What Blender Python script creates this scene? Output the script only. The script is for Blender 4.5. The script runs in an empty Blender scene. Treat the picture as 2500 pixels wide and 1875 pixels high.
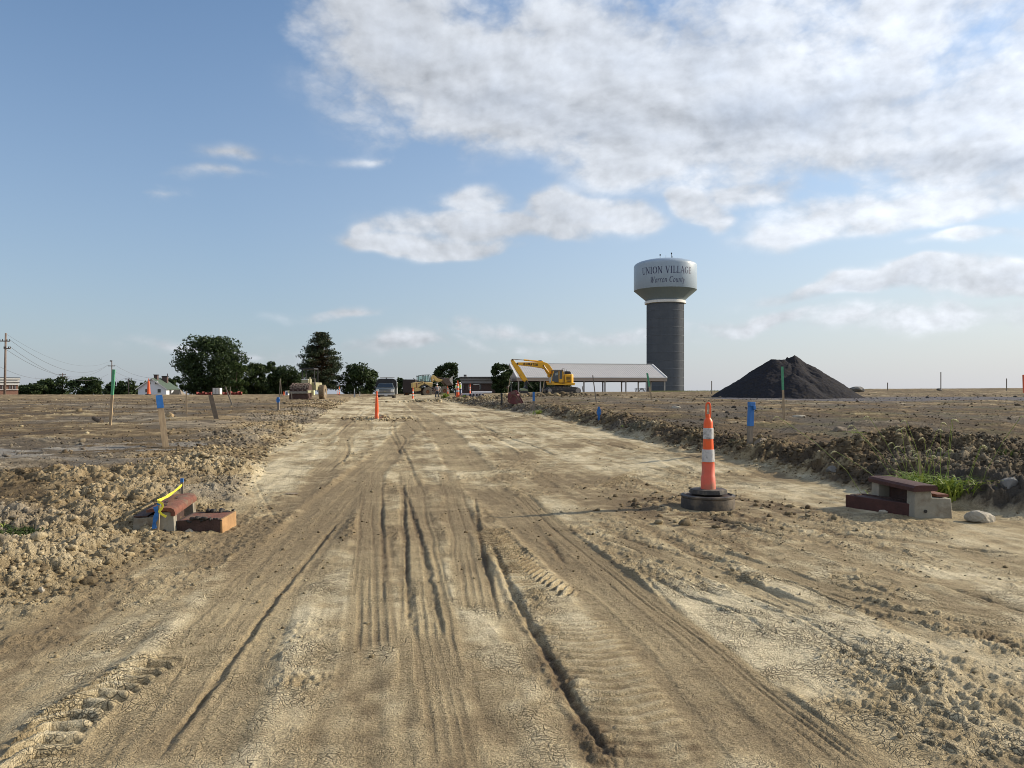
import bpy, bmesh, math, random
import numpy as np
from mathutils import Vector, Matrix

# ------------------------------------------------------------------ camera
SC = bpy.context.scene
COL = SC.collection
R = math.radians
CAMZ = 1.5; F = 1850.0; HX = 1250.0; HY = 955.0     # photo is 2500 px wide; HY = eye level row
cam_d = bpy.data.cameras.new('camera'); cam = bpy.data.objects.new('camera', cam_d); COL.objects.link(cam)
cam.location = (0, 0, CAMZ); cam.rotation_euler = (R(90), 0, 0)
cam_d.sensor_width = 36; cam_d.lens = 36*F/2500; cam_d.shift_y = (HY-937.5)/2500
cam_d.clip_start = 0.1; cam_d.clip_end = 8000
SC.camera = cam
SC.view_settings.view_transform = 'Standard'; SC.view_settings.look = 'None'
SC.cycles.filter_width = 0.95
SC.view_settings.gamma = 1; SC.view_settings.exposure = 0.25
try: SC.view_settings.use_curve_mapping = False
except Exception: pass

# ------------------------------------------------------------------ sun
SUN_AZ, SUN_EL = R(75), R(25)          # azimuth clockwise from +Y
sun_dir = Vector((math.cos(SUN_EL)*math.sin(SUN_AZ), math.cos(SUN_EL)*math.cos(SUN_AZ), math.sin(SUN_EL)))
sl = bpy.data.lights.new('sun', 'SUN'); sl.energy = 5.0; sl.angle = R(0.6); sl.color = (1.0, 0.86, 0.66)
so = bpy.data.objects.new('sun', sl); COL.objects.link(so)
so.rotation_euler = (-sun_dir).to_track_quat('-Z', 'Y').to_euler(); so.location = (60, 15, 40)

# ------------------------------------------------------------------ world: sky with clouds
W = bpy.data.worlds.new('World'); SC.world = W; W.use_nodes = True
nt = W.node_tree; nt.nodes.clear()
def N(t, **kw):
    n = nt.nodes.new(t)
    for k, v in kw.items(): setattr(n, k, v)
    return n
def lk(a, b): nt.links.new(a, b)
def M_(op, a, b=None, c=None, clamp=False):
    n = N('ShaderNodeMath', operation=op); n.use_clamp = clamp
    for i, v in enumerate((a, b, c)):
        if v is None: continue
        if isinstance(v, (int, float)): n.inputs[i].default_value = v
        else: lk(v, n.inputs[i])
    return n.outputs[0]
def V_(op, a, b=None):
    n = N('ShaderNodeVectorMath', operation=op)
    for i, v in enumerate((a, b)):
        if v is None: continue
        if isinstance(v, tuple): n.inputs[i].default_value = v
        else: lk(v, n.inputs[i])
    return n.outputs['Value'] if op in ('DISTANCE', 'LENGTH', 'DOT_PRODUCT') else n.outputs['Vector']
def mixc(f, a, b):
    n = N('ShaderNodeMix', data_type='RGBA')
    for s, v in ((n.inputs['Factor'], f), (n.inputs['A'], a), (n.inputs['B'], b)):
        pass
    ins = [n.inputs[0], n.inputs[6], n.inputs[7]]
    for s, v in zip(ins, (f, a, b)):
        if isinstance(v, (int, float)): s.default_value = v
        elif isinstance(v, tuple): s.default_value = (*v, 1)
        else: lk(v, s)
    return n.outputs[2]
def ramp(x, stops, interp='EASE'):
    n = N('ShaderNodeValToRGB'); e = n.color_ramp.elements; n.color_ramp.interpolation = interp
    while len(e) < len(stops): e.new(0.5)
    for el, (p, c) in zip(e, stops):
        el.position = p; el.color = (*c, 1) if isinstance(c, tuple) else (c, c, c, 1)
    lk(x, n.inputs[0]); return n.outputs[0]

sky = N('ShaderNodeTexSky', sky_type='NISHITA', sun_disc=False)
sky.sun_elevation = SUN_EL; sky.sun_rotation = SUN_AZ; sky.altitude = 200
sky.air_density = 1.15; sky.dust_density = 0.6; sky.ozone_density = 2.6
tc = N('ShaderNodeTexCoord'); D_ = tc.outputs['Generated']
sep = N('ShaderNodeSeparateXYZ'); lk(D_, sep.inputs[0]); dx, dy, dz = sep.outputs
az = M_('ARCTAN2', dx, dy)
hl = M_('SQRT', M_('ADD', M_('MULTIPLY', dx, dx), M_('MULTIPLY', dy, dy)))
el = M_('ARCTAN2', dz, hl)
comb = N('ShaderNodeCombineXYZ'); lk(az, comb.inputs[0]); lk(el, comb.inputs[1]); UV = comb.outputs[0]
# noise used to break up the outline of each cloud (in sky angle, flattened towards the horizon)
def noise(vec, scale, detail, rough, dist=0.0, color=False, lac=2.0):
    n = N('ShaderNodeTexNoise'); n.inputs['Scale'].default_value = scale; n.inputs['Detail'].default_value = detail
    n.inputs['Roughness'].default_value = rough; n.inputs['Distortion'].default_value = dist; n.inputs['Lacunarity'].default_value = lac
    lk(vec, n.inputs['Vector']); return n.outputs['Color'] if color else n.outputs['Fac']
dst = V_('MULTIPLY', D_, (1.0, 1.0, 1.55))
warp = V_('MULTIPLY', V_('SUBTRACT', noise(dst, 5.0, 3, 0.5, color=True), (0.5, 0.5, 0.5)), (0.20, 0.10, 0.0))
UVw = V_('ADD', UV, warp)
# cloud blobs measured in the photo: px, py, rx, ry (px), weight
BL = [(1000,130,230,200,.9),(1140,230,310,140,1.1),(900,70,200,120,.6),(1330,270,300,100,1.0),(1300,170,250,120,1.15),(1660,220,330,190,1.25),(1500,90,330,140,1.05),
      (1880,120,460,190,1.28),(2200,120,380,190,1.3),(2460,100,330,200,1.45),(2080,310,400,150,1.25),(2420,290,330,160,1.3),(1830,310,280,100,1.1),(1600,400,130,42,.75),(2300,400,260,55,.7),
      (1200,565,250,38,1.0),(1440,520,130,44,1.15),(1060,615,190,28,.85),(1160,500,100,24,.75),(910,580,50,18,.65),
      (1720,505,78,50,1.3),(1860,475,100,40,1.15),(2060,535,200,50,.95),(2330,500,220,58,1.15),(2480,440,130,60,1.2),(1900,400,70,26,.8),(1950,570,150,24,.6),
      (2130,700,280,26,.9),(2400,690,200,36,1.0),(2350,600,140,20,.65),
      (1000,840,420,26,.5),(1300,800,200,24,.6),(1500,805,200,24,.5),(1850,775,180,24,.62),(2250,780,260,34,.6),(800,758,90,10,.5),(600,835,320,16,.35),
      (500,425,100,17,.32),(570,380,110,18,.32),(900,400,120,16,.34),(120,435,130,16,.3),(380,470,80,16,.32),(720,40,110,60,.45)]
acc = None
for (px, py, rx, ry, w) in BL:
    t = (px-HX)/F; a = math.atan(t); c = math.cos(a); e = math.atan((HY-py)/F*c)
    ra = rx/F*c*c; re = ry/F*c
    d = V_('DISTANCE', V_('MULTIPLY', UVw, (1/ra, 1/re, 0)), (a/ra, e/re, 0))
    v = M_('MULTIPLY_ADD', d, -w*0.8, w*1.1)
    if acc is None: acc = M_('MAXIMUM', v, 0.0)
    else: acc = M_('SMOOTH_MAX', acc, v, 0.25)
# behind and beside the view: loose broken cloud everywhere
side = M_('MULTIPLY', M_('SUBTRACT', M_('ABSOLUTE', az), 0.72, clamp=True), 0.85, clamp=True)
acc = M_('MAXIMUM', acc, M_('MULTIPLY', side, noise(dst, 1.6, 2, 0.5)))
def billow(vec, scale, detail=3.4, rough=0.55):
    wv = V_('ADD', vec, V_('MULTIPLY', V_('SUBTRACT', noise(vec, scale*1.3, 4, 0.55, color=True), (0.5, 0.5, 0.5)), (0.55/scale, 0.55/scale, 0.55/scale)))
    n = N('ShaderNodeTexVoronoi', feature='F1'); n.inputs['Scale'].default_value = scale; n.inputs['Detail'].default_value = detail
    n.inputs['Roughness'].default_value = rough; n.normalize = True
    lk(wv, n.inputs['Vector']); return M_('SUBTRACT', 1.0, n.outputs['Distance'])
na = noise(dst, 4.2, 8, 0.52, 0.1); nb = noise(V_('ADD', dst, tuple(0.011*v for v in (0.7, 0, 1.0))), 4.2, 8, 0.52, 0.1); bil = billow(dst, 10.0, 4.0)
n1 = M_('ADD', M_('MULTIPLY', na, 0.58), M_('MULTIPLY', bil, 0.50))
n3 = noise(dst, 26.0, 7, 0.62)
acc = M_('SMOOTH_MIN', acc, 0.76, 0.3)
den = M_('ADD', acc, M_('MULTIPLY', M_('SUBTRACT', n1, 0.57), 4.6))
den = M_('ADD', den, M_('MULTIPLY', M_('SUBTRACT', n3, 0.5), 0.5))
alpha = N('ShaderNodeMapRange', interpolation_type='SMOOTHSTEP'); lk(den, alpha.inputs[0])
alpha.inputs[1].default_value = 0.14; alpha.inputs[2].default_value = 0.95
present = M_('MULTIPLY', acc, 3.5, clamp=True)
cov = M_('MULTIPLY', M_('MULTIPLY', alpha.outputs[0], 0.93), present)
# light on the cloud: thick parts grey, lit rims towards the sun
thick = N('ShaderNodeMapRange', interpolation_type='SMOOTHSTEP'); lk(den, thick.inputs[0])
thick.inputs[1].default_value = 0.85; thick.inputs[2].default_value = 2.1
rim = M_('ADD', M_('MULTIPLY', M_('SUBTRACT', na, nb), 4.2), M_('MULTIPLY', M_('SUBTRACT', bil, 0.62), 1.2))
gacc = None
for (px, py, rx, ry, w) in [(1750,50,260,80,1.0),(2450,40,220,110,1.3),(1960,270,260,80,.9),(2300,250,260,70,.8),(2470,370,120,60,1.2),(1450,300,180,40,.55),(1200,270,160,40,.5),(2440,150,120,60,.6),(1780,530,70,16,.5),(2100,720,200,12,.5),(2350,560,200,16,.6),(2250,400,200,30,.7)]:
    t = (px-HX)/F; a = math.atan(t); c = math.cos(a); e = math.atan((HY-py)/F*c); ra = rx/F*c*c; re = ry/F*c
    v = M_('MULTIPLY_ADD', V_('DISTANCE', V_('MULTIPLY', UVw, (1/ra, 1/re, 0)), (a/ra, e/re, 0)), -w*0.7, w)
    gacc = M_('MAXIMUM', v, 0.0) if gacc is None else M_('SMOOTH_MAX', gacc, v, 0.2)
greyf = M_('ADD', M_('MULTIPLY', thick.outputs[0], 0.45), M_('MULTIPLY', gacc, M_('ADD', M_('MULTIPLY', M_('SUBTRACT', nb, 0.42), 2.0), 0.35)), clamp=True)
ccol = mixc(greyf, (0.68, 0.715, 0.77), (0.36, 0.42, 0.52))
lit = M_('ADD', 1.0, M_('MULTIPLY', rim, 1.0))
lit = M_('MINIMUM', M_('MAXIMUM', lit, 0.55), 1.5)
# forward scattering: clouds get brighter towards the sun side
sd = V_('DOT_PRODUCT', D_, tuple(sun_dir))
fwd = M_('ADD', 0.88, M_('MULTIPLY', M_('POWER', M_('MAXIMUM', sd, 0.0), 2.0), 0.65))
lit = M_('MULTIPLY', lit, fwd)
cs = N('ShaderNodeVectorMath', operation='SCALE'); lk(ccol, cs.inputs[0]); lk(lit, cs.inputs['Scale'])
SKY_STR = 0.13
sks = N('ShaderNodeVectorMath', operation='SCALE'); lk(V_('MULTIPLY', sky.outputs[0], (0.90, 0.98, 1.04)), sks.inputs[0]); pass
lk(M_('ADD', 0.93, M_('MULTIPLY', sd, 0.20)), sks.inputs['Scale'])
# clear-air haze near the horizon, whiter towards the sun
hz = M_('POWER', M_('SUBTRACT', 1.0, M_('MULTIPLY', M_('MAXIMUM', el, 0.0), 1.5, clamp=True)), 1.9)
hzs = M_('MULTIPLY', hz, M_('ADD', 0.70, M_('MULTIPLY', M_('MAXIMUM', sd, 0.0), 0.40)), clamp=True)
hcol = mixc(M_('MAXIMUM', sd, 0.0, clamp=True), (0.40, 0.46, 0.60), (0.80, 0.79, 0.78))
cscale = 1.0/SKY_STR
hsc = N('ShaderNodeVectorMath', operation='SCALE'); lk(hcol, hsc.inputs[0]); hsc.inputs['Scale'].default_value = cscale*0.80
csc = N('ShaderNodeVectorMath', operation='SCALE'); lk(cs.outputs[0], csc.inputs[0]); csc.inputs['Scale'].default_value = cscale*0.80
base = mixc(hzs, sks.outputs[0], hsc.outputs[0])
final = mixc(cov, base, csc.outputs[0])
bg = N('ShaderNodeBackground'); lk(final, bg.inputs[0]); bg.inputs[1].default_value = SKY_STR
wo = N('ShaderNodeOutputWorld'); lk(bg.outputs[0], wo.inputs[0])
W.cycles.sampling_method = 'MANUAL'; W.cycles.sample_map_resolution = 512

# ------------------------------------------------------------------ scene helpers
def tag(o, label=None, cat=None, group=None, kind=None):
    if label: o['label'] = label
    if cat: o['category'] = cat
    if group: o['group'] = group
    if kind: o['kind'] = kind
    return o
def thing(name, label, cat, loc=(0, 0, 0), rz=0, group=None):
    o = bpy.data.objects.new(name, None); COL.objects.link(o); o.empty_display_size = 0.3
    o.location = loc; o.rotation_euler = (0, 0, rz)
    return tag(o, label, cat, group)
def newmesh(name, V, Fc, mats=(), parent=None, smooth=False, loc=None):
    me = bpy.data.meshes.new(name); me.from_pydata([tuple(v) for v in V], [], [tuple(f) for f in Fc]); me.update()
    for m in mats: me.materials.append(m)
    if smooth: me.shade_smooth()
    o = bpy.data.objects.new(name, me); COL.objects.link(o)
    if parent: o.parent = parent
    if loc: o.location = loc
    return o
def npmesh(name, V, Fq, mats=(), smooth=False, n=4):
    """fast mesh from numpy arrays; Fq (k,n) indices"""
    me = bpy.data.meshes.new(name); k = len(Fq)
    me.vertices.add(len(V)); me.vertices.foreach_set('co', np.asarray(V, np.float32).ravel())
    me.loops.add(k*n); me.loops.foreach_set('vertex_index', np.asarray(Fq, np.int32).ravel())
    me.polygons.add(k); me.polygons.foreach_set('loop_start', np.arange(0, k*n, n, dtype=np.int32))
    me.update(calc_edges=True)
    for m in mats: me.materials.append(m)
    if smooth: me.shade_smooth()
    o = bpy.data.objects.new(name, me); COL.objects.link(o)
    return o
class MB:
    def __init__(s): s.V = []; s.F = []; s.sm = False
    def add(s, V, Fc):
        b = len(s.V); s.V += [tuple(v) for v in V]; s.F += [tuple(b+i for i in f) for f in Fc]; return s
    def box(s, c, d, rot=None, taper=1.0):
        x, y, z = d[0]/2, d[1]/2, d[2]/2
        P = [Vector((a*x*(taper if k > 0 else 1), b*y*(taper if k > 0 else 1), k*z)) for k in (-1, 1) for (a, b) in ((-1, -1), (1, -1), (1, 1), (-1, 1))]
        if rot is not None: P = [rot @ p for p in P]
        P = [p+Vector(c) for p in P]
        return s.add(P, [(3, 2, 1, 0), (4, 5, 6, 7), (0, 1, 5, 4), (1, 2, 6, 5), (2, 3, 7, 6), (3, 0, 4, 7)])
    def prism(s, pts, y0, y1):          # pts in XZ plane, extruded along Y
        n = len(pts)
        a = sum(pts[i][0]*pts[(i+1) % n][1]-pts[(i+1) % n][0]*pts[i][1] for i in range(n))
        if a < 0: pts = pts[::-1]
        P = [(x, y0, z) for x, z in pts]+[(x, y1, z) for x, z in pts]
        Fc = [tuple(range(n)), tuple(range(2*n-1, n-1, -1))]+[(i, n+i, n+(i+1) % n, (i+1) % n) for i in range(n)]
        return s.add(P, Fc)
    def cyl(s, p0, p1, r0, r1=None, n=12, cap=True):
        r1 = r0 if r1 is None else r1
        p0, p1 = Vector(p0), Vector(p1); d = (p1-p0).normalized()
        u = d.orthogonal().normalized(); v = d.cross(u)
        P = [p0+(u*math.cos(t)+v*math.sin(t))*r0 for t in (2*math.pi*i/n for i in range(n))]
        P += [p1+(u*math.cos(t)+v*math.sin(t))*r1 for t in (2*math.pi*i/n for i in range(n))]
        Fc = [(i, (i+1) % n, n+(i+1) % n, n+i) for i in range(n)]
        if cap: Fc += [tuple(range(n-1, -1, -1)), tuple(range(n, 2*n))]
        return s.add(P, Fc)
    def tube(s, pts, r, n=6):
        for a, b in zip(pts[:-1], pts[1:]): s.cyl(a, b, r, r, n)
        return s
    def lathe(s, prof, n=32, c=(0, 0, 0), axis='Z'):
        P = []; Fc = []; m = len(prof)
        for (r, z) in prof:
            for i in range(n):
                t = 2*math.pi*i/n; q = (r*math.cos(t), r*math.sin(t), z)
                if axis == 'Y': q = (q[0], q[2], q[1])
                P.append((q[0]+c[0], q[1]+c[1], q[2]+c[2]))
        for j in range(m-1):
            for i in range(n):
                f = (j*n+i, j*n+(i+1) % n, (j+1)*n+(i+1) % n, (j+1)*n+i)
                Fc.append(f if axis == 'Z' else f[::-1])
        return s.add(P, Fc)
    def build(s, name, mat, parent=None, smooth=False, bevel=0, label=None, loc=None):
        o = newmesh(name, s.V, s.F, [mat] if mat else [], parent, smooth, loc)
        if bevel:
            b = o.modifiers.new('bevel', 'BEVEL'); b.width = bevel; b.segments = 2; b.limit_method = 'ANGLE'
        if smooth == 'auto' or bevel:
            try:
                o.data.shade_smooth(); o.data.set_sharp_from_angle(angle=R(35))
            except Exception: pass
        if label: o['label'] = label
        return o
# ------------------------------------------------------------------ materials
MATS = {}
def pm(name, col, rough=0.6, var=0.15, scale=3.0, bump=0.0, metal=0.0, dirt=None, dirt_amt=0.0, spec=0.5, detail=5, bscale=None, stretch=(1, 1, 1), coat=0):
    if name in MATS: return MATS[name]
    m = bpy.data.materials.new(name); m.use_nodes = True; t = m.node_tree; ns = t.nodes
    bs = ns['Principled BSDF']; bs.inputs['Roughness'].default_value = rough; bs.inputs['Metallic'].default_value = metal
    bs.inputs['Specular IOR Level'].default_value = spec
    if coat: bs.inputs['Coat Weight'].default_value = coat
    tcn = ns.new('ShaderNodeTexCoord'); mp = ns.new('ShaderNodeMapping'); mp.inputs['Scale'].default_value = stretch
    t.links.new(tcn.outputs['Object'], mp.inputs[0])
    nz = ns.new('ShaderNodeTexNoise'); nz.inputs['Scale'].default_value = scale; nz.inputs['Detail'].default_value = detail
    t.links.new(mp.outputs[0], nz.inputs['Vector'])
    rp = ns.new('ShaderNodeValToRGB'); e = rp.color_ramp.elements
    e[0].position = 0.3; e[1].position = 0.7
    e[0].color = (*[max(0, c*(1-var)) for c in col], 1); e[1].color = (*[min(1, c*(1+var)) for c in col], 1)
    t.links.new(nz.outputs['Fac'], rp.inputs[0]); out = rp.outputs[0]
    if dirt:
        n2_ = ns.new('ShaderNodeTexNoise'); n2_.inputs['Scale'].default_value = scale*0.6; n2_.inputs['Detail'].default_value = 8
        n2_.inputs['Roughness'].default_value = 0.65
        t.links.new(mp.outputs[0], n2_.inputs['Vector'])
        mr = ns.new('ShaderNodeMapRange'); mr.inputs[1].default_value = 0.62-dirt_amt*0.35; mr.inputs[2].default_value = 0.72-dirt_amt*0.2
        t.links.new(n2_.outputs['Fac'], mr.inputs[0])
        mx = ns.new('ShaderNodeMix'); mx.data_type = 'RGBA'; mx.inputs[7].default_value = (*dirt, 1)
        t.links.new(mr.outputs[0], mx.inputs[0]); t.links.new(out, mx.inputs[6]); out = mx.outputs[2]
    t.links.new(out, bs.inputs['Base Color'])
    if bump:
        bn = ns.new('ShaderNodeBump'); bn.inputs['Strength'].default_value = 1.0; bn.inputs['Distance'].default_value = bump
        n3_ = ns.new('ShaderNodeTexNoise'); n3_.inputs['Scale'].default_value = bscale or scale*6; n3_.inputs['Detail'].default_value = 6
        t.links.new(mp.outputs[0], n3_.inputs['Vector']); t.links.new(n3_.outputs['Fac'], bn.inputs['Height'])
        t.links.new(bn.outputs[0], bs.inputs['Normal'])
    MATS[name] = m; return m
# ------------------------------------------------------------------ numpy noise
def _h(ix, iy, seed):
    ix = ix.astype(np.int64).astype(np.uint32); iy = iy.astype(np.int64).astype(np.uint32)
    h = ix*np.uint32(374761393)+iy*np.uint32(668265263)+np.uint32((seed*2246822519) & 0xffffffff)
    h = (h ^ (h >> np.uint32(13)))*np.uint32(1274126177); h ^= h >> np.uint32(16)
    h = h*np.uint32(2654435761); h ^= h >> np.uint32(15)
    return (h & np.uint32(0xffffff)).astype(np.float32)/16777215.0
def vn(x, y, seed=0):
    ix = np.floor(x); iy = np.floor(y); fx = (x-ix).astype(np.float32); fy = (y-iy).astype(np.float32)
    ux = fx*fx*fx*(fx*(fx*6-15)+10); uy = fy*fy*fy*(fy*(fy*6-15)+10)
    a = _h(ix, iy, seed); b = _h(ix+1, iy, seed); c = _h(ix, iy+1, seed); d = _h(ix+1, iy+1, seed)
    return (a+(b-a)*ux)*(1-uy)+(c+(d-c)*ux)*uy
def fbm(x, y, oct=4, seed=0, gain=0.5, lac=2.03):
    s = 0; a = 1; t = 0; c, sn = math.cos(0.6), math.sin(0.6)
    for i in range(oct):
        s = s+a*vn(x, y, seed+i*17); t += a; a *= gain
        x, y = (x*c-y*sn)*lac, (x*sn+y*c)*lac
    return s/t
def worley(x, y, seed=0):
    """returns F1, F2 and a random value of the nearest cell"""
    ix = np.floor(x); iy = np.floor(y); f1 = np.full(x.shape, 9.0, np.float32); f2 = f1.copy(); rv = np.zeros(x.shape, np.float32)
    for ox in (-1, 0, 1):
        for oy in (-1, 0, 1):
            cx = ix+ox; cy = iy+oy
            d = np.hypot(cx+_h(cx, cy, seed)-x, cy+_h(cx, cy, seed+5)-y).astype(np.float32)
            m = d < f1
            f2 = np.where(m, f1, np.minimum(f2, d)); rv = np.where(m, _h(cx, cy, seed+9), rv); f1 = np.where(m, d, f1)
    return f1, f2, rv
def sst(a, b, x):
    t = np.clip((x-a)/(b-a), 0, 1); return t*t*(3-2*t)
def lumps(x, y, size, seed, dens=0.6):
    """rounded clods of given size, 0..1"""
    wx = x/size+0.35*(vn(x*3/size, y*3/size, seed+50)-.5); wy = y/size+0.35*(vn(x*3/size+9, y*3/size, seed+51)-.5)
    f1, f2, rv = worley(wx, wy, seed)
    r = 0.28+0.5*rv
    return np.sqrt(np.clip(1-(f1/r)**2, 0, 1))*(rv > (1-dens))*(0.4+0.6*rv)

# ------------------------------------------------------------------ terrain
KD = [0, 8, 16, 31, 50, 60, 72, 86, 91, 110, 125, 160, 220, 300, 600, 2500, 6000]
KZ = {  # photo column -> ground height along that bearing
 -600: [0, .02, .10, .36, .56, .63, .72, .83, .86, .98, .92, .72, .35, -.2, -2.5, -18, -50],
  300: [0, .02, .10, .36, .56, .63, .72, .83, .86, .98, .92, .74, .35, -.2, -2.5, -18, -50],
  700: [0, .02, .10, .35, .54, .60, .66, .72, .74, .86, .90, .82, .55, .1, -2.0, -18, -50],
  950: [0, .02, .08, .33, .50, .55, .59, .61, .62, .64, .68, .86, .75, .3, -1.0, -14, -40],
 1150: [0, .02, .08, .33, .52, .60, .68, .80, .84, .98, 1.05, 1.12, 1.0, .6, -.6, -10, -30],
 1400: [0, .02, .10, .40, .75, .92, 1.08, 1.27, 1.29, 1.34, 1.36, 1.35, 1.25, 1.15, .4, -6, -20],
 1800: [0, .02, .10, .36, .68, .82, 1.02, 1.25, 1.31, 1.42, 1.45, 1.44, 1.40, 1.35, .9, -5, -20],
 2150: [0, .02, .10, .36, .65, .80, 1.06, 1.42, 1.52, 1.84, 1.88, 1.86, 1.8, 1.6, 1.0, -5, -20],
 2500: [0, .02, .10, .36, .66, .84, 1.10, 1.50, 1.62, 1.92, 1.96, 1.90, 1.8, 1.6, 1.0, -5, -20],
 3200: [0, .02, .10, .36, .66, .84, 1.10, 1.50, 1.62, 1.92, 1.96, 1.90, 1.8, 1.6, 1.0, -5, -20]}
_cols = sorted(KZ)
XL = ([-60, 0, 3, 5, 6.5, 8, 10.5, 15, 25, 55, 78, 100, 130, 400], [-3.4, -3.4, -3.2, -3.15, -3.15, -3.3, -3.75, -4.9, -6.9, -12.4, -16.6, -19, -20, -30])
XR = ([-60, 0, 6.6, 7.6, 8.6, 9.6, 11.5, 16.7, 28, 55, 75, 100, 130, 400], [13, 13, 10.5, 8.2, 6.0, 5.4, 4.95, 4.0, 2.3, -3.5, -7.5, -10, -12, -30])
def road_edges(Y): return np.interp(Y, *XL), np.interp(Y, *XR)
def side_dist(X, Y, xl, xr):
    xl2, xr2 = road_edges(Y+.4); xl1, xr1 = road_edges(Y-.4)
    return (xl-X)/np.sqrt(1+((xl2-xl1)/.8)**2), (X-xr)/np.sqrt(1+((xr2-xr1)/.8)**2)
def Hb(X, Y):
    X = np.asarray(X, float); Y = np.asarray(Y, float)
    D = np.maximum(Y, 0.0); px = np.clip(HX+F*X/np.maximum(D, 8.0), -600, 3199.9)
    Z = np.array([np.interp(D, KD, KZ[c]) for c in _cols])
    k = np.clip(np.searchsorted(_cols, px, side='right')-1, 0, len(_cols)-2)
    c0 = np.array(_cols)[k]; c1 = np.array(_cols)[k+1]; t = (px-c0)/(c1-c0); t = t*t*(3-2*t)
    z = np.take_along_axis(Z, k[None], 0)[0]*(1-t)+np.take_along_axis(Z, (k+1)[None], 0)[0]*t
    xl, xr = road_edges(Y)
    dl, dr = side_dist(X, Y, xl, xr)
    fade = 1-sst(55, 80, D)
    bl = 0.12*sst(-0.1, 1.8, dl)+0.05*np.exp(-((dl-0.9)/0.75)**2)
    br = 0.19*sst(-0.1, 1.0, dr)+0.11*np.exp(-((dr-0.8)/0.6)**2)
    nearl = sst(6.2, 8.2, D); nearr = sst(7.0, 9.5, D)
    z = z+fade*(bl*nearl+br*nearr)
    # heaps: x, y, rx, ry, h
    for (hx, hy, rx, ry, h) in HEAPS:
        z = z+h*np.exp(-((X-hx)/rx)**2-((Y-hy)/ry)**2)
    return z
HEAPS = [(-4.35, 5.9, .8, .9, .16), (-5.6, 7.4, 1.2, .6, .10), (-4.75, 9.2, .7, .4, .12), (-7.0, 11.5, 1.5, .6, .06), (-4.9, 12.6, .7, .6, .10),
         (6.9, 13.2, 1.3, .8, .46), (8.0, 12.3, 1.0, .9, .22), (3.9, 15.4, 1.1, .9, .13), (7.5, 10.6, 1.2, .8, .16), (9.5, 12.5, 2, 1.5, .12),
         (-5.45, 31.2, .9, .7, .10), (-0.8, 72, 2.4, 2.5, .18), (-5.5, 66, 1.6, 2, .12), (-15.2, 79, 4, 3, .28),
         (-7.6, 25.5, .7, .7, .12), (1.5, 33, 1, 1.5, .1), (3.3, 24.5, .8, 1.0, .10)]
def ground_z(X, Y): return float(Hb(np.array([X]), np.array([Y]))[0])
def hit(px, py, d0=2.0, d1=260.0):
    """where the sight line through photo point (px,py) meets the ground"""
    D = np.geomspace(d0, d1, 3000); Xr = (px-HX)/F*D; Zr = CAMZ+(HY-py)/F*D
    g = Hb(Xr, D); k = np.nonzero(Zr < g)[0]
    if len(k) == 0: k = [int(np.argmin(Zr-g))]
    i = k[0]; return float(Xr[i]), float(D[i]), float(g[i])
def at(px, py, D): return Vector(((px-HX)/F*D, D, CAMZ+(HY-py)/F*D))
def gat(px, D):
    X = (px-HX)/F*D; return Vector((X, D, ground_z(X, D)))

# ---- tyre tracks and ruts, traced as centre lines on the ground (photo points), widths in metres
def gpts(pts):
    out = []
    for (px, py) in pts:
        D = CAMZ*F/(py-HY)
        for _ in range(6): D = (CAMZ-ground_z((px-HX)/F*D, D))*F/(py-HY)
        out.append(((px-HX)/F*D, D))
    return np.array(out)
def resample(P, n=40):
    P = np.asarray(P, float); d = np.r_[0, np.cumsum(np.hypot(*np.diff(P, axis=0).T))]
    t = np.linspace(0, d[-1], n)
    # smooth by interpolating twice
    Q = np.c_[np.interp(t, d, P[:, 0]), np.interp(t, d, P[:, 1])]
    for _ in range(3): Q[1:-1] = 0.5*Q[1:-1]+0.25*(Q[:-2]+Q[2:])
    return Q
def along(Q, X, Y):
    best = np.full(X.shape, 1e9); S = np.zeros(X.shape); T = np.zeros(X.shape); t0 = 0
    for a, b in zip(Q[:-1], Q[1:]):
        d = b-a; L = np.hypot(*d)
        if L < 1e-6: continue
        u = d/L; rx = X-a[0]; ry = Y-a[1]
        t = np.clip(rx*u[0]+ry*u[1], 0, L); qx = rx-u[0]*t; qy = ry-u[1]*t; dd = np.hypot(qx, qy)
        s = np.sign(rx*u[1]-ry*u[0])*dd; m = dd < best
        best = np.where(m, dd, best); S = np.where(m, s, S); T = np.where(m, t0+t, T); t0 += L
    return S, T, t0
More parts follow.
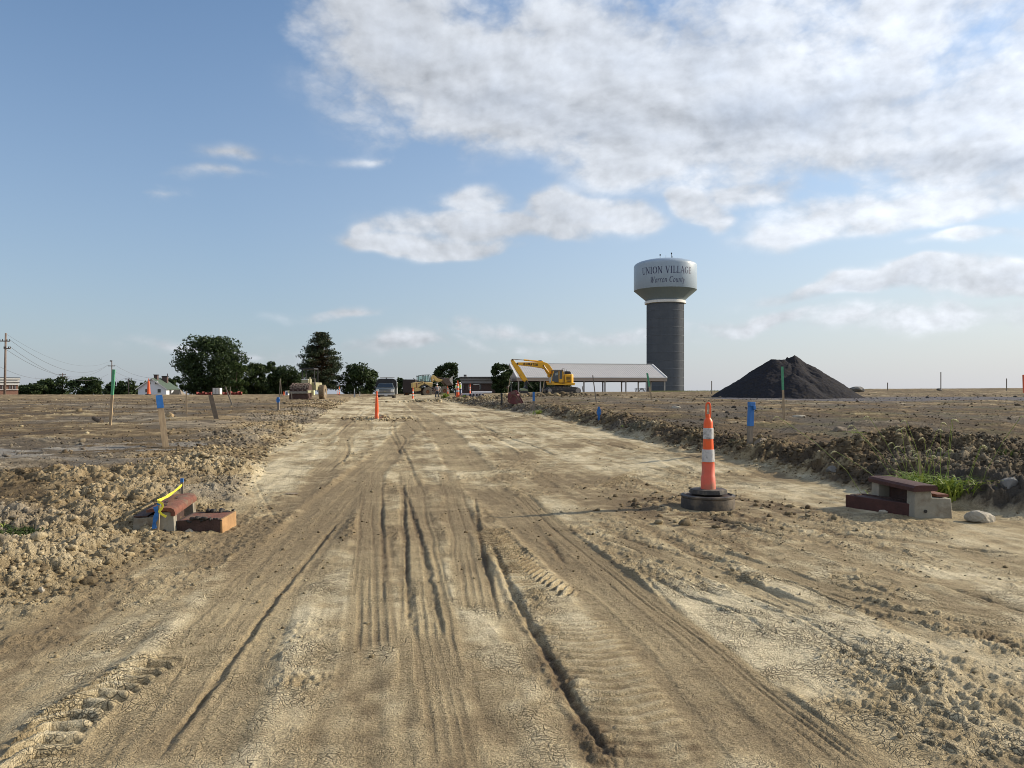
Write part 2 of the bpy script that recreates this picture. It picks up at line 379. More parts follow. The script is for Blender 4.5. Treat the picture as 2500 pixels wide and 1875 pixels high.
# kind, points, half width, depth, spacing, colour (0 none, + pale, - dark)
TR = [
 ('dust', [(330,1900),(420,1720),(560,1530),(760,1290),(880,1170),(960,1090),(1010,1030)], .36, .012, .07, -.10),
 ('lug',  [(60,1900),(141,1775),(226,1718),(305,1662),(372,1618),(420,1585)], .135, .050, .115, -.2),
 ('line', [(362,1870),(469,1735),(610,1543),(678,1452),(797,1306),(830,1270)], .02, .022, 0, -.3),
 ('line', [(395,1690),(465,1600)], .012, .014, 0, -.3),
 ('rib',  [(905,1600),(905,1450),(905,1300),(910,1225),(915,1150)], .17, .015, .034, -.22),
 ('rib',  [(1060,1700),(1035,1450),(1020,1300),(1010,1215),(1000,1150)], .20, .018, .034, -.22),
 ('rib',  [(1170,1500),(1150,1380),(1130,1290),(1110,1215),(1090,1150)], .17, .015, .034, -.22),
 ('line', [(1004,1560),(996,1440),(990,1350),(988,1270),(985,1180)], .022, .019, 0, -.45),
 ('line', [(1078,1560),(1056,1450),(1040,1360),(1015,1280),(990,1200)], .022, .019, 0, -.45),
 ('line', [(938,1480),(935,1370),(932,1310),(935,1200)], .016, .011, 0, -.3),
 ('line', [(1222,1520),(1200,1455),(1185,1380),(1170,1310),(1160,1210)], .018, .016, 0, -.4),
 ('rib',  [(1110,1900),(1090,1760),(1065,1640),(1045,1540)], .11, .010, .034, -.15),
 ('lug',  [(1190,1290),(1230,1350),(1290,1410),(1380,1465)], .17, .04, .095, -.25),
 ('lug2', [(1400,1500),(1440,1580),(1500,1680),(1580,1800),(1630,1900)], .26, .022, .10, -.12),
 ('line', [(1200,1330),(1225,1390),(1263,1466),(1340,1600),(1420,1741),(1504,1865),(1530,1900)], .024, .038, 0, -.5),
 ('dust', [(1180,1190),(1280,1270),(1400,1370),(1530,1470),(1640,1570),(1760,1690),(1850,1790),(1940,1890)], .30, .008, .07, -.13),
 ('rib',  [(1270,1210),(1390,1320),(1561,1458),(1759,1616),(1985,1786),(2120,1890)], .13, .022, .034, -.22),
 ('line', [(1540,1385),(1600,1440),(1660,1500)], .02, .02, 0, -.3),
 ('line', [(1330,1310),(1360,1350),(1385,1380)], .03, .02, 0, -.3),
 ('line', [(1700,1540),(1760,1580),(1800,1600)], .03, .02, 0, -.3),
 ('line', [(1945,1351),(2040,1366),(2154,1390),(2260,1420),(2380,1452),(2500,1492),(2620,1530)], .035, .040, 0, -.5),
 ('line', [(1945,1300),(2080,1310),(2210,1322),(2350,1340),(2500,1356),(2600,1362)], .05, .05, 0, -.5),
 ('line', [(1600,1245),(1680,1262),(1800,1278),(1960,1300)], .045, .04, 0, -.5),
 ('line', [(2180,1325),(2300,1336),(2420,1352)], .04, -.03, 0, .3),
 ('crumb',[(1815,1402),(1984,1447),(2210,1486),(2436,1565),(2600,1640)], .20, .022, 0, -.40),
 ('crumb',[(1640,1385),(1740,1410),(1850,1420)], .10, .018, 0, -.30),
 ('crumb',[(2330,1395),(2420,1415),(2520,1440)], .16, .02, 0, -.35),
 ('crumb',[(2000,1560),(2100,1600),(2250,1680),(2500,1760)], .22, .018, 0, -.25),
 ('crumb',[(1890,1680),(2000,1700),(2200,1760)], .16, .015, 0, -.25),
 ('crumb',[(640,1700),(720,1670),(790,1650),(850,1640)], .14, .022, 0, -.40),
 ('crumb',[(650,1830),(740,1780),(800,1760)], .12, .02, 0, -.30),
 ('crumb',[(620,1640),(720,1600),(800,1560)], .12, .012, 0, -.20),
 ('crumb',[(1330,1600),(1390,1690),(1460,1800),(1500,1900)], .12, .014, 0, -.30),
 ('crumb',[(1380,1470),(1330,1440),(1290,1500),(1380,1620)], .10, .016, 0, -.35),
 ('lug2', [(430,1480),(500,1430),(560,1390),(640,1330)], .12, .012, .07, -.08),
 ('lug',  [(1500,1190),(1540,1165),(1590,1150)], .24, .035, .12, -.35),
 ('lug2', [(1560,1100),(1700,1160),(1800,1190),(1960,1215)], .15, .02, .13, -.1),
 ('line', [(1400,1075),(1500,1090),(1600,1110),(1740,1135)], .05, .035, 0, -.4),
 ('line', [(1520,1130),(1640,1155),(1800,1180),(1900,1195)], .04, .035, 0, -.4),
 ('lug2', [(1560,1225),(1660,1260),(1760,1290),(1870,1310)], .17, .03, .13, -.25),
 ('line', [(1560,1232),(1700,1252),(1820,1290),(1990,1325)], .04, .04, 0, -.4),
 ('line', [(1150,1010),(1200,1060),(1290,1110)], .06, .025, 0, -.25),
 ('line', [(1000,1010),(1080,1100),(1100,1180)], .05, .015, 0, -.2),
 ('dust', [(1000,985),(1060,1030),(1110,1090),(1150,1150)], .45, .012, .07, -.12),
 ('line', [(830,1075),(845,1100),(838,1140)], .05, .02, 0, -.25),
 ('line', [(620,1160),(655,1240),(690,1290)], .02, .012, 0, -.15),
]
_A = [(1240,1175),(1500,1200),(1900,1245),(2250,1275),(2560,1305)]; _B = [(1290,1310),(1500,1390),(1850,1530),(2200,1690),(2560,1860)]
_r = random.Random(12)
for _j in range(26):
    _t = _r.random(); _a = _r.uniform(0, .6); _b = min(1, _a+_r.uniform(.25, .7)); _p = []
    for _i in range(7):
        _u = (_a+(_b-_a)*_i/6)*4; _q = min(3, int(_u)); _f = _u-_q; _tt = min(1, max(0, _t+.05*math.sin(_i*.8+_j)))
        _p.append(tuple((_A[_q][c]*(1-_f)+_A[_q+1][c]*_f)*(1-_tt)+(_B[_q][c]*(1-_f)+_B[_q+1][c]*_f)*_tt for c in (0, 1)))
    TR.append((('line', _p, _r.uniform(.012, .028), _r.uniform(.010, .026), 0, -.35) if _j % 4 else ('rib', _p, _r.uniform(.09, .15), .014, .034, -.12)))
for _j in range(22):   # long passes running up the road
    _x0 = _r.uniform(-5.5, 2.6); _y0 = _r.uniform(8, 26); _L = _r.uniform(5, 22); _p = []
    for _i in range(6):
        _y = _y0+_L*_i/5; _x = _x0-(_y-10)*.165+.12*math.sin(_i+_j); _p.append((HX+F*_x/_y, HY+F*(CAMZ-.012*_y)/_y))
    TR.append(('line', _p, _r.uniform(.02, .05), _r.uniform(.012, .03), 0, _r.choice((-.35, -.2, .2))) if _j % 3 else ('rib', _p, _r.uniform(.12, .22), .016, .045, -.14))
TRQ = [(k, resample(gpts(p), 26), w, d, sp, c) for (k, p, w, d, sp, c) in TR]

def detail(X, Y):
    """fine relief and colour keys for ground points (world metres)"""
    n = X.shape; xl, xr = road_edges(Y)
    wob = (fbm(X*1.1, Y*1.1, 4, 3)-.5)*1.1
    dl_, dr_ = side_dist(X, Y, xl, xr); off = np.maximum(dl_, dr_)+wob*0.8
    D = np.maximum(Y, 1.0)
    nearleft = (X < 0)
    mo = sst(-0.15, 0.35, off)                       # 1 = loose soil beside the road
    far = 1-sst(40, 95, D)
    # road-aligned coordinates (road heads slightly left)
    ca, sa = math.cos(0.185), math.sin(0.185)
    U = X*ca+Y*sa; V = -X*sa+Y*ca
    z = np.zeros(n); 
    # --- compacted road surface
    und = (fbm(X*.7, Y*.5, 4, 11)-.5)*0.05+(fbm(X*3.1, Y*2.2, 4, 12)-.5)*0.018
    streak = fbm(U*5.5, V*0.45, 4, 13)
    streak2 = fbm(U*1.3+3, V*0.22, 4, 14)
    crust = fbm(X*.55+7, Y*.38, 5, 15)
    crumb = fbm(X*.9+31, Y*.6, 5, 16)
    cm = sst(.50, .62, crumb)
    fine = np.clip(3*(fbm(X*26, Y*26, 3, 18)-.45), 0, 1)
    zr = und*(0.8+0.4*far)+(streak-.5)*0.030+(fbm(X*8, Y*6, 3, 19)-.5)*.012+cm*(fine*0.012+lumps(X, Y, .055, 20, .6)*.012)
    # --- loose soil
    l1 = lumps(X, Y, .42, 30, .45); l2 = lumps(X+5, Y, .21, 31, .6); l3 = lumps(X, Y+3, .10, 32, .75); l4 = lumps(X, Y, .05, 33, .8)
    big = fbm(X*.8, Y*.8, 5, 34)
    bermL = np.exp(-((xl-X-1.0)/1.2)**2)*(Y > 6); bermR = np.exp(-((X-xr-.8)/1.1)**2)*(Y > 7.5)
    heap = np.zeros(n)
    for (hx, hy, rx, ry, h) in HEAPS: heap = heap+np.exp(-((X-hx)/rx/1.4)**2-((Y-hy)/ry/1.4)**2)
    rg = np.clip(np.where(X < 0, .20, .34)+.42*bermL+1.0*bermR+1.0*np.clip(heap, 0, 1)+1.2*np.clip(big-.52, 0, 1), 0, 1.4)
    # worn haul path across the left field, smoother
    pth = np.exp(-((Y-27-0.15*X-0.0*X)/5.0)**2)*(X < -8); rg = rg*(1-.75*pth)
    farR = 1-sst(24, 60, D)*0.62
    zo = rg*farR*(l1*.05*(.4+.6*big)+l2*.05+l3*.036+l4*.02)+(big-.5)*.12*farR+(fbm(X*2.4, Y*2.4, 4, 35)-.5)*.06*(.4+rg)*farR
    zo = zo+(fbm(X*.16, Y*.16, 3, 36)-.5)*.16*(1-sst(20, 70, D)*.6)
    flat = sst(0, 1, off/6)*0
    z = zr*(1-mo)+zo*mo
    # --- colour keys: t 0 brown .. 1 pale, g grey, w white/lime dust
    t = .56+.70*(crust-.5)+.55*(streak2-.5)+.6*(streak-.5)-.12*cm+.30*(vn(X*9, Y*7, 21)-.5)
    t = t+.10*sst(8, 14, D)*(1-sst(45, 75, D))+1.0*(fbm(X*.75, Y*.8, 4, 23)-.5)*sst(7, 14, D)+.5*(fbm(X*5, Y*1.2, 3, 24)-.5)*sst(9, 16, D)
    to = .10+.6*(big-.5)+.25*l3*rg+.20*l1+.12*(vn(X*6, Y*6, 40)-.5)+.14*bermL*(X < 0)
    to = to+.45*(fbm(X*.22, Y*.9+5, 4, 41)-.5)*sst(11, 18, D)+.14*(X < 0)*(1-sst(9, 17, D))+.24*(X < 0)*(1-sst(5.5, 9, D))+.16*pth+.10*sst(45, 90, D)*(X < 0)-.13*(X > xr)*(1-sst(20, 60, D))
    t = np.maximum(t, .30)*(1-mo)+to*mo
    g = mo*sst(.47, .62, fbm(X*.35+3, Y*.28+8, 4, 44))*.8*(1-sst(40, 90, D))
    warm = np.where(X < xl, sst(-1, 2.5, xl-X)*(1-sst(2.6, 6.5, xl-X))*mo+.5*sst(30, 80, D), .15*mo+.25*sst(60, 110, D)*(X > xr))
    white = mo*(X < xl)*sst(.56, .66, fbm(X*.5, Y*1.0+3, 4, 47))*np.exp(-((Y-17.5-.1*X)/3.0)**2)*1.0
    # gravel apron beside the pile
    ap = np.exp(-((X-30)/13.0)**4)*np.exp(-((Y-57)/6.5)**2)+np.exp(-((X-22)/6.5)**4)*np.exp(-((Y-56)/3.5)**2)
    ap = sst(.25, .6, ap+(fbm(X*.8, Y*.5, 4, 48)-.5)*.5)
    green = mo*sst(.60, .72, fbm(X*.6+40, Y*.5, 4, 49))*sst(12, 22, D)*.5*(X > xr)+sst(108, 125, D)*sst(1500/F-HX/F, 1700/F-HX/F, X/D)*.6*(1-ap)
    # --- tracks
    for (k, Q, w, dep, sp, cc) in TRQ:
        pad = w*2.2+.12
        bx = (X > Q[:, 0].min()-pad) & (X < Q[:, 0].max()+pad) & (Y > Q[:, 1].min()-pad) & (Y < Q[:, 1].max()+pad)
        if not bx.any(): continue
        x = X[bx]; y = Y[bx]; s, tt, L = along(Q, x, y)
        s = s+(fbm(x*.9, y*.9, 3, 60)-.5)*min(.05, w*.9)
        endf = sst(0, .25, tt)*sst(0, .25, L-tt)
        nz_ = .55+.9*(fbm(x*7, y*7, 3, 61)-.22)
        band = 1-sst(w*.78, w*1.08, np.abs(s))
        rim = np.exp(-((np.abs(s)-w*1.15)/(w*.22+.012))**2)
        zz = 0; cadd = 0
        if k == 'line':
            s = s+(fbm(x*13, y*13, 3, 79)-.5)*w*1.5; tp = sst(0, .7, tt)*sst(0, .7, L-tt); ww_ = w*(.35+.65*tp)*(.6+.8*vn(tt*3, tt*0, 80)); band = np.exp(-np.abs(s/ww_)**2.4)*(.35+.65*tp)
            lip = np.exp(-((s-w*2.0)/(w*1.1))**2)
            zz = -dep*band*nz_*.85+dep*.35*lip*nz_
            cadd = cc*band*.65
        elif k == 'dust':
            rib = vn(s/sp*2.1, tt*.30, 75)*.7+vn(s/sp*4.6, tt*.6, 76)*.3; m = sst(.30, .60, fbm(s*9, tt*1.4, 3, 62))
            zz = -dep*band+dep*.8*rim+band*rib*.009*m+band*(fbm(x*30, y*30, 2, 63)-.5)*.006
            z[bx] = z[bx]*(1-.75*band*endf); cadd = cc*band+.10*band*(rib-.5)
            t[bx] = t[bx]*(1-.7*band*endf)+.42*.7*band*endf
        elif k == 'rib':
            rib = sst(.30, .62, vn(s/sp*1.9, tt*.25, 77)*.75+vn(s/sp*4, tt*1.2, 78)*.25)
            blk = sst(.2, .7, np.cos(2*np.pi*(tt+.5*np.abs(((s/.07) % 1)-.5)*.07*2)/.045)*.5+.5)
            zz = -dep*.45*band*.6+band*dep*.5*rib*(.72+.28*blk)*nz_+dep*.3*rim
            z[bx] = z[bx]*(1-.8*band*endf); cadd = cc*band*(1-.6*rib)
            t[bx] = t[bx]*(1-.6*band*endf)+.45*.6*band*endf
        elif k in ('lug', 'lug2'):
            sk = np.where(s > -.02, .12*s, -.95*s) if k == 'lug' else np.abs(s)*.25
            ph = (tt+sk)/sp+.5*(fbm(x*2.5, y*2.5, 2, 64)-.5); nz_ = nz_*sst(.34, .52, fbm(x*3.1+5, y*3.1, 3, 65)) if k == 'lug2' else nz_*1.15; lug = sst(.30, .75, np.cos(2*np.pi*ph)*.5+.5); dep = dep*(.75 if k == 'lug' else .55)
            zz = dep*band*(lug*1.1-.55)*nz_*(1+.7*sst(.0, -.05, s)*(k == 'lug'))+dep*.35*rim*nz_
            z[bx] = z[bx]*(1-.6*band*endf); cadd = cc*band*(1-lug)+.1*band*lug
        elif k == 'crumb':
            band = np.exp(-(s/w)**2)*sst(.33, .55, fbm(x*2.2, y*2.2, 3, 66))*1.3
            lp = lumps(x, y, .05, 67, .8)+.6*lumps(x, y, .09, 68, .5)
            zz = dep*band*(lp-.35); cadd = cc*band*.8+.15*band*lp
        z[bx] += zz*endf*(1-.0*mo[bx]); t[bx] += cadd*endf*.62
    # loose ring pushed up around the manhole ring and second cone
    for (cx, cy, r) in ((MHX, MHY, .62),):
        d = np.hypot(X-cx, Y-cy); ring = np.exp(-((d-r)/.16)**2)
        z = z*(1-.8*(1-sst(r*.9, r*1.6, d)))+ring*(.015+.05*lumps(X, Y, .09, 70, .7)*sst(.4, .6, fbm(X*2, Y*2, 3, 71)))
        t = t-.12*np.exp(-((d-r*1.2)/.4)**2)
    # smooth apron in front of the two kerb inlets
    return z, np.clip(t, 0, 1), np.clip(g, 0, 1), np.clip(warm, 0, 1), np.clip(white, 0, 1), np.clip(ap, 0, 1), np.clip(green, 0, 1), mo
MHX, MHY = (1728-HX)/F*9.55, 9.55

def ground_material():
    m = bpy.data.materials.new('bare_soil'); m.use_nodes = True; t = m.node_tree; ns = t.nodes; L = t.links.new
    bs = ns['Principled BSDF']; bs.inputs['Roughness'].default_value = .95; bs.inputs['Specular IOR Level'].default_value = .15
    at_ = ns.new('ShaderNodeAttribute'); at_.attribute_name = 'soil'
    ms_ = ns.new('ShaderNodeAttribute'); ms_.attribute_name = 'keys'
    sp = ns.new('ShaderNodeSeparateColor'); L(ms_.outputs['Color'], sp.inputs[0])
    geo = ns.new('ShaderNodeNewGeometry'); P = geo.outputs['Position']
    def nz(s, d, r=.6):
        n = ns.new('ShaderNodeTexNoise'); n.inputs['Scale'].default_value = s; n.inputs['Detail'].default_value = d; n.inputs['Roughness'].default_value = r; L(P, n.inputs['Vector']); return n.outputs['Fac']
    def mt(op, a, b=None, c=None, clamp=False):
        n = ns.new('ShaderNodeMath'); n.operation = op; n.use_clamp = clamp
        for i, v in enumerate((a, b, c)):
            if v is None: continue
            if isinstance(v, (int, float)): n.inputs[i].default_value = v
            else: L(v, n.inputs[i])
        return n.outputs[0]
    # cracked crust
    wv = ns.new('ShaderNodeVectorMath'); wv.operation = 'MULTIPLY_ADD'; wn = ns.new('ShaderNodeTexNoise'); wn.inputs['Scale'].default_value = 5; wn.inputs['Detail'].default_value = 3; L(P, wn.inputs['Vector'])
    L(wn.outputs['Color'], wv.inputs[0]); wv.inputs[1].default_value = (.22, .22, .0); L(P, wv.inputs[2])
    def vor(s):
        v = ns.new('ShaderNodeTexVoronoi'); v.feature = 'DISTANCE_TO_EDGE'; v.inputs['Scale'].default_value = s; L(wv.outputs[0], v.inputs['Vector']); return v.outputs['Distance']
    def mr(x, a, b, lo=0., hi=1.):
        n = ns.new('ShaderNodeMapRange'); n.inputs[1].default_value = a; n.inputs[2].default_value = b; n.inputs[3].default_value = lo; n.inputs[4].default_value = hi; L(x, n.inputs[0]); return n.outputs[0]
    c1 = mr(vor(15), 0, .06, 1, 0); c2 = mr(vor(38), 0, .12, 1, 0)
    cmask = mt('MULTIPLY', sp.outputs[0], mr(nz(.9, 4), .42, .54))
    cr = mt('MULTIPLY', mt('MAXIMUM', mt('MULTIPLY', c1, mr(nz(2.3, 3), .42, .62)), mt('MULTIPLY', c2, mr(nz(3.1, 3), .40, .60))), cmask, clamp=True)
    fine = nz(70, 4, .7); mid = nz(16, 5, .65); grit = nz(130, 3, .7)
    f = mt('ADD', mr(fine, .3, .7, .66, 1.30), mt('MULTIPLY', mt('SUBTRACT', mid, .5), .55))
    f = mt('MULTIPLY', f, mr(grit, .32, .68, .66, 1.28))
    f = mt('MULTIPLY', f, mt('SUBTRACT', 1, mt('MULTIPLY', cr, .62)))
    pe = ns.new('ShaderNodeTexVoronoi'); pe.inputs['Scale'].default_value = 46; L(wv.outputs[0], pe.inputs['Vector'])
    peb = mt('MULTIPLY', mr(pe.outputs['Distance'], .16, .26, 1, 0), mr(nz(3.2, 3), .45, .58))
    f = mt('ADD', f, mt('MULTIPLY', peb, .22))
    sc = ns.new('ShaderNodeVectorMath'); sc.operation = 'SCALE'; L(at_.outputs['Color'], sc.inputs[0]); L(f, sc.inputs['Scale'])
    L(sc.outputs[0], bs.inputs['Base Color'])
    h = mt('ADD', mt('MULTIPLY', fine, .5), mt('MULTIPLY', mid, 1.0)); h = mt('ADD', h, mt('MULTIPLY', grit, .34))
    h = mt('MULTIPLY', h, mt('ADD', .60, mt('MULTIPLY', sp.outputs[1], 1.3)))
    h = mt('SUBTRACT', h, mt('MULTIPLY', cr, .55)); h = mt('ADD', h, mt('MULTIPLY', peb, .5))
    b = ns.new('ShaderNodeBump'); b.inputs['Distance'].default_value = .030; b.inputs['Strength'].default_value = 1; L(h, b.inputs['Height']); L(b.outputs[0], bs.inputs['Normal'])
    return m
PAL = dict(pale=(.57, .495, .335), tan=(.365, .295, .178), brown=(.155, .114, .068), dark=(.10, .078, .055), grey=(.235, .225, .205), warm=(.37, .275, .155),
           white=(.52, .52, .50), gravel=(.115, .115, .135), green=(.15, .155, .06))
def soil_colour(t, g, warm, white, ap, green):
    def c(k): return np.array(PAL[k])[None, :]
    t = t[:, None]
    col = np.where(t < .22, c('dark')+(c('brown')-c('dark'))*(t/.22), np.where(t < .5, c('brown')+(c('tan')-c('brown'))*((t-.22)/.28), c('tan')+(c('pale')-c('tan'))*np.clip((t-.5)/.38, 0, 1)))
    lum = col.mean(1, keepdims=True)/.26
    col = col*(1-.55*warm[:, None])+.55*warm[:, None]*c('warm')*np.clip(lum, .45, 1.3)
    col = col*(1-.6*g[:, None])+.6*g[:, None]*c('grey')*np.clip(lum, .5, 1.3)
    col = col*(1-.4*white[:, None])+.4*white[:, None]*c('white')
    col = col*(1-.85*ap[:, None])+.85*ap[:, None]*c('gravel')
    col = col*(1-.5*green[:, None])+.5*green[:, None]*c('green')
    return col
def build_ground():
    D = [-90, -60, -40, -25, -15, -8, -4, -2, -.5, .5, 1.2, 1.8]
    d = 2.1
    while d < 5000:
        D.append(d)
        d += max(d*(.0036 if d < 60 else .006 if d < 130 else .05), .008)
    D = np.array(D); a = np.linspace(-.80, .80, 980)
    a = np.r_[-40, -14, -6, -3.5, -2.2, -1.5, -1.2, -1.0, -.9, a, .9, 1.0, 1.2, 1.5, 2.2, 3.5, 6, 14, 40]
    Dm, A = np.meshgrid(D, a, indexing='ij'); S = np.maximum(Dm, 1.8)
    X = (A*S).ravel(); Y = Dm.ravel()
    X = np.clip(X, -6000, 6000)
    z, t, g, warm, white, ap, green, mo = detail(X, Y)
    fade = 1-sst(150, 260, Y)
    Z = Hb(X, Y)+z*fade
    nr, nc = Dm.shape; i = np.arange(nr*nc).reshape(nr, nc)
    Fq = np.stack([i[:-1, :-1], i[:-1, 1:], i[1:, 1:], i[1:, :-1]], -1).reshape(-1, 4)
    o = npmesh('ground', np.c_[X, Y, Z], Fq, [ground_material()], smooth=True)
    col = soil_colour(t, g, warm, white, ap, green)
    ca = o.data.color_attributes.new('soil', 'FLOAT_COLOR', 'POINT'); ca.data.foreach_set('color', np.c_[col, np.ones(len(col))].astype(np.float32).ravel())
    crk = np.clip((t-.34)*3.5, 0, 1)*(1-mo)*(1-sst(22, 45, Y)); rgh = mo
    cb = o.data.color_attributes.new('keys', 'FLOAT_COLOR', 'POINT'); cb.data.foreach_set('color', np.c_[crk, rgh, ap, np.ones(len(col))].astype(np.float32).ravel())
    tag(o, kind='structure'); o['label'] = 'bare graded soil of the building site'
    return o
GROUND = build_ground()

def hfull(x, y):
    z = detail(np.atleast_1d(np.asarray(x, float)), np.atleast_1d(np.asarray(y, float)))[0]
    return Hb(np.atleast_1d(x), np.atleast_1d(y))+z
# ---- loose clods and stones: countless, so one object
_ico = bmesh.new(); bmesh.ops.create_icosphere(_ico, subdivisions=1, radius=1); ICO_V = np.array([v.co[:] for v in _ico.verts]); ICO_F = np.array([[v.index for v in f.verts] for f in _ico.faces]); _ico.free()
_ico = bmesh.new(); bmesh.ops.create_icosphere(_ico, subdivisions=2, radius=1); ICO2_V = np.array([v.co[:] for v in _ico.verts]); ICO2_F = np.array([[v.index for v in f.verts] for f in _ico.faces]); _ico.free()
def clod_mesh(name, P, S, rng, mat, hi=False, colours=None, flat=.7, smooth=False):
    iv, ifc = (ICO2_V, ICO2_F) if hi else (ICO_V, ICO_F)
    n = len(P); nv = len(iv)
    jit = 1+rng.uniform(-.34, .34, (n, nv, 1))*(0.5 if hi else 1)
    V = iv[None]*jit
    if hi:
        q = V*1.3+rng.uniform(0, 50, (n, 1, 3)); V = V*(1+.95*(vn(q[..., 0]*1.2, q[..., 1]*1.2+q[..., 2], 5)-.5)[..., None])
    V = V*np.stack([rng.uniform(.7, 1.35, n), rng.uniform(.7, 1.35, n), rng.uniform(.5, .95, n)*flat/.7], -1)[:, None]
    a = rng.uniform(0, 6.28, n); ca, sa = np.cos(a), np.sin(a)
    tl = rng.uniform(-.5, .5, n); ct, st = np.cos(tl), np.sin(tl)
    x, y, z = V[..., 0], V[..., 1], V[..., 2]
    y, z = y*ct[:, None]-z*st[:, None], y*st[:, None]+z*ct[:, None]
    x, y = x*ca[:, None]-y*sa[:, None], x*sa[:, None]+y*ca[:, None]
    V = np.stack([x, y, z], -1)*S[:, None, None]+P[:, None]
    Fc = (ifc[None]+np.arange(n)[:, None, None]*nv).reshape(-1, 3)
    o = npmesh(name, V.reshape(-1, 3), Fc, [mat], smooth=smooth, n=3)
    if colours is not None:
        c = np.repeat(colours, nv, 0); ca_ = o.data.color_attributes.new('soil', 'FLOAT_COLOR', 'POINT'); ca_.data.foreach_set('color', np.c_[c, np.ones(len(c))].astype(np.float32).ravel())
    return o
def clod_material():
    m = bpy.data.materials.new('clod_soil'); m.use_nodes = True; t = m.node_tree; ns = t.nodes; L = t.links.new
    bs = ns['Principled BSDF']; bs.inputs['Roughness'].default_value = .95; bs.inputs['Specular IOR Level'].default_value = .15
    a = ns.new('ShaderNodeAttribute'); a.attribute_name = 'soil'; geo = ns.new('ShaderNodeNewGeometry')
    n = ns.new('ShaderNodeTexNoise'); n.inputs['Scale'].default_value = 28; n.inputs['Detail'].default_value = 6; n.inputs['Roughness'].default_value = .7; L(geo.outputs['Position'], n.inputs['Vector'])
    r = ns.new('ShaderNodeMapRange'); r.inputs[1].default_value = .3; r.inputs[2].default_value = .7; r.inputs[3].default_value = .72; r.inputs[4].default_value = 1.25; L(n.outputs['Fac'], r.inputs[0])
    s = ns.new('ShaderNodeVectorMath'); s.operation = 'SCALE'; L(a.outputs['Color'], s.inputs[0]); L(r.outputs[0], s.inputs['Scale']); L(s.outputs[0], bs.inputs['Base Color'])
    b = ns.new('ShaderNodeBump'); b.inputs['Distance'].default_value = .02; L(n.outputs['Fac'], b.inputs['Height']); L(b.outputs[0], bs.inputs['Normal'])
    return m
CLODM = clod_material()
def scatter():
    rng = np.random.default_rng(7)
    PX, PY, SZ = [], [], []
    def put(x, y, s): PX.append(x); PY.append(y); SZ.append(s)
    # left berm, right berm
    for side, n in ((-1, 13000), (1, 15000)):
        Y = np.exp(rng.uniform(math.log(5.0 if side < 0 else 8.5), math.log(70), n)); xl, xr = road_edges(Y)
        d = np.abs(rng.normal(.75, .85, n))+rng.exponential(.4, n)-.15
        X = np.where(side < 0, xl-d, xr+d); s = np.exp(rng.normal(math.log(.0072), .75, n))*(1+Y/22)
        put(X, Y, np.minimum(s, .012+.026*rng.random(n)**2+.001*Y))
    # left and right open soil
    n = 20000; Y = np.exp(rng.uniform(math.log(5.5), math.log(75), n)); u = rng.uniform(-.74, .74, n); X = u*Y
    xl, xr = road_edges(Y); k = (X < xl-.1) | (X > xr+.1); s = np.exp(rng.normal(math.log(.0072), .6, n))*(1+Y/24)
    put(X[k], Y[k], s[k])
    # heaps
    for (hx, hy, rx, ry, h) in HEAPS:
        if hy > 40: continue
        n = int(1500*h/.2*max(.4, rx)); X = hx+rng.normal(0, rx*.75, n); Y = hy+rng.normal(0, ry*.75, n); xl, xr = road_edges(Y)
        k = (X < xl+.1) | (X > xr-.1) | (hy > 30); put(X[k], Y[k], np.exp(rng.normal(math.log(.0088), .62, n))[k])
    # crumbs on the road
    n = 5000; Y = np.exp(rng.uniform(math.log(2.6), math.log(30), n)); X = rng.uniform(-.72, .72, n)*Y
    xl, xr = road_edges(Y); k = (X > xl) & (X < xr) & (fbm(X*.9+31, Y*.6, 4, 16) > .49); put(X[k], Y[k], (np.exp(rng.normal(math.log(.0045), .5, n))*(1+Y/14))[k])
    # crumbs around the manhole ring and the far cone
    for (cx, cy, r, n, s0) in ((MHX, MHY, .75, 350, .016), (-5.45, 31.2, .7, 260, .035), (-0.9, 72, 2.6, 300, .10), (3.0, 70, 2.2, 300, .10), (-6.0, 66, 2, 160, .09)):
        X = cx+rng.normal(0, r, n); Y = cy+rng.normal(0, r, n); k = np.hypot(X-cx, Y-cy) > (.6 if cy < 12 else 0)
        put(X[k], Y[k], np.exp(rng.normal(math.log(s0), .5, n))[k])
    X = np.concatenate(PX); Y = np.concatenate(PY); S = np.concatenate(SZ)
    # keep clear of the two kerb inlets
    for (bx0, bx1, by0, by1) in KEEP:
        k = ~((X > bx0) & (X < bx1) & (Y > by0) & (Y < by1)); X, Y, S = X[k], Y[k], S[k]
    z, t, g, warm, white, ap, green, mo = detail(X, Y)
    Z = Hb(X, Y)+z+S*.22
    col = soil_colour(np.clip(t+rng.normal(.03, .12, len(t)), 0, 1), g, warm, white*.3, ap, green*.3)*rng.uniform(.62, 1.0, (len(X), 1))*np.where(X > 2, .80, .92)[:, None]
    P = np.c_[X, Y, Z]; b = (S > .028) & (Y < 22)
    o1 = clod_mesh('clods', P[~b], S[~b], rng, CLODM, False, col[~b]); o2 = clod_mesh('clods', P[b], S[b], rng, CLODM, True, col[b])
    for o, l in ((o1, 'small clods and crumbs of soil strewn over the site'), (o2, 'lumpy clods of soil heaped along the road edges')): tag(o, l, 'clods', kind='stuff')
KEEP = [(-4.95, -3.95, 9.0, 9.9), (5.2, 6.8, 8.9, 10.4)]
scatter()
# ================================================================== lettering (stroked letters, thick and thin, with serifs)
def arc(cx, cy, rx, ry, a0, a1, n=9):
    return [(cx+rx*math.cos(R(a0+(a1-a0)*i/n)), cy+ry*math.sin(R(a0+(a1-a0)*i/n))) for i in range(n+1)]
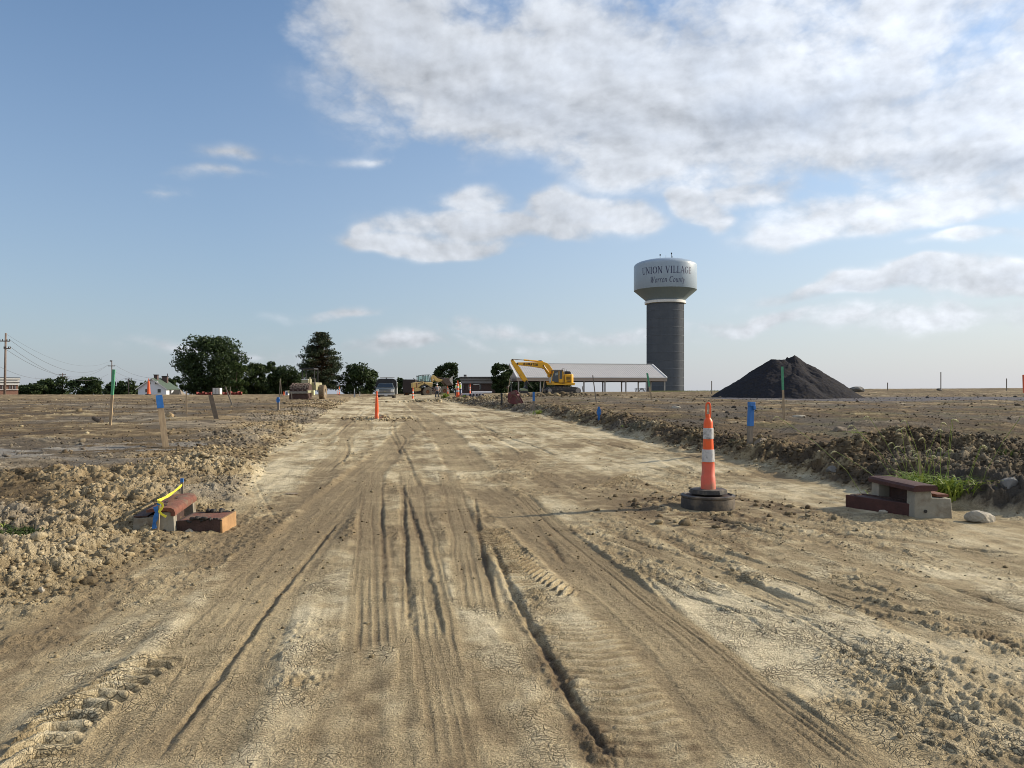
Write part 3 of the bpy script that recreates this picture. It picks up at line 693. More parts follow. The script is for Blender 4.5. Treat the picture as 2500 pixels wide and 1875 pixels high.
# each glyph: width, list of (points, thickness); unit cap height 1
TK, TN = .15, .065
GL = {
 'U': (.82, [([(.17,1),(.17,.3)], TK), (arc(.42,.3,.25,.27,180,360), TN+.03), ([(.67,.3),(.67,1)], TN), ([(.02,.98),(.32,.98)], .05), ([(.55,.98),(.79,.98)], .05)]),
 'N': (.86, [([(.15,0),(.15,1)], TN), ([(.13,.97),(.70,.03)], TK), ([(.70,0),(.70,1)], TN), ([(.02,.02),(.28,.02)], .05), ([(.0,.98),(.2,.98)], .05), ([(.58,.98),(.82,.98)], .05)]),
 'I': (.42, [([(.2,0),(.2,1)], TK), ([(.04,.02),(.36,.02)], .05), ([(.04,.98),(.36,.98)], .05)]),
 'O': (.90, [(arc(.43,.5,.34,.46,60,120), TN), (arc(.43,.5,.34,.46,120,240), TK), (arc(.43,.5,.34,.46,240,300), TN), (arc(.43,.5,.34,.46,300,420), TK)]),
 'V': (.82, [([(.12,1),(.42,0)], TK), ([(.42,0),(.70,1)], TN), ([(.0,.98),(.26,.98)], .05), ([(.58,.98),(.80,.98)], .05)]),
 'L': (.66, [([(.18,0),(.18,1)], TK), ([(.04,.98),(.33,.98)], .05), ([(.04,.03),(.6,.03)], .06), ([(.6,.0),(.62,.26)], .05)]),
 'A': (.84, [([(.10,0),(.40,1)], TN), ([(.40,1),(.70,0)], TK), ([(.22,.36),(.58,.36)], .06), ([(.0,.02),(.22,.02)], .05), ([(.56,.02),(.82,.02)], .05)]),
 'G': (.86, [(arc(.44,.5,.34,.46,55,120), TN), (arc(.44,.5,.34,.46,120,240), TK), (arc(.44,.5,.34,.46,240,320), TN), ([(.70,.14),(.70,.44)], TK), ([(.54,.44),(.82,.44)], .05), ([(.66,.82),(.68,.98)], .05)]),
 'E': (.68, [([(.18,0),(.18,1)], TK), ([(.04,.97),(.58,.97)], .06), ([(.04,.03),(.62,.03)], .06), ([(.2,.52),(.46,.52)], .06), ([(.57,.97),(.58,.78)], .05), ([(.61,.03),(.63,.24)], .05), ([(.46,.42),(.46,.62)], .04)]),
 'W': (1.12, [([(.08,1),(.28,0)], TK), ([(.28,0),(.54,1)], TN), ([(.48,1),(.68,0)], TK), ([(.68,0),(.98,1)], TN), ([(.0,.98),(.2,.98)], .05), ([(.86,.98),(1.06,.98)], .05)]),
 'C': (.84, [(arc(.44,.5,.34,.46,50,120), TN), (arc(.44,.5,.34,.46,120,240), TK), (arc(.44,.5,.34,.46,240,315), TN), ([(.66,.80),(.70,.97)], .05)]),
 'a': (.56, [(arc(.26,.30,.18,.29,50,310), .10), ([(.44,.62),(.44,.08)], .11), ([(.44,.08),(.54,.05)], .07)]),
 'r': (.46, [([(.14,0),(.14,.62)], .12), (arc(.30,.44,.16,.18,160,50), .08)]),
 'e': (.54, [(arc(.27,.31,.19,.30,0,180), .08), (arc(.27,.31,.19,.30,180,320), .11), ([(.09,.34),(.45,.34)], .06)]),
 'n': (.62, [([(.14,0),(.14,.62)], .12), (arc(.30,.40,.16,.21,170,0), .08), ([(.46,.40),(.46,.02)], .12)]),
 'o': (.58, [(arc(.28,.31,.19,.30,0,360,16), .10)]),
 'u': (.62, [([(.12,.62),(.12,.2)], .12), (arc(.28,.2,.16,.19,180,360), .08), ([(.46,0),(.46,.62)], .12)]),
 't': (.40, [([(.18,.84),(.18,.12)], .12), (arc(.28,.12,.10,.11,180,300), .07), ([(.04,.60),(.36,.60)], .06)]),
 'y': (.54, [([(.08,.62),(.28,.02)], .11), ([(.48,.62),(.20,-.26)], .07), ([(.20,-.26),(.08,-.24)], .08)]),
 'K': (.80, [([(.14,0),(.14,1)], .24), ([(.62,1),(.22,.48)], .20), ([(.30,.6),(.68,0)], .24)]),
 'M': (.98, [([(.14,0),(.14,1)], .22), ([(.16,1),(.46,.25)], .18), ([(.46,.25),(.76,1)], .18), ([(.78,1),(.78,0)], .22)]),
 'T': (.72, [([(.36,0),(.36,1)], .24), ([(.02,.9),(.70,.9)], .20)]),
 'S': (.70, [(arc(.34,.74,.22,.18,20,270), .20), (arc(.34,.29,.22,.21,90,-160), .20)]),
 ' ': (.38, []),
}
GLB = dict(GL); GLB['O'] = (.86, [(arc(.42,.5,.28,.40,0,360,16), .22)]); GLB['A'] = (.86, [([(.12,0),(.40,1)], .22), ([(.42,1),(.70,0)], .22), ([(.24,.3),(.58,.3)], .16)])
GLB['U'] = (.80, [([(.15,1),(.15,.35)], .23), (arc(.38,.35,.23,.25,180,360), .22), ([(.61,.35),(.61,1)], .23)])
def lettering(text, height, font=GL, shear=0.0, gap=.04, xs=1.0, warp=None, thick=.012):
    """flat raised letters in the XZ plane, facing -Y, centred on x"""
    W_ = sum(font[c][0]+gap for c in text)-gap
    mb = MB(); x0 = -W_/2; k = 0
    for c in text:
        w, strokes = font[c]
        for pts, th in strokes:
            k += 1; y = -thick-.0015*(k % 5)
            for a, b in zip(pts[:-1], pts[1:]):
                k += 1; y = -thick-.0012*(k % 7)*max(1, height)
                dx, dz = b[0]-a[0], b[1]-a[1]; L = math.hypot(dx, dz) or 1; nx, nz_ = -dz/L*th/2, dx/L*th/2; ex, ez = dx/L*.012, dz/L*.012
                q = [(a[0]-ex+nx, a[1]-ez+nz_), (a[0]-ex-nx, a[1]-ez-nz_), (b[0]+ex-nx, b[1]+ez-nz_), (b[0]+ex+nx, b[1]+ez+nz_)]
                P = []
                for (u, v) in q:
                    X = (x0+u+shear*(v-.5))*height*xs; Z = (v-.5)*height
                    P.append((X, y, Z))
                if warp: P = [warp(*p) for p in P]
                mb.add(P, [(0, 1, 2, 3)])
        x0 += w+gap
    return mb

# ================================================================== materials
m_conc = pm('shaft_concrete', (.096, .108, .126), .9, .10, .35, .01, stretch=(1, 1, 3))
m_tank = pm('tank_paint', (.30, .37, .44), .35, .04, .3, spec=.5)
m_cone = pm('tank_underside_shade', (.17, .215, .235), .5, .05, .3)  # tank paint darkened, shade under the bowl put into the colour
m_white = pm('white_paint', (.72, .72, .70), .5, .05, 2)
m_navy = pm('navy_lettering', (.03, .035, .09), .5, .05, 2)
m_black = pm('black_lettering', (.015, .015, .015), .6, .05, 2)
m_dark = pm('dark_steel', (.018, .018, .020), .6, .2, 3)
m_wood = pm('weathered_lath', (.36, .27, .17), .85, .25, 9, .002, stretch=(3, 3, .6))
m_woodg = pm('grey_lath', (.20, .17, .135), .9, .25, 9, .002, stretch=(3, 3, .6))
m_bluep = pm('blue_marking_paint', (.02, .14, .42), .6, .12, 12)
m_greenp = pm('green_marking_paint', (.08, .30, .16), .6, .12, 12)
m_orange = pm('orange_plastic', (.76, .10, .014), .45, .06, 6, dirt=(.45, .16, .07), dirt_amt=.25)
m_pink = pm('faded_orange_plastic', (.66, .115, .065), .55, .1, 6, dirt=(.36, .15, .09), dirt_amt=.4)
m_refl = pm('scuffed_white_band', (.50, .50, .50), .5, .05, 14, dirt=(.13, .13, .14), dirt_amt=.28)
m_rubber = pm('dusty_black_rubber', (.045, .042, .04), .8, .2, 7, .004, dirt=(.16, .135, .10), dirt_amt=.35)
m_rust = pm('rusty_cast_iron', (.155, .058, .036), .85, .35, 9, .006, dirt=(.16, .11, .07), dirt_amt=.4)
m_rustd = pm('dark_rusty_iron', (.055, .030, .024), .85, .35, 8, .006)
m_precast = pm('precast_concrete', (.27, .255, .205), .85, .2, 5, .004, dirt=(.16, .13, .09), dirt_amt=.4)
m_bark = pm('bark', (.09, .07, .05), .9, .3, 4, .02, stretch=(2, 2, .4))
m_glass = pm('dark_glass', (.015, .02, .025), .08, .1, 2, spec=.8)
m_yel = pm('excavator_yellow', (.78, .40, .015), .42, .05, 2, dirt=(.42, .26, .08), dirt_amt=.12)
m_cream = pm('faded_loader_yellow', (.60, .42, .15), .55, .10, 2, dirt=(.38, .28, .16), dirt_amt=.35)
m_steel = pm('worn_steel', (.30, .27, .24), .45, .2, 4, metal=.4)
m_tyre = pm('dusty_tyre', (.13, .11, .085), .9, .25, 4)
m_rim = pm('rusty_brown_rim', (.20, .09, .045), .8, .2, 3)

# ================================================================== water tower
def water_tower():
    D = 280.0; k = D/F; X = (1624-HX)*k; zb = ground_z(X, D)-1.0
    z = lambda py: CAMZ+(HY-py)*k
    t = thing('water_tower', 'tall water tower with dark concrete shaft and pale blue lettered tank', 'water tower', (X, D, 0))
    Rt, Rs = 11.45, 6.75
    mb = MB(); prof = []; zz = zb; ztop = z(739)
    mb.lathe([(Rs, zb), (Rs, ztop)], 96)
    # form-liner flutes as real ribs, lift joints as bands
    n = 96
    for i in range(n):
        a = 2*math.pi*i/n
        mb.box((Rs*math.cos(a), Rs*math.sin(a), (zb+ztop)/2), (.10, .16, ztop-zb-.3), Matrix.Rotation(a, 3, 'Z'))
    mb.build('shaft', m_shaft(), t, smooth='auto')
    j = MB(); q = zb+3.2
    while q < ztop-1:
        j.lathe([(Rs+.02, q-.10), (Rs+.085, q-.07), (Rs+.085, q+.07), (Rs+.02, q+.10)], 64); q += 3.05
    j.build('lift_band', m_conc, t, smooth=True)
    MB().lathe([(Rs+.05, ztop-.55), (Rs+.75, ztop-.45), (Rs+.80, ztop+.35), (Rs+.25, ztop+.62), (Rs, ztop+.62)], 96).build('collar_ring', m_white, t, smooth='auto')
    zc = z(709.5)
    MB().lathe([(Rs+.1, ztop+.3), (Rs+.25, ztop+.65), (Rt-.05, zc-.05)], 96).build('cone_underside', m_cone, t, smooth='auto')
    zt = zc+ (709.5-652)*k
    MB().lathe([(Rt-.05, zc-.05), (Rt, zc+.05), (Rt, zt), (Rt-.12, zt+.55), (Rt-.5, zt+1.0), (Rt-1.4, zt+1.5), (Rt-3.5, zt+2.1), (Rt-6.5, zt+2.65), (Rt-9, zt+2.9), (.9, zt+3.0), (.9, zt+3.35), (0, zt+3.4)], 128).build('tank', m_tank, t, smooth='auto')
    ang0 = math.asin(8/1)if False else math.atan2(X, D)   # the lettering faces the road, turned a little to the right of the sight line
    def warp(zc_, off):
        def f(x, y, zz_):
            a = x/Rt+off; r = Rt-y
            return (r*math.sin(a), -r*math.cos(a), zz_+zc_)
        return f
    zt1 = CAMZ+(HY-657.5)/F*(D-Rt)
    w = lettering('UNION VILLAGE', 2.5, GL, 0, .05, 1, None)
    xs = 1.0
    W1 = sum(GL[c][0]+.05 for c in 'UNION VILLAGE')*2.5
    xs = 2*math.asin(min(.99, 57.2*k/Rt))*Rt/W1
    lettering('UNION VILLAGE', 2.5, GL, 0, .05, xs, warp(zt1, .066), .02).build('name_lettering', m_navy, t, label='navy serif words UNION VILLAGE on the tank')
    W2 = sum(GL[c][0]+.03 for c in 'Warren County')*2.2
    xs2 = 2*math.asin(41.8*k/Rt)*Rt/W2
    zt2 = CAMZ+(HY-681)/F*(D-Rt)
    lettering('Warren County', 2.1, GL, .22, .03, xs2, warp(zt2, .088), .02).build('county_lettering', m_navy, t, label='navy italic words Warren County on the tank')
    # antennas and hatch rail on the roof
    for (px, h, wd, head) in ((1609, 1.3, .07, .4), (1623, 1.2, .04, 0), (1636.5, 1.9, .09, .42), (1639, 1.0, .05, 0)):
        a = MB(); x = (px-1624)*k; a.cyl((x, -2, zt+2.7), (x, -2, zt+2.8+h), wd, wd, 6)
        if head: a.box((x, -2.1, zt+2.8+h), (head, .3, head*1.2))
        a.build('antenna', m_dark, t)
    # rotate the lettering towards the viewer
    for c in t.children:
        if 'lettering' in c.name: c.rotation_euler = (0, 0, -ang0)
def m_shaft():
    m = bpy.data.materials.new('shaft_cast_concrete'); m.use_nodes = True; t = m.node_tree; ns = t.nodes; L = t.links.new
    bs = ns['Principled BSDF']; bs.inputs['Roughness'].default_value = .9
    tc_ = ns.new('ShaderNodeTexCoord'); mp = ns.new('ShaderNodeMapping'); mp.inputs['Scale'].default_value = (.03, .03, 1); L(tc_.outputs['Object'], mp.inputs[0])
    n = ns.new('ShaderNodeTexNoise'); n.inputs['Scale'].default_value = .5; n.inputs['Detail'].default_value = 6; L(mp.outputs[0], n.inputs[0])
    n2_ = ns.new('ShaderNodeTexNoise'); n2_.inputs['Scale'].default_value = .35; n2_.inputs['Detail'].default_value = 6; L(tc_.outputs['Object'], n2_.inputs[0])
    a = ns.new('ShaderNodeMath'); a.operation = 'ADD'; L(n.outputs['Fac'], a.inputs[0]); L(n2_.outputs['Fac'], a.inputs[1])
    r = ns.new('ShaderNodeValToRGB'); e = r.color_ramp.elements; e[0].position = .38; e[1].position = .62; e[0].color = (.084, .096, .114, 1); e[1].color = (.102, .115, .134, 1)
    s = ns.new('ShaderNodeMath'); s.operation = 'MULTIPLY'; s.inputs[1].default_value = .5; L(a.outputs[0], s.inputs[0]); L(s.outputs[0], r.inputs[0]); L(r.outputs[0], bs.inputs['Base Color'])
    return m
water_tower()

# ================================================================== pavilion
def pavilion():
    De = 157.0; k = De/F
    m_roof = pm('ribbed_metal_roof', (.46, .44, .415), .5, .05, .6, spec=.5); m_gab = pm('tan_siding', (.36, .29, .235), .7, .06, 2, stretch=(1, 1, 8))
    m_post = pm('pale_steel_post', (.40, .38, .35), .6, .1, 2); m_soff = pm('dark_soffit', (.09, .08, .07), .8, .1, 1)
    X0 = (1262.5-HX)*k; X1 = (1628-HX)*k; L = X1-X0; W_ = 17.5
    ze = CAMZ+(HY-922)*k; zr = CAMZ+(HY-889)*(De+W_/2)/F; zf = CAMZ+(HY-929.8)*k; zg = min(ground_z((X0+X1)/2, De+W_/2), 1.4)-.1
    t = thing('pavilion', 'long open-sided pavilion with grey ribbed metal roof and tan gable end', 'pavilion', (X0, De, 0), R(10))
    L = ((1628-HX)/F*(De+5.6)-X0)/math.cos(R(10))
    # roof slopes with real standing ribs
    hw = W_/2; rise = zr-ze
    s1 = MB(); s1.add([(0, 0, ze), (L, 0, ze), (L, hw, zr), (0, hw, zr), (0, 0, ze+.12), (L, 0, ze+.12), (L, hw, zr+.12), (0, hw, zr+.12)],
                      [(3, 2, 1, 0), (4, 5, 6, 7), (0, 1, 5, 4), (1, 2, 6, 5), (2, 3, 7, 6), (3, 0, 4, 7)])
    n = int(L/.46)
    for i in range(n+1):
        x = .05+(L-.1)*i/n
        s1.add([(x-.04, .01, ze+.12), (x+.04, .01, ze+.12), (x+.04, hw, zr+.12), (x-.04, hw, zr+.12), (x-.02, .01, ze+.15), (x+.02, .01, ze+.15), (x+.02, hw, zr+.15), (x-.02, hw, zr+.15)],
               [(4, 5, 6, 7), (0, 1, 5, 4), (1, 2, 6, 5), (3, 0, 4, 7)])
    rf = s1.build('roof', m_roof, t)
    s2 = MB(); s2.add([(0, W_, ze), (L, W_, ze), (L, hw, zr), (0, hw, zr), (0, W_, ze+.12), (L, W_, ze+.12), (L, hw+.002, zr+.12), (0, hw+.002, zr+.12)],
                      [(0, 1, 2, 3), (7, 6, 5, 4), (0, 4, 5, 1), (3, 7, 4, 0), (1, 5, 6, 2)])
    s2.build('rear_roof_slope', m_roof, t)
    MB().box((L/2, hw, zr+.2), (L+.1, .35, .10)).build('ridge_cap', m_white, rf)
    for x, nm in ((-.02, 'gable'), (L+.02, 'gable')):
        g = MB(); g.add([(x-.04, -.02, zf), (x-.04, W_+.02, zf), (x-.04, W_, ze+.02), (x-.04, hw, zr+.02), (x-.04, 0, ze+.02), (x+.04, -.02, zf), (x+.04, W_+.02, zf), (x+.04, W_, ze+.02), (x+.04, hw, zr+.02), (x+.04, 0, ze+.02)],
                        [(0, 1, 2, 3, 4), (9, 8, 7, 6, 5), (0, 5, 6, 1), (1, 6, 7, 2), (2, 7, 8, 3), (3, 8, 9, 4), (4, 9, 5, 0)])
        g.build(nm, m_gab, t)
        for (ya, za, yb, zb2) in ((0, ze, hw, zr), (W_, ze, hw, zr)):
            MB().add([(x-.12, ya, za+.02), (x-.12, yb, zb2+.02), (x-.12, yb, zb2+.26), (x-.12, ya, za+.26), (x+.10, ya, za+.02), (x+.10, yb, zb2+.02), (x+.10, yb, zb2+.26), (x+.10, ya, za+.26)],
                     [(0, 1, 2, 3), (7, 6, 5, 4), (3, 2, 6, 7), (1, 0, 4, 5), (0, 3, 7, 4), (2, 1, 5, 6)]).build('rake_trim', m_white, t)
    MB().box((L/2, -.04, (ze+zf)/2-.02), (L+.1, .08, ze-zf)).build('fascia', m_gab, t)
    MB().box((L/2, W_+.04, (ze+zf)/2-.02), (L+.1, .08, ze-zf)).build('fascia', m_gab, t)
    MB().box((L/2, -.12, ze+.06), (L+.2, .14, .16)).build('gutter', m_white, t)
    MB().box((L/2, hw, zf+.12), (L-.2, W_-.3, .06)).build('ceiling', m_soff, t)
    fr = [.35, 5.0, 9.7, 14.4, 19.0, 23.6, 28.2, L-.35]
    for x in fr:
        for y in (.35, hw, W_-.35):
            if y == hw and x not in (fr[0], fr[-1]): continue
            MB().box((x, y, (zg+zf+.1)/2), (.26, .26, zf+.1-zg)).build('post', m_post, t)
    for x in fr:
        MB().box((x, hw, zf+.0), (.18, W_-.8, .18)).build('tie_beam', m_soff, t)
    MB().box((L/2, hw, zg+.03), (L, W_, .12)).build('slab', m_precast, t)
    return zg
pz = pavilion()

def picnic_table(px, D, rz, stacked, lab):
    p = gat(px, D); z0 = pz+.1+(0.86 if stacked else 0)
    t = thing('picnic_table', lab, 'picnic table', (p.x, D, z0), rz, 'picnic tables at the end of the pavilion')
    MB().box((0, 0, .75), (1.9, .75, .06)).build('table_top', m_dark, t)
    for s in (-1, 1): MB().box((0, s*.72, .45), (1.9, .27, .05)).build('bench', m_dark, t)
    for s in (-1, 1):
        a = MB(); a.cyl((s*.7, -.65, 0), (s*.7, -.2, .72), .05, .05, 6); a.cyl((s*.7, .65, 0), (s*.7, .2, .72), .05, .05, 6); a.box((s*.7, 0, .42), (.06, 1.5, .08))
        a.build('leg', m_dark, t)
picnic_table(1561, 163.5, R(4), False, 'dark picnic table at the left of the pair under the pavilion')
picnic_table(1574, 163.5, R(4), False, 'dark picnic table at the right of the pair under the pavilion')
picnic_table(1567, 161.5, R(86), False, 'dark picnic table standing crosswise in front of the other two')

# ================================================================== low dark building in the middle
def low_building():
    D = 150.0; k = D/F; t = thing('school_building', 'low dark brick building with grey panelled fascia and flat roof', 'building', ((1128-HX)*k, D, 0))
    z = lambda py: CAMZ+(HY-py)*k
    mbk = pm('dark_brown_brick', (.075, .05, .045), .9, .15, 3); mfa = pm('grey_fascia_panel', (.21, .21, .215), .6, .05, .6); mtr = pm('dark_trim', (.04, .04, .045), .6, .05, 1)
    Wd = 112*k; zb = .4
    MB().box((Wd/2, 6, (zb+z(936))/2), (Wd, 12, z(936)-zb)).build('wall', mbk, t)
    MB().box((Wd/2, 5.9, (z(936)+z(929))/2), (Wd+.3, 12.6, z(929)-z(936))).build('lower_fascia', mfa, t)
    MB().box((Wd/2, 5.85, (z(928.6)+z(923))/2), (Wd+.6, 13.0, z(923)-z(928.6))).build('upper_fascia', mfa, t)
    MB().box((Wd/2, 5.8, z(921.8)), (Wd+1.0, 13.6, 1.9*k)).build('roof', mtr, t)
    MB().box((Wd/2, 5.8, z(920.2)), (Wd+1.1, 13.7, 1.0*k)).build('roof_edge', m_white, t)
    MB().box((4*k, 5, z(917)), (6*k, 2.4, 7*k)).build('vent_box', mtr, t)
    for px in (1134, 1146, 1173, 1203, 1208):
        w = MB().box(((px-1128)*k, -.03, (z(939)+z(951))/2), (4*k, .1, 12*k)).build('window', m_glass, t)
        MB().box(((px-1128)*k-2.2*k, -.09, (z(939)+z(951))/2), (.6*k, .06, 12.4*k)).build('frame', m_steel, w)
    MB().box(((1163-1128)*k, -.05, z(939)), (15*k, .12, 1.8*k)).build('canopy', m_white, t)
low_building()

# ================================================================== trees
def leaf_mat(name, c1, c2):
    m = bpy.data.materials.new(name); m.use_nodes = True; t = m.node_tree; ns = t.nodes; L = t.links.new
    bs = ns['Principled BSDF']; bs.inputs['Roughness'].default_value = .6; bs.inputs['Specular IOR Level'].default_value = .25
    tcn = ns.new('ShaderNodeTexCoord'); n = ns.new('ShaderNodeTexNoise'); n.inputs['Scale'].default_value = .7; n.inputs['Detail'].default_value = 5; L(tcn.outputs['Object'], n.inputs[0])
    r = ns.new('ShaderNodeValToRGB'); e = r.color_ramp.elements; e[0].position = .35; e[1].position = .65; e[0].color = (*c1, 1); e[1].color = (*c2, 1); L(n.outputs['Fac'], r.inputs[0])
    L(r.outputs[0], bs.inputs['Base Color'])
    tr = ns.new('ShaderNodeBsdfTranslucent'); L(r.outputs[0], tr.inputs[0]); mx = ns.new('ShaderNodeMixShader'); mx.inputs[0].default_value = .22
    L(bs.outputs[0], mx.inputs[1]); L(tr.outputs[0], mx.inputs[2]); L(mx.outputs[0], ns['Material Output'].inputs[0])
    return m
lf_dark = leaf_mat('dark_green_foliage', (.018, .032, .012), (.052, .082, .026))
lf_mid = leaf_mat('mid_green_foliage', (.028, .050, .014), (.070, .105, .030))
lf_pine = leaf_mat('pine_needles', (.020, .034, .018), (.050, .066, .030))
lf_brown = leaf_mat('dead_brown_needles', (.045, .026, .014), (.085, .050, .024))
def leaves(name, C, S, rng, mat, parent, k=1.0, flat=.35):
    """C (n,3) leaf centres, S (n,) sizes -> one mesh of small angular leaf clumps"""
    n = len(C); th = rng.uniform(0, 6.28, n); ph = rng.uniform(-1, 1, n)
    nrm = np.stack([np.cos(th)*np.sqrt(1-ph**2), np.sin(th)*np.sqrt(1-ph**2), ph+flat], -1); nrm /= np.linalg.norm(nrm, axis=1, keepdims=True)
    a = np.cross(nrm, rng.normal(size=(n, 3))); a /= np.linalg.norm(a, axis=1, keepdims=True); b = np.cross(nrm, a)
    s = S[:, None]
    P = np.stack([C-a*s*.9, C-b*s*.45+a*s*.1, C+a*s*1.0, C+b*s*.5-a*s*.1], 1)
    P += rng.normal(0, .12, P.shape)*s[:, None]*k
    F_ = np.arange(n*4).reshape(n, 4)
    o = npmesh(name, P.reshape(-1, 3), F_, [mat]); o.parent = parent; return o
def trunk(parent, h, r, rng, limbs=7, spread=4.0, name='trunk', z0=0.0):
    mb = MB(); p = Vector((0, 0, z0-1.0)); rr = r
    pts = [(p, r)]
    for i in range(6):
        p = p+Vector((rng.normal(0, .12), rng.normal(0, .12), (h+1)/6)); rr *= .82; pts.append((p.copy(), rr))
    for (a, ra), (b, rb) in zip(pts[:-1], pts[1:]): mb.cyl(a, b, ra, rb, 8)
    for i in range(limbs):
        j = 2+i % 4; a, ra = pts[j]; an = rng.uniform(0, 6.28); q = a.copy(); dr = Vector((math.cos(an), math.sin(an), rng.uniform(.3, 1.0))).normalized(); r1 = ra*.55
        for s in range(3):
            e = q+dr*spread/3; mb.cyl(q, e, r1, r1*.65, 6); r1 *= .65; q = e; dr = (dr+Vector((rng.normal(0, .2), rng.normal(0, .2), .15))).normalized()
    return mb.build(name, m_bark, parent, smooth=True)
def tree(name, label, px, top, wpx, D, mat, seed, nl=5000, ls=.34, base=962, lobes=26, group='trees along the far edge of the site', low=.12, shape=1.0, cat='tree', sink=True, lean=0):
    k = D/F; rng = np.random.default_rng(seed); p = gat(px, D)
    zb = min(p.z, CAMZ+(HY-base)*k); Htot = CAMZ+(HY-top)*k-zb; Rx = wpx*k/2
    t = thing(name, label, cat, (p.x, D, zb), 0, group)
    trunk(t, Htot*.7, max(.15, Htot*.022), rng, 7, Rx*.75)
    # lobes: overlapping clumps in a domed envelope
    C = []; S = []
    per = nl//lobes
    for i in range(lobes):
        a = rng.uniform(0, 6.28); u = rng.random()
        zf_ = low+(1-low)*(.05+.85*u); env = max(.15, math.sin(math.pi*min(1, max(0, (zf_-low*.3)/(1.02-low*.3)))**(.85*shape)))**.6
        r_ = Rx*env*math.sqrt(rng.uniform(.15, 1.0))*.80
        lc = np.array([math.cos(a)*r_+lean*(zf_-.5)*Rx, math.sin(a)*r_*.8, Htot*zf_*.93]); lr = Rx*rng.uniform(.15, .38)*(1.0 if lobes < 60 else .8); lz = lr*rng.uniform(.6, .9)
        d = rng.normal(size=(per, 3)); d /= np.linalg.norm(d, axis=1, keepdims=True); rad = rng.uniform(.55, 1.08, (per, 1))**.6
        # surface broken up by smaller tufts
        tuft = 1+.28*np.sin(d[:, :1]*9+i)*np.sin(d[:, 1:2]*8+i*2)*np.sin(d[:, 2:3]*9)
        q = lc+d*rad*tuft*np.array([lr, lr, lz]); C.append(q); S.append(rng.uniform(.6, 1.35, per)*ls)
    C = np.concatenate(C); S = np.concatenate(S); C[:, 2] = np.maximum(C[:, 2], .2); C[:, 2] *= Htot/np.percentile(C[:, 2], 99.7); C[:, 0] *= Rx/max(np.percentile(C[:, 0], 99), -np.percentile(C[:, 0], 1))
    leaves('crown', C, S, rng, mat, t)
    return t
def conifer(name, label, px, top, wpx, D, seed, nl=9000, base=964, group=None, ls=.26, brown=True):
    k = D/F; rng = np.random.default_rng(seed); p = gat(px, D); zb = min(p.z, CAMZ+(HY-base)*k); Ht = CAMZ+(HY-top)*k-zb; Rx = wpx*k/2
    t = thing(name, label, 'pine tree', (p.x, D, zb), 0, group)
    tr = MB(); tr.cyl((0, 0, -1), (.2, 0, Ht*.5), .32, .22, 8); tr.cyl((.2, 0, Ht*.5), (.0, 0, Ht*.97), .22, .05, 8)
    tr.cyl((.9, .3, -1), (.6, .2, Ht*.6), .22, .1, 7)
    C = []; S = []; B = []; nb = 86
    for i in range(nb):
        u = i/nb; z = Ht*(.10+.88*u); a = rng.uniform(0, 6.28)
        prof = (.55+.45*math.sin(min(1, (u+.12)*1.6)*math.pi/1.25)) if u < .45 else (1-(u-.45)/.60)**.9
        Lb = Rx*max(.10, prof)*rng.uniform(.62, 1.1)
        up = .10+.35*u; n_ = int(nl/nb*(.4+.9*prof)); s = rng.random(n_)**.7
        droop = -.18*s*s*Lb
        bx = math.cos(a)*Lb*s; by = math.sin(a)*Lb*s; bz = z+s*Lb*up+droop+.12*Lb*np.maximum(0, s-.7)
        w = .36+.50*(1-abs(s-.6))
        q = np.stack([bx+rng.normal(0, 1, n_)*w*.8, by+rng.normal(0, 1, n_)*w*.8, bz+rng.normal(0, 1, n_)*w*.40], -1)
        C.append(q); S.append(rng.uniform(.6, 1.3, n_)*ls)
        B.append((s < .55) & (rng.random(n_) < .75))
        tr.cyl((0, 0, z), (math.cos(a)*Lb*.85, math.sin(a)*Lb*.85, z+.85*Lb*up-.1*Lb), .07, .025, 5)
    tr.build('trunk', m_bark, t, smooth=True)
    C = np.concatenate(C); S = np.concatenate(S); B = np.concatenate(B); C[:, 2] = np.minimum(C[:, 2], Ht)
    leaves('crown', C[~B], S[~B], rng, lf_pine, t, flat=.8)
    leaves('inner_needles', C[B], S[B], rng, lf_brown, t, flat=.8, k=1).__setitem__('label', 'brown dead needles near the trunk')
GT = 'trees along the far edge of the site'
tree('broadleaf_tree', 'low bushy tree beside the brick building at the far left', 76, 938, 76, 235, lf_dark, 1, 3600, .40, base=966, lobes=20, low=.0)
tree('broadleaf_tree', 'round dark tree left of the four-armed power pole', 128, 921, 66, 240, lf_dark, 2, 4500, .40, base=966, lobes=22, low=.0)
tree('broadleaf_tree', 'twin-topped dark tree between the multi-armed pole and green-topped lath', 212, 922, 80, 240, lf_dark, 3, 5200, .40, base=966, lobes=26, low=.0)
tree('broadleaf_tree', 'loose tree behind the pole left of the white house', 300, 930, 74, 245, lf_dark, 4, 3600, .38, base=966, lobes=20, low=.0)
tree('broadleaf_tree', 'small tree just behind the chimneys of the white house', 352, 932, 40, 260, lf_dark, 5, 2200, .38, base=966, lobes=14, low=.0)
tree('broadleaf_tree', 'small round tree between the white house and the big maple', 428, 920, 50, 255, lf_dark, 6, 3200, .38, base=966, lobes=16, low=.0)
tree('maple_tree', 'largest broad spreading dark green tree right of the white house', 516, 823, 160, 240, lf_dark, 13, 24000, .40, base=966, lobes=100, low=.06, shape=.9)
tree('maple_tree', 'lighter green tree against the right side of the biggest tree', 583, 884, 48, 225, lf_mid, 8, 6000, .36, base=966, lobes=22, low=.05)
tree('broadleaf_tree', 'rounded dark tree second to the right of the biggest tree', 626, 888, 58, 250, lf_dark, 9, 7500, .38, base=966, lobes=50, low=.02)
tree('broadleaf_tree', 'narrow-topped dark tree between two rounder ones behind the roller', 656, 884, 40, 252, lf_dark, 10, 5500, .36, base=966, lobes=44, low=.02, shape=1.2)
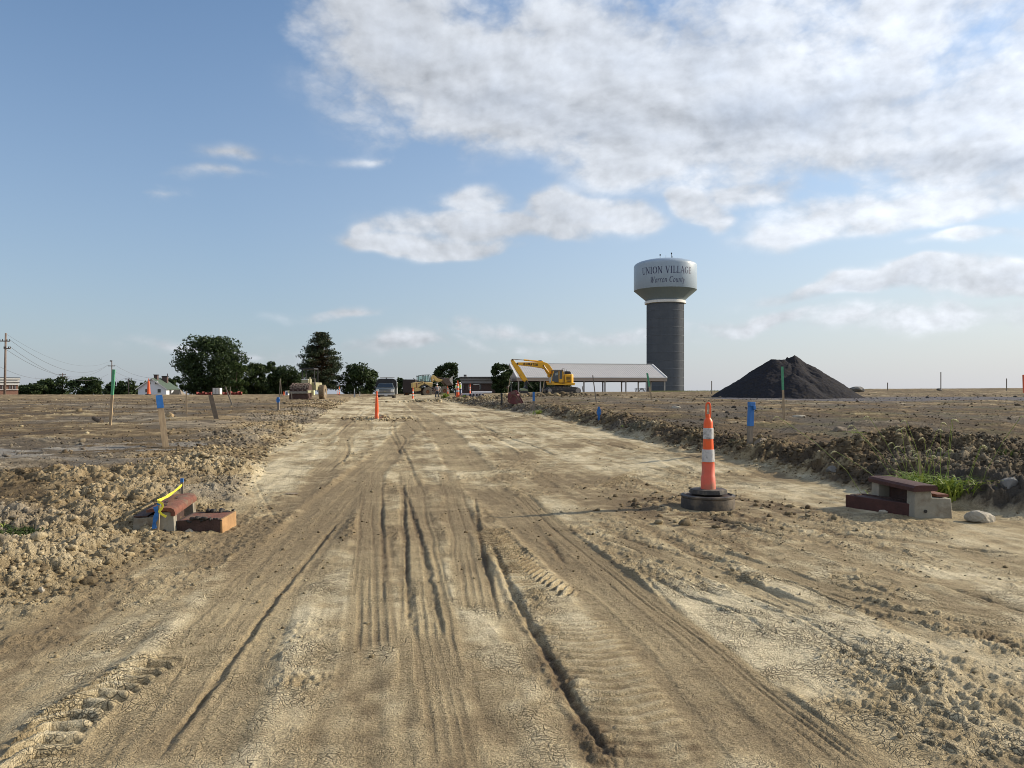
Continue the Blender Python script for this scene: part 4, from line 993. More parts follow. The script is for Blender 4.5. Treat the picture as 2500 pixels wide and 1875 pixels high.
tree('broadleaf_tree', 'dark tree filling the gap just left of the roller canopy', 678, 896, 46, 258, lf_dark, 44, 4500, .38, base=966, lobes=24, low=.0)
tree('broadleaf_tree', 'dark tree low between the pine and the roller canopy', 742, 905, 44, 262, lf_dark, 45, 4200, .38, base=966, lobes=24, low=.0)
tree('broadleaf_tree', 'wide dark tree behind the canopy of the roller', 700, 895, 78, 255, lf_dark, 11, 8500, .38, base=966, lobes=56, low=.02)
conifer('pine_tree', 'tall ragged pine with brown inner needles behind the roller', 784, 811, 116, 200, 21, 28000, ls=.26)
tree('broadleaf_tree', 'rounded dark tree directly behind the pickup', 880, 890, 92, 205, lf_dark, 12, 9500, .36, base=968, lobes=40, low=.0)
tree('broadleaf_tree', 'small dark shrubby tree between pickup and loader', 985, 924, 44, 190, lf_dark, 14, 3600, .30, base=968, lobes=18, low=.0)
tree('broadleaf_tree', 'dark tree with open crown behind the raised loader bucket', 1092, 887, 66, 180, lf_dark, 15, 9500, .30, base=968, lobes=70, low=.0)
tree('broadleaf_tree', 'vine-covered dark tree against the left gable of the pavilion', 1224, 889, 46, 146, lf_dark, 16, 9500, .26, base=966, lobes=70, low=.0, shape=1.2)
for (px, w, s, lab) in ((1290, 86, 31, 'dark hedge seen under the left end of the pavilion roof'), (1352, 90, 32, 'dark hedge seen under the pavilion roof behind the excavator')):
    tree('hedge', lab, px, 925, w, 186, lf_dark, s, 7000, .42, base=962, lobes=44, low=.0, shape=.6, cat='hedge', group='hedges behind the pavilion')
tree('hedge', 'low dark hedge joining the trees behind the orange mesh fence', 560, 930, 150, 262, lf_dark, 33, 7000, .5, base=966, lobes=50, low=.0, shape=.5, cat='hedge', group='low hedges below the far trees')
tree('hedge', 'low dark hedge below the trees behind the roller', 675, 922, 130, 268, lf_dark, 34, 7000, .5, base=966, lobes=50, low=.0, shape=.5, cat='hedge', group='low hedges below the far trees')
tree('hedge', 'low dark hedge behind the loader', 1010, 945, 110, 200, lf_dark, 35, 6000, .4, base=968, lobes=44, low=.0, shape=.5, cat='hedge', group='low hedges below the far trees')

tree('hedge', 'low dark hedge joining the two trees left of the multi-armed pole', 108, 943, 130, 262, lf_dark, 36, 5000, .45, base=966, lobes=44, low=.0, shape=.5, cat='hedge', group='low hedges below the far trees')
tree('hedge', 'low dark hedge behind the white house', 320, 940, 170, 275, lf_dark, 37, 6000, .45, base=966, lobes=50, low=.0, shape=.5, cat='hedge', group='low hedges below the far trees')
# ================================================================== white house
def house():
    D = 185.0; k = D/F; x = lambda px: (px-HX)*k; z = lambda py: CAMZ+(HY-py)*k
    t = thing('white_house', 'small white house with green roof and two brick chimneys', 'house', (x(337), D, 0), 0)
    mw = pm('white_siding', (.66, .70, .76), .6, .04, 2, stretch=(1, 1, 6)); mr_ = pm('green_shingles', (.065, .095, .07), .8, .15, 2); mc = pm('chimney_brick', (.09, .06, .055), .9, .2, 3)
    w = 69*k; L = 6.0; zb = -.3; ze = z(946.5); zr = z(922.5)
    MB().box((w/2, L/2, (zb+ze)/2), (w, L, ze-zb)).build('wall', mw, t)
    MB().add([(0, 0, ze), (w, 0, ze), (w/2, 0, zr-.15), (0, .2, ze), (w, .2, ze), (w/2, .2, zr-.15)], [(0, 1, 2), (5, 4, 3), (0, 3, 4, 1), (1, 4, 5, 2), (2, 5, 3, 0)]).build('gable', mw, t)
    MB().add([(0, L, ze), (w, L, ze), (w/2, L, zr-.15), (0, L-.2, ze), (w, L-.2, ze), (w/2, L-.2, zr-.15)], [(2, 1, 0), (3, 4, 5), (1, 4, 3, 0), (2, 5, 4, 1), (0, 3, 5, 2)]).build('gable', mw, t)
    ov = .45; rs = (zr-ze)/(w/2)
    for s in (-1, 1):
        xe = w/2+s*(w/2+ov); zo = ze-ov*rs
        P = [(w/2, -ov, zr), (xe, -ov, zo), (xe, L+ov, zo), (w/2, L+ov, zr)]
        P += [(a, b, c-.16) for a, b, c in P]
        f = [(0, 1, 2, 3), (7, 6, 5, 4), (0, 4, 5, 1), (1, 5, 6, 2), (2, 6, 7, 3), (3, 7, 4, 0)]
        r_ = MB().add(P, f if s < 0 else [q[::-1] for q in f]).build('roof', mr_, t)
        MB().add([(w/2, -ov-.04, zr-.02), (xe, -ov-.04, zo-.02), (xe, -ov-.04, zo-.28), (w/2, -ov-.04, zr-.28)], [(0, 1, 2, 3)]).build('bargeboard', m_white, r_)
    for (cx, cy, cz, sz) in ((x(374)-x(337), 1.6, z(915), .8), (x(384)-x(337), 4.2, z(918), 1.2)):
        c = MB().box((cx, cy, (cz+zr-1.2)/2), (sz, .8, cz-zr+1.2)).build('chimney', mc, t)
        MB().box((cx, cy, cz), (sz+.2, 1.0, .2)).build('cap', m_dark, c)
    for (px, py, ww, hh) in ((358, 953.5, 6, 9), (389, 954, 8, 9), (366.5, 935.5, 3.5, 5), (381, 935.5, 4.5, 5)):
        f = MB().box((x(px)-x(337), -.03, z(py)), (ww*k+.16, .10, hh*k+.16)).build('window', m_white, t)
        MB().box((x(px)-x(337), -.10, z(py)), (ww*k-.06, .04, hh*k-.06)).build('pane', m_glass, f)
    MB().lathe([(0, -.2), (.28, -.2), (.3, -.1), (0, -.08)], 12, (x(385.5)-x(337), -.35, z(933)), 'Y').build('dish', m_white, t)
    MB().box((w+.03, 2.2, ze-1.3), (.06, 1.0, 1.9)).build('door', m_dark, t)
house()
def shed():
    D = 165.0; k = D/F; x = lambda px: (px-HX)*k; z = lambda py: CAMZ+(HY-py)*k
    t = thing('low_shed', 'low dark A-frame shelter beside the white house', 'shed', (x(411), D, 0))
    m = pm('brown_roofing', (.11, .095, .07), .9, .15, 2); w = 24*k; h0 = .2; h1 = z(951)
    MB().add([(0, 0, h0), (w, 0, h0), (w-.3, 1.6, h1), (.7, 1.6, h1), (0, 3.2, h0), (w, 3.2, h0)], [(0, 1, 2, 3), (3, 2, 5, 4), (0, 3, 4), (1, 0, 4, 5)]).build('roof', m, t)
    e = MB(); e.add([(w+.01, 0, h0), (w+.01, 3.2, h0), (w-.28, 1.6, h1+.05), (w+.9, 0, h0), (w+.9, 3.2, h0)], [(0, 1, 2), (0, 2, 3), (2, 1, 4), (3, 2, 4)]); e.build('end_panel', m_woodg, t)
shed()
def brick_building():
    D = 190.0; k = D/F; x = lambda px: (px-HX)*k; z = lambda py: CAMZ+(HY-py)*k
    t = thing('brick_building', 'red brick building with deep white fascia at the left edge', 'building', (x(44)-(204*D/F)*math.cos(R(33)), D-(204*D/F)*math.sin(R(33)), 0), R(33))
    mb_ = pm('red_brick', (.24, .13, .095), .9, .15, 4); mw = pm('white_fascia', (.62, .62, .60), .6, .05, 1)
    W_ = (44+160)*k
    MB().box((W_/2, 7, (z(940)-.5)/2), (W_, 14, z(940)+.5)).build('wall', mb_, t)
    f = MB().box((W_/2, 6.95, (z(940)+z(927))/2), (W_+.5, 14.5, 13*k)).build('fascia', mw, t)
    MB().box((W_/2, 6.9, z(933.5)), (W_+.7, 14.7, .10)).build('groove', m_dark, f)
    MB().box((W_/2, 6.9, z(924.5)), (W_+.9, 14.9, 4.4*k)).build('roof', mw, t)
    MB().box((W_/2, 6.9, z(922.2)), (W_+1.0, 15, .12)).build('roof_edge', m_dark, t)
    MB().box((W_/2, -.10, z(951.5)), (W_+.2, .2, 1.6*k)).build('sill_band', mw, t)
    for i in range(20):
        px = 38-i*5.2
        if i % 4 == 3: continue
        w = MB().box((x(px)-x(-160), -.04, z(945.3)), (3.0*k, .1, 8.5*k)).build('window', m_glass, t)
        MB().box((x(px)-x(-160), -.10, z(945.3)), (.07, .04, 8.4*k)).build('mullion', mw, w)
brick_building()

# ================================================================== power poles and cables
def pole(label, px, top, D, arms, lean=0):
    p = gat(px, D); k = D/F; h = CAMZ+(HY-top)*k-p.z
    t = thing('power_pole', label, 'power pole', (p.x, D, p.z), 0, 'wooden power poles on the left horizon'); t.rotation_euler = (0, R(lean), 0)
    MB().cyl((0, 0, -.8), (0, 0, h), .20*max(1, D/230), .13*max(1, D/230), 8).build('mast', m_pole, t, smooth=True)
    tips = []
    for (py, wpx, off) in arms:
        z = CAMZ+(HY-py)*k-p.z; a = MB().box((off*k, -.2, z), (wpx*k, .14, .16*max(1, D/170))).build('crossarm', m_pole, t)
        for s in (-1, -.45, .45, 1):
            i = MB().cyl((off*k+s*wpx*k*.48, -.2, z+.05), (off*k+s*wpx*k*.48, -.2, z+.33), .07, .05, 6).build('insulator', m_dark, a)
        tips.append([Vector((p.x+off*k-wpx*k*.48, D-.2, p.z+z+.33)), Vector((p.x+off*k+wpx*k*.48, D-.2, p.z+z+.33))])
    return Vector((p.x, D, p.z+h)), tips
m_pole = pm('weathered_pole', (.17, .13, .11), .9, .2, 3)
P1 = pole('tallest power pole in front of the brick building', 11.5, 813, 120, [(833, 25, 0), (851, 16, 6)], 1.0)
P2 = pole('power pole rising behind the green-topped lath', 273, 880, 225, [(893.5, 17, 0), (882, 5, -1)])
P3 = pole('multi-armed power pole between two dark trees', 153, 911, 250, [(915, 17, 0), (921, 24, 0), (925, 22, 0)])
P4 = pole('short T-shaped power pole left of the white house', 314, 924, 235, [(925.5, 16, 0)])
P5 = pole('power pole between the white house and the biggest tree', 409, 912, 240, [(923, 12, -1)])
m_wire = pm('cable', (.10, .10, .11), .6, .05, 1)
def cable(label, a, b, sag, r=.022):
    pts = [tuple(a.lerp(b, i/18)-Vector((0, 0, sag*4*(i/18)*(1-i/18)))) for i in range(19)]
    o = MB().tube([Vector(q) for q in pts], r, 5).build('cable', m_wire); tag(o, label, 'cable', 'overhead cables between the power poles')
cable('top thin cable from the tallest pole to the next pole', P1[0], P2[0], 3.2, .014)
cable('cable from the outer end of the top crossarm of the tallest pole', P1[1][0][1], P2[1][0][0], 3.6, .024)
cable('cable from the lower side of the tallest pole to the next pole', Vector(P1[1][0][1])-Vector((.5, 0, 1.6)), P2[1][0][0], 4.0, .024)
cable('cable from the short lower crossarm of the tallest pole', P1[1][1][1], P2[1][0][0]-Vector((0, 0, 2.8)), 3.4, .024)
cable('low cable from the left edge to the multi-armed pole', at(-30, 880, 120), P3[1][0][0], 2.2, .024)
cable('upper cable from the green lath pole towards the house pole', P2[1][0][1], P5[1][0][0], 1.6, .024)
cable('middle cable from the green lath pole towards the house pole', P2[1][0][1]-Vector((0, 0, 2.0)), P5[1][0][0]-Vector((0, 0, .9)), 1.4, .024)
cable('thin cable falling to the right from the multi-armed pole', P3[1][1][1], P4[1][0][0], 2.6, .02)
# ================================================================== gravel pile
def gravel_pile():
    D = 60.0; k = D/F; cx = (1922-HX)*k; g0 = ground_z(cx, D)
    cones = [((1946-1922)*k, .6, 3.42, .66), ((1898-1922)*k, .5, 3.26, .66), ((1912-1922)*k, .5, 3.26, .66), ((1928-1922)*k, .6, 3.2, .66), ((1914-1922)*k, -2.2, 1.95, .66), ((1962-1922)*k, -.8, 2.5, .70), ((2030-1922)*k, .2, 1.0, .60)]
    n = 260; xs = np.linspace(-6.6, 8.5, n); ys = np.linspace(-6.5, 6.5, n); X, Y = np.meshgrid(xs, ys)
    Z = np.full(X.shape, -3.0)
    wx = X+.35*(fbm(X*.8, Y*.8, 4, 80)-.5); wy = Y+.35*(fbm(X*.8+9, Y*.8, 4, 81)-.5)
    for (a, b, h, s) in cones: Z = np.maximum(Z, h-s*np.hypot(wx-a, wy-b))
    Z = np.where(wx < .12, np.minimum(Z, 3.0), Z)
    # slump scars under the top
    ang = np.arctan2(wy-.4, wx-.6); rr = np.hypot(wx-.6, wy-.4)
    Z = Z+.16*(fbm(ang*6, rr*.5, 4, 82)-.5)*sst(0, .8, rr)*(1-sst(3.5, 5.2, rr))+.06*(fbm(X*3, Y*3, 4, 83)-.5)
    sc = np.exp(-((wx-1.5)/.55)**2-((wy+1.0)/1.1)**2); Z -= .42*sc
    Z += .025*lumps(X.ravel(), Y.ravel(), .22, 84, .7).reshape(X.shape)
    Z = np.maximum(Z, -.25)
    gz = Hb((X+cx).ravel(), (Y+D).ravel()).reshape(X.shape)
    i = np.arange(n*n).reshape(n, n); Fq = np.stack([i[:-1, :-1], i[:-1, 1:], i[1:, 1:], i[1:, :-1]], -1).reshape(-1, 4)
    low = Z.ravel() <= -.249; Fq = Fq[~low[Fq].all(1)]
    V = np.c_[X.ravel(), Y.ravel(), (Z+gz-g0).ravel()]
    m = pm('dark_gravel', (.027, .027, .032), .95, .3, 7, .025, spec=.08, bscale=22, dirt=(.036, .031, .027), dirt_amt=.35, detail=10)
    o = npmesh('gravel_pile', V, Fq, [m], smooth=False); o.location = (cx, D, g0); tag(o, 'big dark grey gravel pile with two peaks right of the water tower', 'gravel pile')
gravel_pile()

# ================================================================== rocks and boulders lying on their own
def rock(label, px, py, wpx, hpx, seed, mat, D=None, name='rock', cat='rock', sub=3, group=None, ang=.5):
    if D is None: x, d, z = hit(px, py)
    else: d = D; x = (px-HX)/F*D; z = ground_z(x, D)
    k = d/F; rng = np.random.default_rng(seed); bm = bmesh.new(); bmesh.ops.create_icosphere(bm, subdivisions=sub, radius=1)
    planes = [(Vector(rng.normal(size=3)).normalized(), rng.uniform(.5, .85)) for _ in range(9)]
    for v in bm.verts:
        c = v.co.copy()
        for nrm, dd in planes:
            q = c.dot(nrm)
            if q > dd: c -= nrm*(q-dd)*ang*1.8
        c *= 1+.10*math.sin(c.x*7+seed)*math.sin(c.y*6)+rng.uniform(-.015, .015)
        v.co = Vector((c.x*wpx*k/2*1.15, c.y*wpx*k/2*.8, c.z*hpx*k*.62))
    bm.normal_update(); me = bpy.data.meshes.new(name); bm.to_mesh(me); bm.free(); me.materials.append(mat)
    o = bpy.data.objects.new(name, me); COL.objects.link(o); o.location = (x, d, z+hpx*k*.32); tag(o, label, cat, group); return o
m_rkl = pm('pale_limestone', (.34, .31, .25), .9, .15, 6, .012); m_rkb = pm('brown_rock', (.20, .16, .115), .92, .2, 6, .015); m_rkg = pm('grey_rock', (.17, .165, .155), .92, .2, 6, .012); m_rkt = pm('tan_rock', (.34, .25, .14), .92, .2, 6, .012)
rock('angular pale slab of stone right of the kerb inlet', 2395, 1274, 66, 34, 3, m_rkl)
rock('grey boulder behind the grass at the right edge', 2461, 1192, 42, 32, 4, m_rkg)
rock('round stone in front of the rusty frame by the right inlet', 2155, 1258, 22, 14, 5, m_rkl)
rock('pale stone by the small weeds at the bottom of the blue hub post', 1862, 1090, 40, 26, 6, m_rkb)
rock('rounded tan boulder on the left field beyond the blue-topped stake', 413, 1022, 20, 16, 7, m_rkt)
rock('heap of pale broken rock on the horizon right of the gravel pile', 2092, 951, 34, 15, 8, m_rkg, D=85, ang=.7)
rock('small dark rock on the horizon at the foot of a lath', 2293, 949, 12, 7, 9, m_rkg, D=92)
rock('grey-blue stone on the left berm crest', 487, 1118, 20, 15, 10, m_rkg)
rock('long pale slab lying on the left berm', 525, 1136, 30, 14, 11, m_rkt)
rock('brown stone beside the long pale slab', 478, 1136, 20, 15, 12, m_rkb)
rock('large crumbling clod left of the left inlet', 275, 1232, 46, 34, 13, m_rkt)
rock('dark crumbling clod further left of the left inlet', 203, 1240, 36, 26, 14, m_rkb)
rock('pale stone on the left bank above the grass tuft', 120, 1166, 26, 12, 15, m_rkl)
rock('upright pale stone beside a flat one on the left bank', 142, 1158, 20, 18, 16, m_rkt)
rock('small pale pebble at the foot of the left heap', 102, 1447, 16, 15, 17, m_rkl)
rock('flat pale stone on the right field beyond the tall cone', 1652, 997, 22, 8, 18, m_rkl)
rock('flat brown stone lying behind the mound on the right', 2048, 1055, 34, 16, 19, m_rkb)
rock('pale stone on the right field left of the mound', 1950, 1022, 34, 10, 20, m_rkl)
rock('grey stone among the row right of the green lath', 2110, 1040, 22, 10, 21, m_rkg)
rock('rounded stone in front of the left inlet', 462, 1303, 19, 13, 22, m_rkl)
rock('grey stone at the road edge below the right berm', 2030, 1156, 26, 20, 23, m_rkg)
rock('low flat stone in the road beyond the left inlet', 712, 1208, 30, 7, 24, m_rkb)

# ================================================================== stakes, laths and posts
def stake(name, label, cat, bx, by, tx, ty, wpx, mat, paint=None, pf=.25, D=None, group=None, square=False, twist=0, ribbon=None):
    if D is None: x, d, z = hit(bx, by)
    else: d = D; x = (bx-HX)/F*D; z = CAMZ+(HY-by)/F*D
    k = d/F; top = Vector(((tx-HX)*k-x, 0, CAMZ+(HY-ty)*k-z)); L = top.length; dr = top.normalized()
    w = wpx*k; th = w if square else max(.012, w*.45)
    t = thing(name, label, cat, (x, d, z), 0, group); rot = Matrix.Rotation(math.atan2(dr.x, dr.z), 3, 'Y') @ Matrix.Rotation(R(twist), 3, 'Z')
    a = 1-pf if paint else 1.0
    MB().box(dr*(L*a/2-.1), (w, th, L*a+.2), rot).build('shaft', mat, t)
    if paint: MB().box(dr*(L*(1+a)/2+.0005), (w*1.06, th*1.1, L*pf), rot).build('painted_top', paint, t)
    if ribbon:
        col, f0, ln = ribbon
        for s in (-1, 1):
            P = []
            for i in range(6):
                c = dr*(L*f0)+Vector((s*w*.9*math.sin(i*.7), -th*.6-.004, -ln*i/5)); P += [c+Vector((-.018, 0, 0)), c+Vector((.018, .004*i, 0))]
            MB().add(P, [(2*i, 2*i+1, 2*i+3, 2*i+2) for i in range(5)]).build('ribbon', col, t)
    return t
GS = 'survey stakes across the site'
stake('wooden_stake', 'thick leaning wooden stake with blue top on the left bank', 'stake', 404, 1086, 388, 965, 14, m_wood, m_bluep, .26, group=GS, square=True, twist=24)
stake('survey_lath', 'tall lath with green upper half standing on the left field', 'lath', 269, 1040, 278, 902, 6.2, m_wood, m_greenp, .45, group=GS)
stake('survey_lath', 'plain pale lath between two dark stakes on the left field', 'lath', 455, 1014, 455, 955, 3.2, m_wood, None, group=GS)
stake('wooden_stake', 'dark leaning stake with pale top on the left field', 'stake', 529, 1026, 514, 965, 10, pm('shaded_stake_wood', (.075, .062, .05), .9, .3, 9, .002), None, group=GS, square=True, twist=24)  # wood colour darkened to carry the shadow side of this stake
stake('survey_lath', 'leaning lath beyond the dark leaning stake', 'lath', 567, 989, 550, 944, 3.0, m_woodg, None, group=GS)
stake('wooden_stake', 'short dark stake with bright blue top and ribbon near the roller', 'stake', 680, 1001, 679, 970, 5, m_woodg, m_bluep, .40, group=GS, square=True, ribbon=(m_bluep, .95, .25))
stake('survey_lath', 'thin lath directly in front of the roller drum', 'lath', 713, 977, 711, 957, 1.8, m_woodg, None, group=GS)
stake('survey_lath', 'left of two thin poles leaning together behind the field', 'lath', 682, 968, 684, 925, 1.6, m_woodg, None, D=100, group=GS)
stake('survey_lath', 'right of two thin poles leaning together behind the field', 'lath', 687, 963, 684.5, 924, 1.6, m_woodg, None, D=101, group=GS)
stake('survey_lath', 'thin lath in front of the orange mesh by the white tank', 'lath', 562, 963, 562.5, 944, 1.8, m_woodg, None, D=95, group=GS)
stake('hub_post', 'thick blue-capped post behind the tall cone on the right', 'post', 1830, 1092, 1834, 984, 10.5, m_woodg, m_bluep, .52, group=GS, square=True, twist=18)
hp = [o for o in COL.objects if o.get('label', '').startswith('thick blue-capped post')][0]
MB().box((.035, -.01, .87), (.12, .10, .09), Matrix.Rotation(R(18), 3, 'Z')).build('cap_block', m_bluep, hp, bevel=.006)
MB().box((.075, -.03, .80), (.06, .07, .08), Matrix.Rotation(R(18), 3, 'Z')).build('side_block', m_bluep, hp, bevel=.006)
stake('survey_lath', 'tall lath with green upper half in front of the gravel pile', 'lath', 1914, 1031, 1909.7, 895, 5.0, m_wood, m_greenp, .42, group=GS)
stake('survey_lath', 'green-topped lath leaning left in front of the pavilion corner', 'lath', 1591, 977, 1580, 911, 4.2, m_wood, m_greenp, .5, group=GS)
stake('survey_lath', 'dark thin lath under the right half of the pavilion', 'lath', 1456, 985, 1447, 916, 2.4, m_woodg, None, group=GS)
stake('wooden_stake', 'short stake wrapped in blue ribbon on the right berm', 'stake', 1462, 1029, 1462, 993, 5, m_bluep, None, group=GS, square=True, ribbon=(m_bluep, .95, .35))
stake('wooden_stake', 'short teal-topped stake right of the red bucket', 'stake', 1303, 1010, 1303, 957, 5.2, m_woodg, m_bluep, .42, group=GS, square=True)
stake('survey_lath', 'pale leaning lath in front of the excavator track', 'lath', 1321, 972, 1329, 930, 2.0, m_wood, None, group=GS)
stake('survey_lath', 'pale leaning lath in front of the pavilion gable', 'lath', 1240, 957, 1245, 927, 2.0, m_wood, None, D=100, group=GS)
stake('survey_lath', 'thin lath leaning away below the excavator arm', 'lath', 1297, 944, 1286, 929, 1.4, m_woodg, None, D=80, group=GS)
stake('hub_post', 'short dark post with knob on the berm left of the red bucket', 'post', 1225, 989, 1225, 963, 4.4, m_dark, None, group=GS, square=True)
h2 = [o for o in COL.objects if o.get('label', '').startswith('short dark post with knob')][0]
h2d = h2.location.y/F
MB().lathe([(0, 0), (3.4*h2d, .5*h2d), (3.6*h2d, 3*h2d), (1.5*h2d, 4.5*h2d), (0, 4.6*h2d)], 10, (0, 0, 25*h2d)).build('knob', m_dark, h2, smooth=True)
for (px, by, ty, D, lab) in ((1737.5, 956, 930, 80, 'first thin lath on the horizon right of the water tower'), (1787.5, 950, 937, 95, 'short thin lath rising behind the left flank of the gravel pile'),
        (2167, 950, 934, 95, 'thin lath on the horizon just right of the rock heap'), (2297, 949, 908.5, 75, 'tallest thin lath on the right horizon'), (2457.5, 948, 924, 75, 'thin lath near the right end of the horizon'),
        (1423, 952, 943, 110, 'short leaning stick under the pavilion right of the excavator')):
    stake('survey_lath', lab, 'lath', px, by+1, px-(1.5 if px == 1423 else 0), ty, 2.0, m_woodg, None, D=D, group=GS)
stake('survey_lath', 'short plain lath rising from the grass behind the right inlet', 'lath', 2248, 1190, 2244, 1101, 5.2, m_wood, None, group=GS)
o = stake('marker_board', 'orange-edged board cut off by the right picture edge', 'marker', 2500, 950, 2499, 915, 5, m_orange, None, D=40, group=GS)
# fallen log by the tall green lath
def log():
    x, d, z = hit(236, 1034); k = d/F
    mb = MB(); mb.cyl((-12*k, .1, .19), (16*k, -.1, .05), .07, .085, 10); mb.cyl((8*k, 0, .08), (15*k, -.12, .2), .03, .015, 6)
    o = mb.build('fallen_log', m_bark, None, smooth='auto'); o.location = (x, d, z); tag(o, 'short grey log lying at the foot of the green-topped lath', 'log')
log()

# ================================================================== channelizer cones
def channelizer(label, bx, by, h, D=None, near=False, white=True, base=True, lean=0, top_white=False, mat=m_orange, rad=.078):
    if D is None: x, d, z = hit(bx, by)
    else: d = D; x = (bx-HX)/F*D; z = CAMZ+(HY-by)/F*D
    t = thing('traffic_cone', label, 'traffic cone', (x, d, z), 0, 'tall orange channelizer cones'); t.rotation_euler = (0, R(lean), 0)
    s = h/1.07
    zs = [.0, .16, .33, .50, .67, .80]; rr = [.098, .086, .080, .072, .064, .054]
    rr = [r*rad/.085 for r in rr]
    n = 24 if near else 12
    mb = MB(); mb.lathe([(rr[0]*1.02*s, 0), (rr[0]*s, .02*s), (rr[0]*.95*s, .155*s), (rr[1]*s, .165*s), (rr[1]*.97*s, .32*s)], n); b = mb.build('lower_sleeve', m_pink if near else mat, t, smooth='auto')
    up = MB(); up.lathe([(rr[2]*s, .32*s), (rr[2]*.9*s, .50*s), (rr[3]*s, .505*s), (rr[4]*s, .66*s), (rr[4]*.94*s, .82*s), (rr[5]*s, .85*s), (.03*s, .88*s), (.0, .885*s)], n); up.build('body', mat, t, smooth='auto')
    if white:
        for (z0, z1, ra, rb) in ((.335, .49, rr[2], rr[2]*.93), (.62-.0, .755, rr[4]*1.02, rr[4]*.98)) if near else ((.33, .48, rr[2]*1.02, rr[2]), (.58, .72, rr[4]*1.1, rr[4])):
            MB().lathe([(ra*1.0*s+.001, z0*s), (ra*1.04*s+.002, z0*s+.004), (rb*1.04*s+.004, z1*s-.004), (rb*s, z1*s)], n).build('white_band', m_refl, t, smooth='auto')
    hd = MB()
    if near:
        for sx in (-1, 1): hd.tube([Vector((sx*.020*s, 0, .86*s)), Vector((sx*.026*s, 0, .92*s)), Vector((sx*.026*s, 0, 1.03*s)), Vector((sx*.018*s, 0, 1.06*s))], .011*s, 8)
        hd.tube([Vector((-.018*s, 0, 1.06*s)), Vector((0, 0, 1.068*s)), Vector((.018*s, 0, 1.06*s))], .012*s, 8)
        hd.cyl((0, 0, .86*s), (0, 0, .93*s), .028*s, .022*s, 10)
    else: hd.cyl((0, 0, .87*s), (0, 0, 1.07*s), .032*s, .026*s, 8)
    hd.build('handle', mat, t, smooth='auto')
    if base:
        w = .21*s*(1.0 if not near else 1.08); pts = [(w*math.cos(R(22.5+45*i))*1.05, w*math.sin(R(22.5+45*i))) for i in range(8)]
        bb = MB(); P = [(a, b_, -.055*s) for a, b_ in pts]+[(a*.95, b_*.95, 0) for a, b_ in pts]
        bb.add(P, [tuple(range(7, -1, -1)), tuple(range(8, 16))]+[(i, (i+1) % 8, 8+(i+1) % 8, 8+i) for i in range(8)]); bb.build('rubber_base', m_rubber, t, bevel=.006 if near else 0)
    return t
zm = ground_z(MHX, MHY)-.035
c0 = channelizer('tall scuffed cone with two white bands on the round iron cover', 1728, 1203, 1.085, near=True, D=MHY+.02)
c0.location = (MHX+.005-.0, MHY, zm+.27)
for c in c0.children:
    pass
# round iron manhole ring under the cone
ring = thing('manhole_ring', 'raised dark iron manhole ring under the nearest cone', 'manhole', (MHX, MHY, zm))
rg_ = MB(); rg_.lathe([(.335, -.12), (.335, .02), (.33, .13), (.325, .165), (.335, .175), (.335, .195), (.30, .205), (.29, .175), (0, .175)], 48); rg_.build('frame', pm('dusty_iron', (.040, .037, .036), .6, .25, 6, .004, metal=.3, dirt=(.15, .12, .085), dirt_amt=.45), ring, smooth='auto')
MB().lathe([(0, .19), (.285, .19), (.285, .178)], 40).build('lid', m_rustd, ring, smooth='auto')
channelizer('plain orange cone on a dirt mound in the middle of the road', 920, 1024, 1.10, white=False, mat=m_orange, rad=.078).location.z += .03
channelizer('cone with white bands in front of the rear of the loader', 1008, 977, 1.45, D=84)
channelizer('small cone seen below the loader bucket', 1093, 962, 1.1, D=100)
channelizer('tallest far cone beside the worker in lime shirt', 1117.5, 970, 1.9, D=86, rad=.10)
channelizer('banded cone behind the end of the stacked pipes', 1147.5, 961, 1.25, D=95)
channelizer('pale banded cone left of the pickup', 865.5, 974, 1.15, D=84, mat=m_refl)
channelizer('short white marker between pickup and its nearest cone', 878.5, 966, .55, D=95, mat=m_refl)
channelizer('thin orange cone at the head of the left berm', 828.5, 963, 1.05, D=100)
channelizer('second orange cone leaning at the head of the left berm', 823.5, 963, .55, D=102)
channelizer('red cone standing in front of the white house', 363, 962, 1.15*1.25, D=70, rad=.105, white=False)
channelizer('small cone left of the roller by the blue box', 693, 965, .50, D=88, rad=.16, white=False)

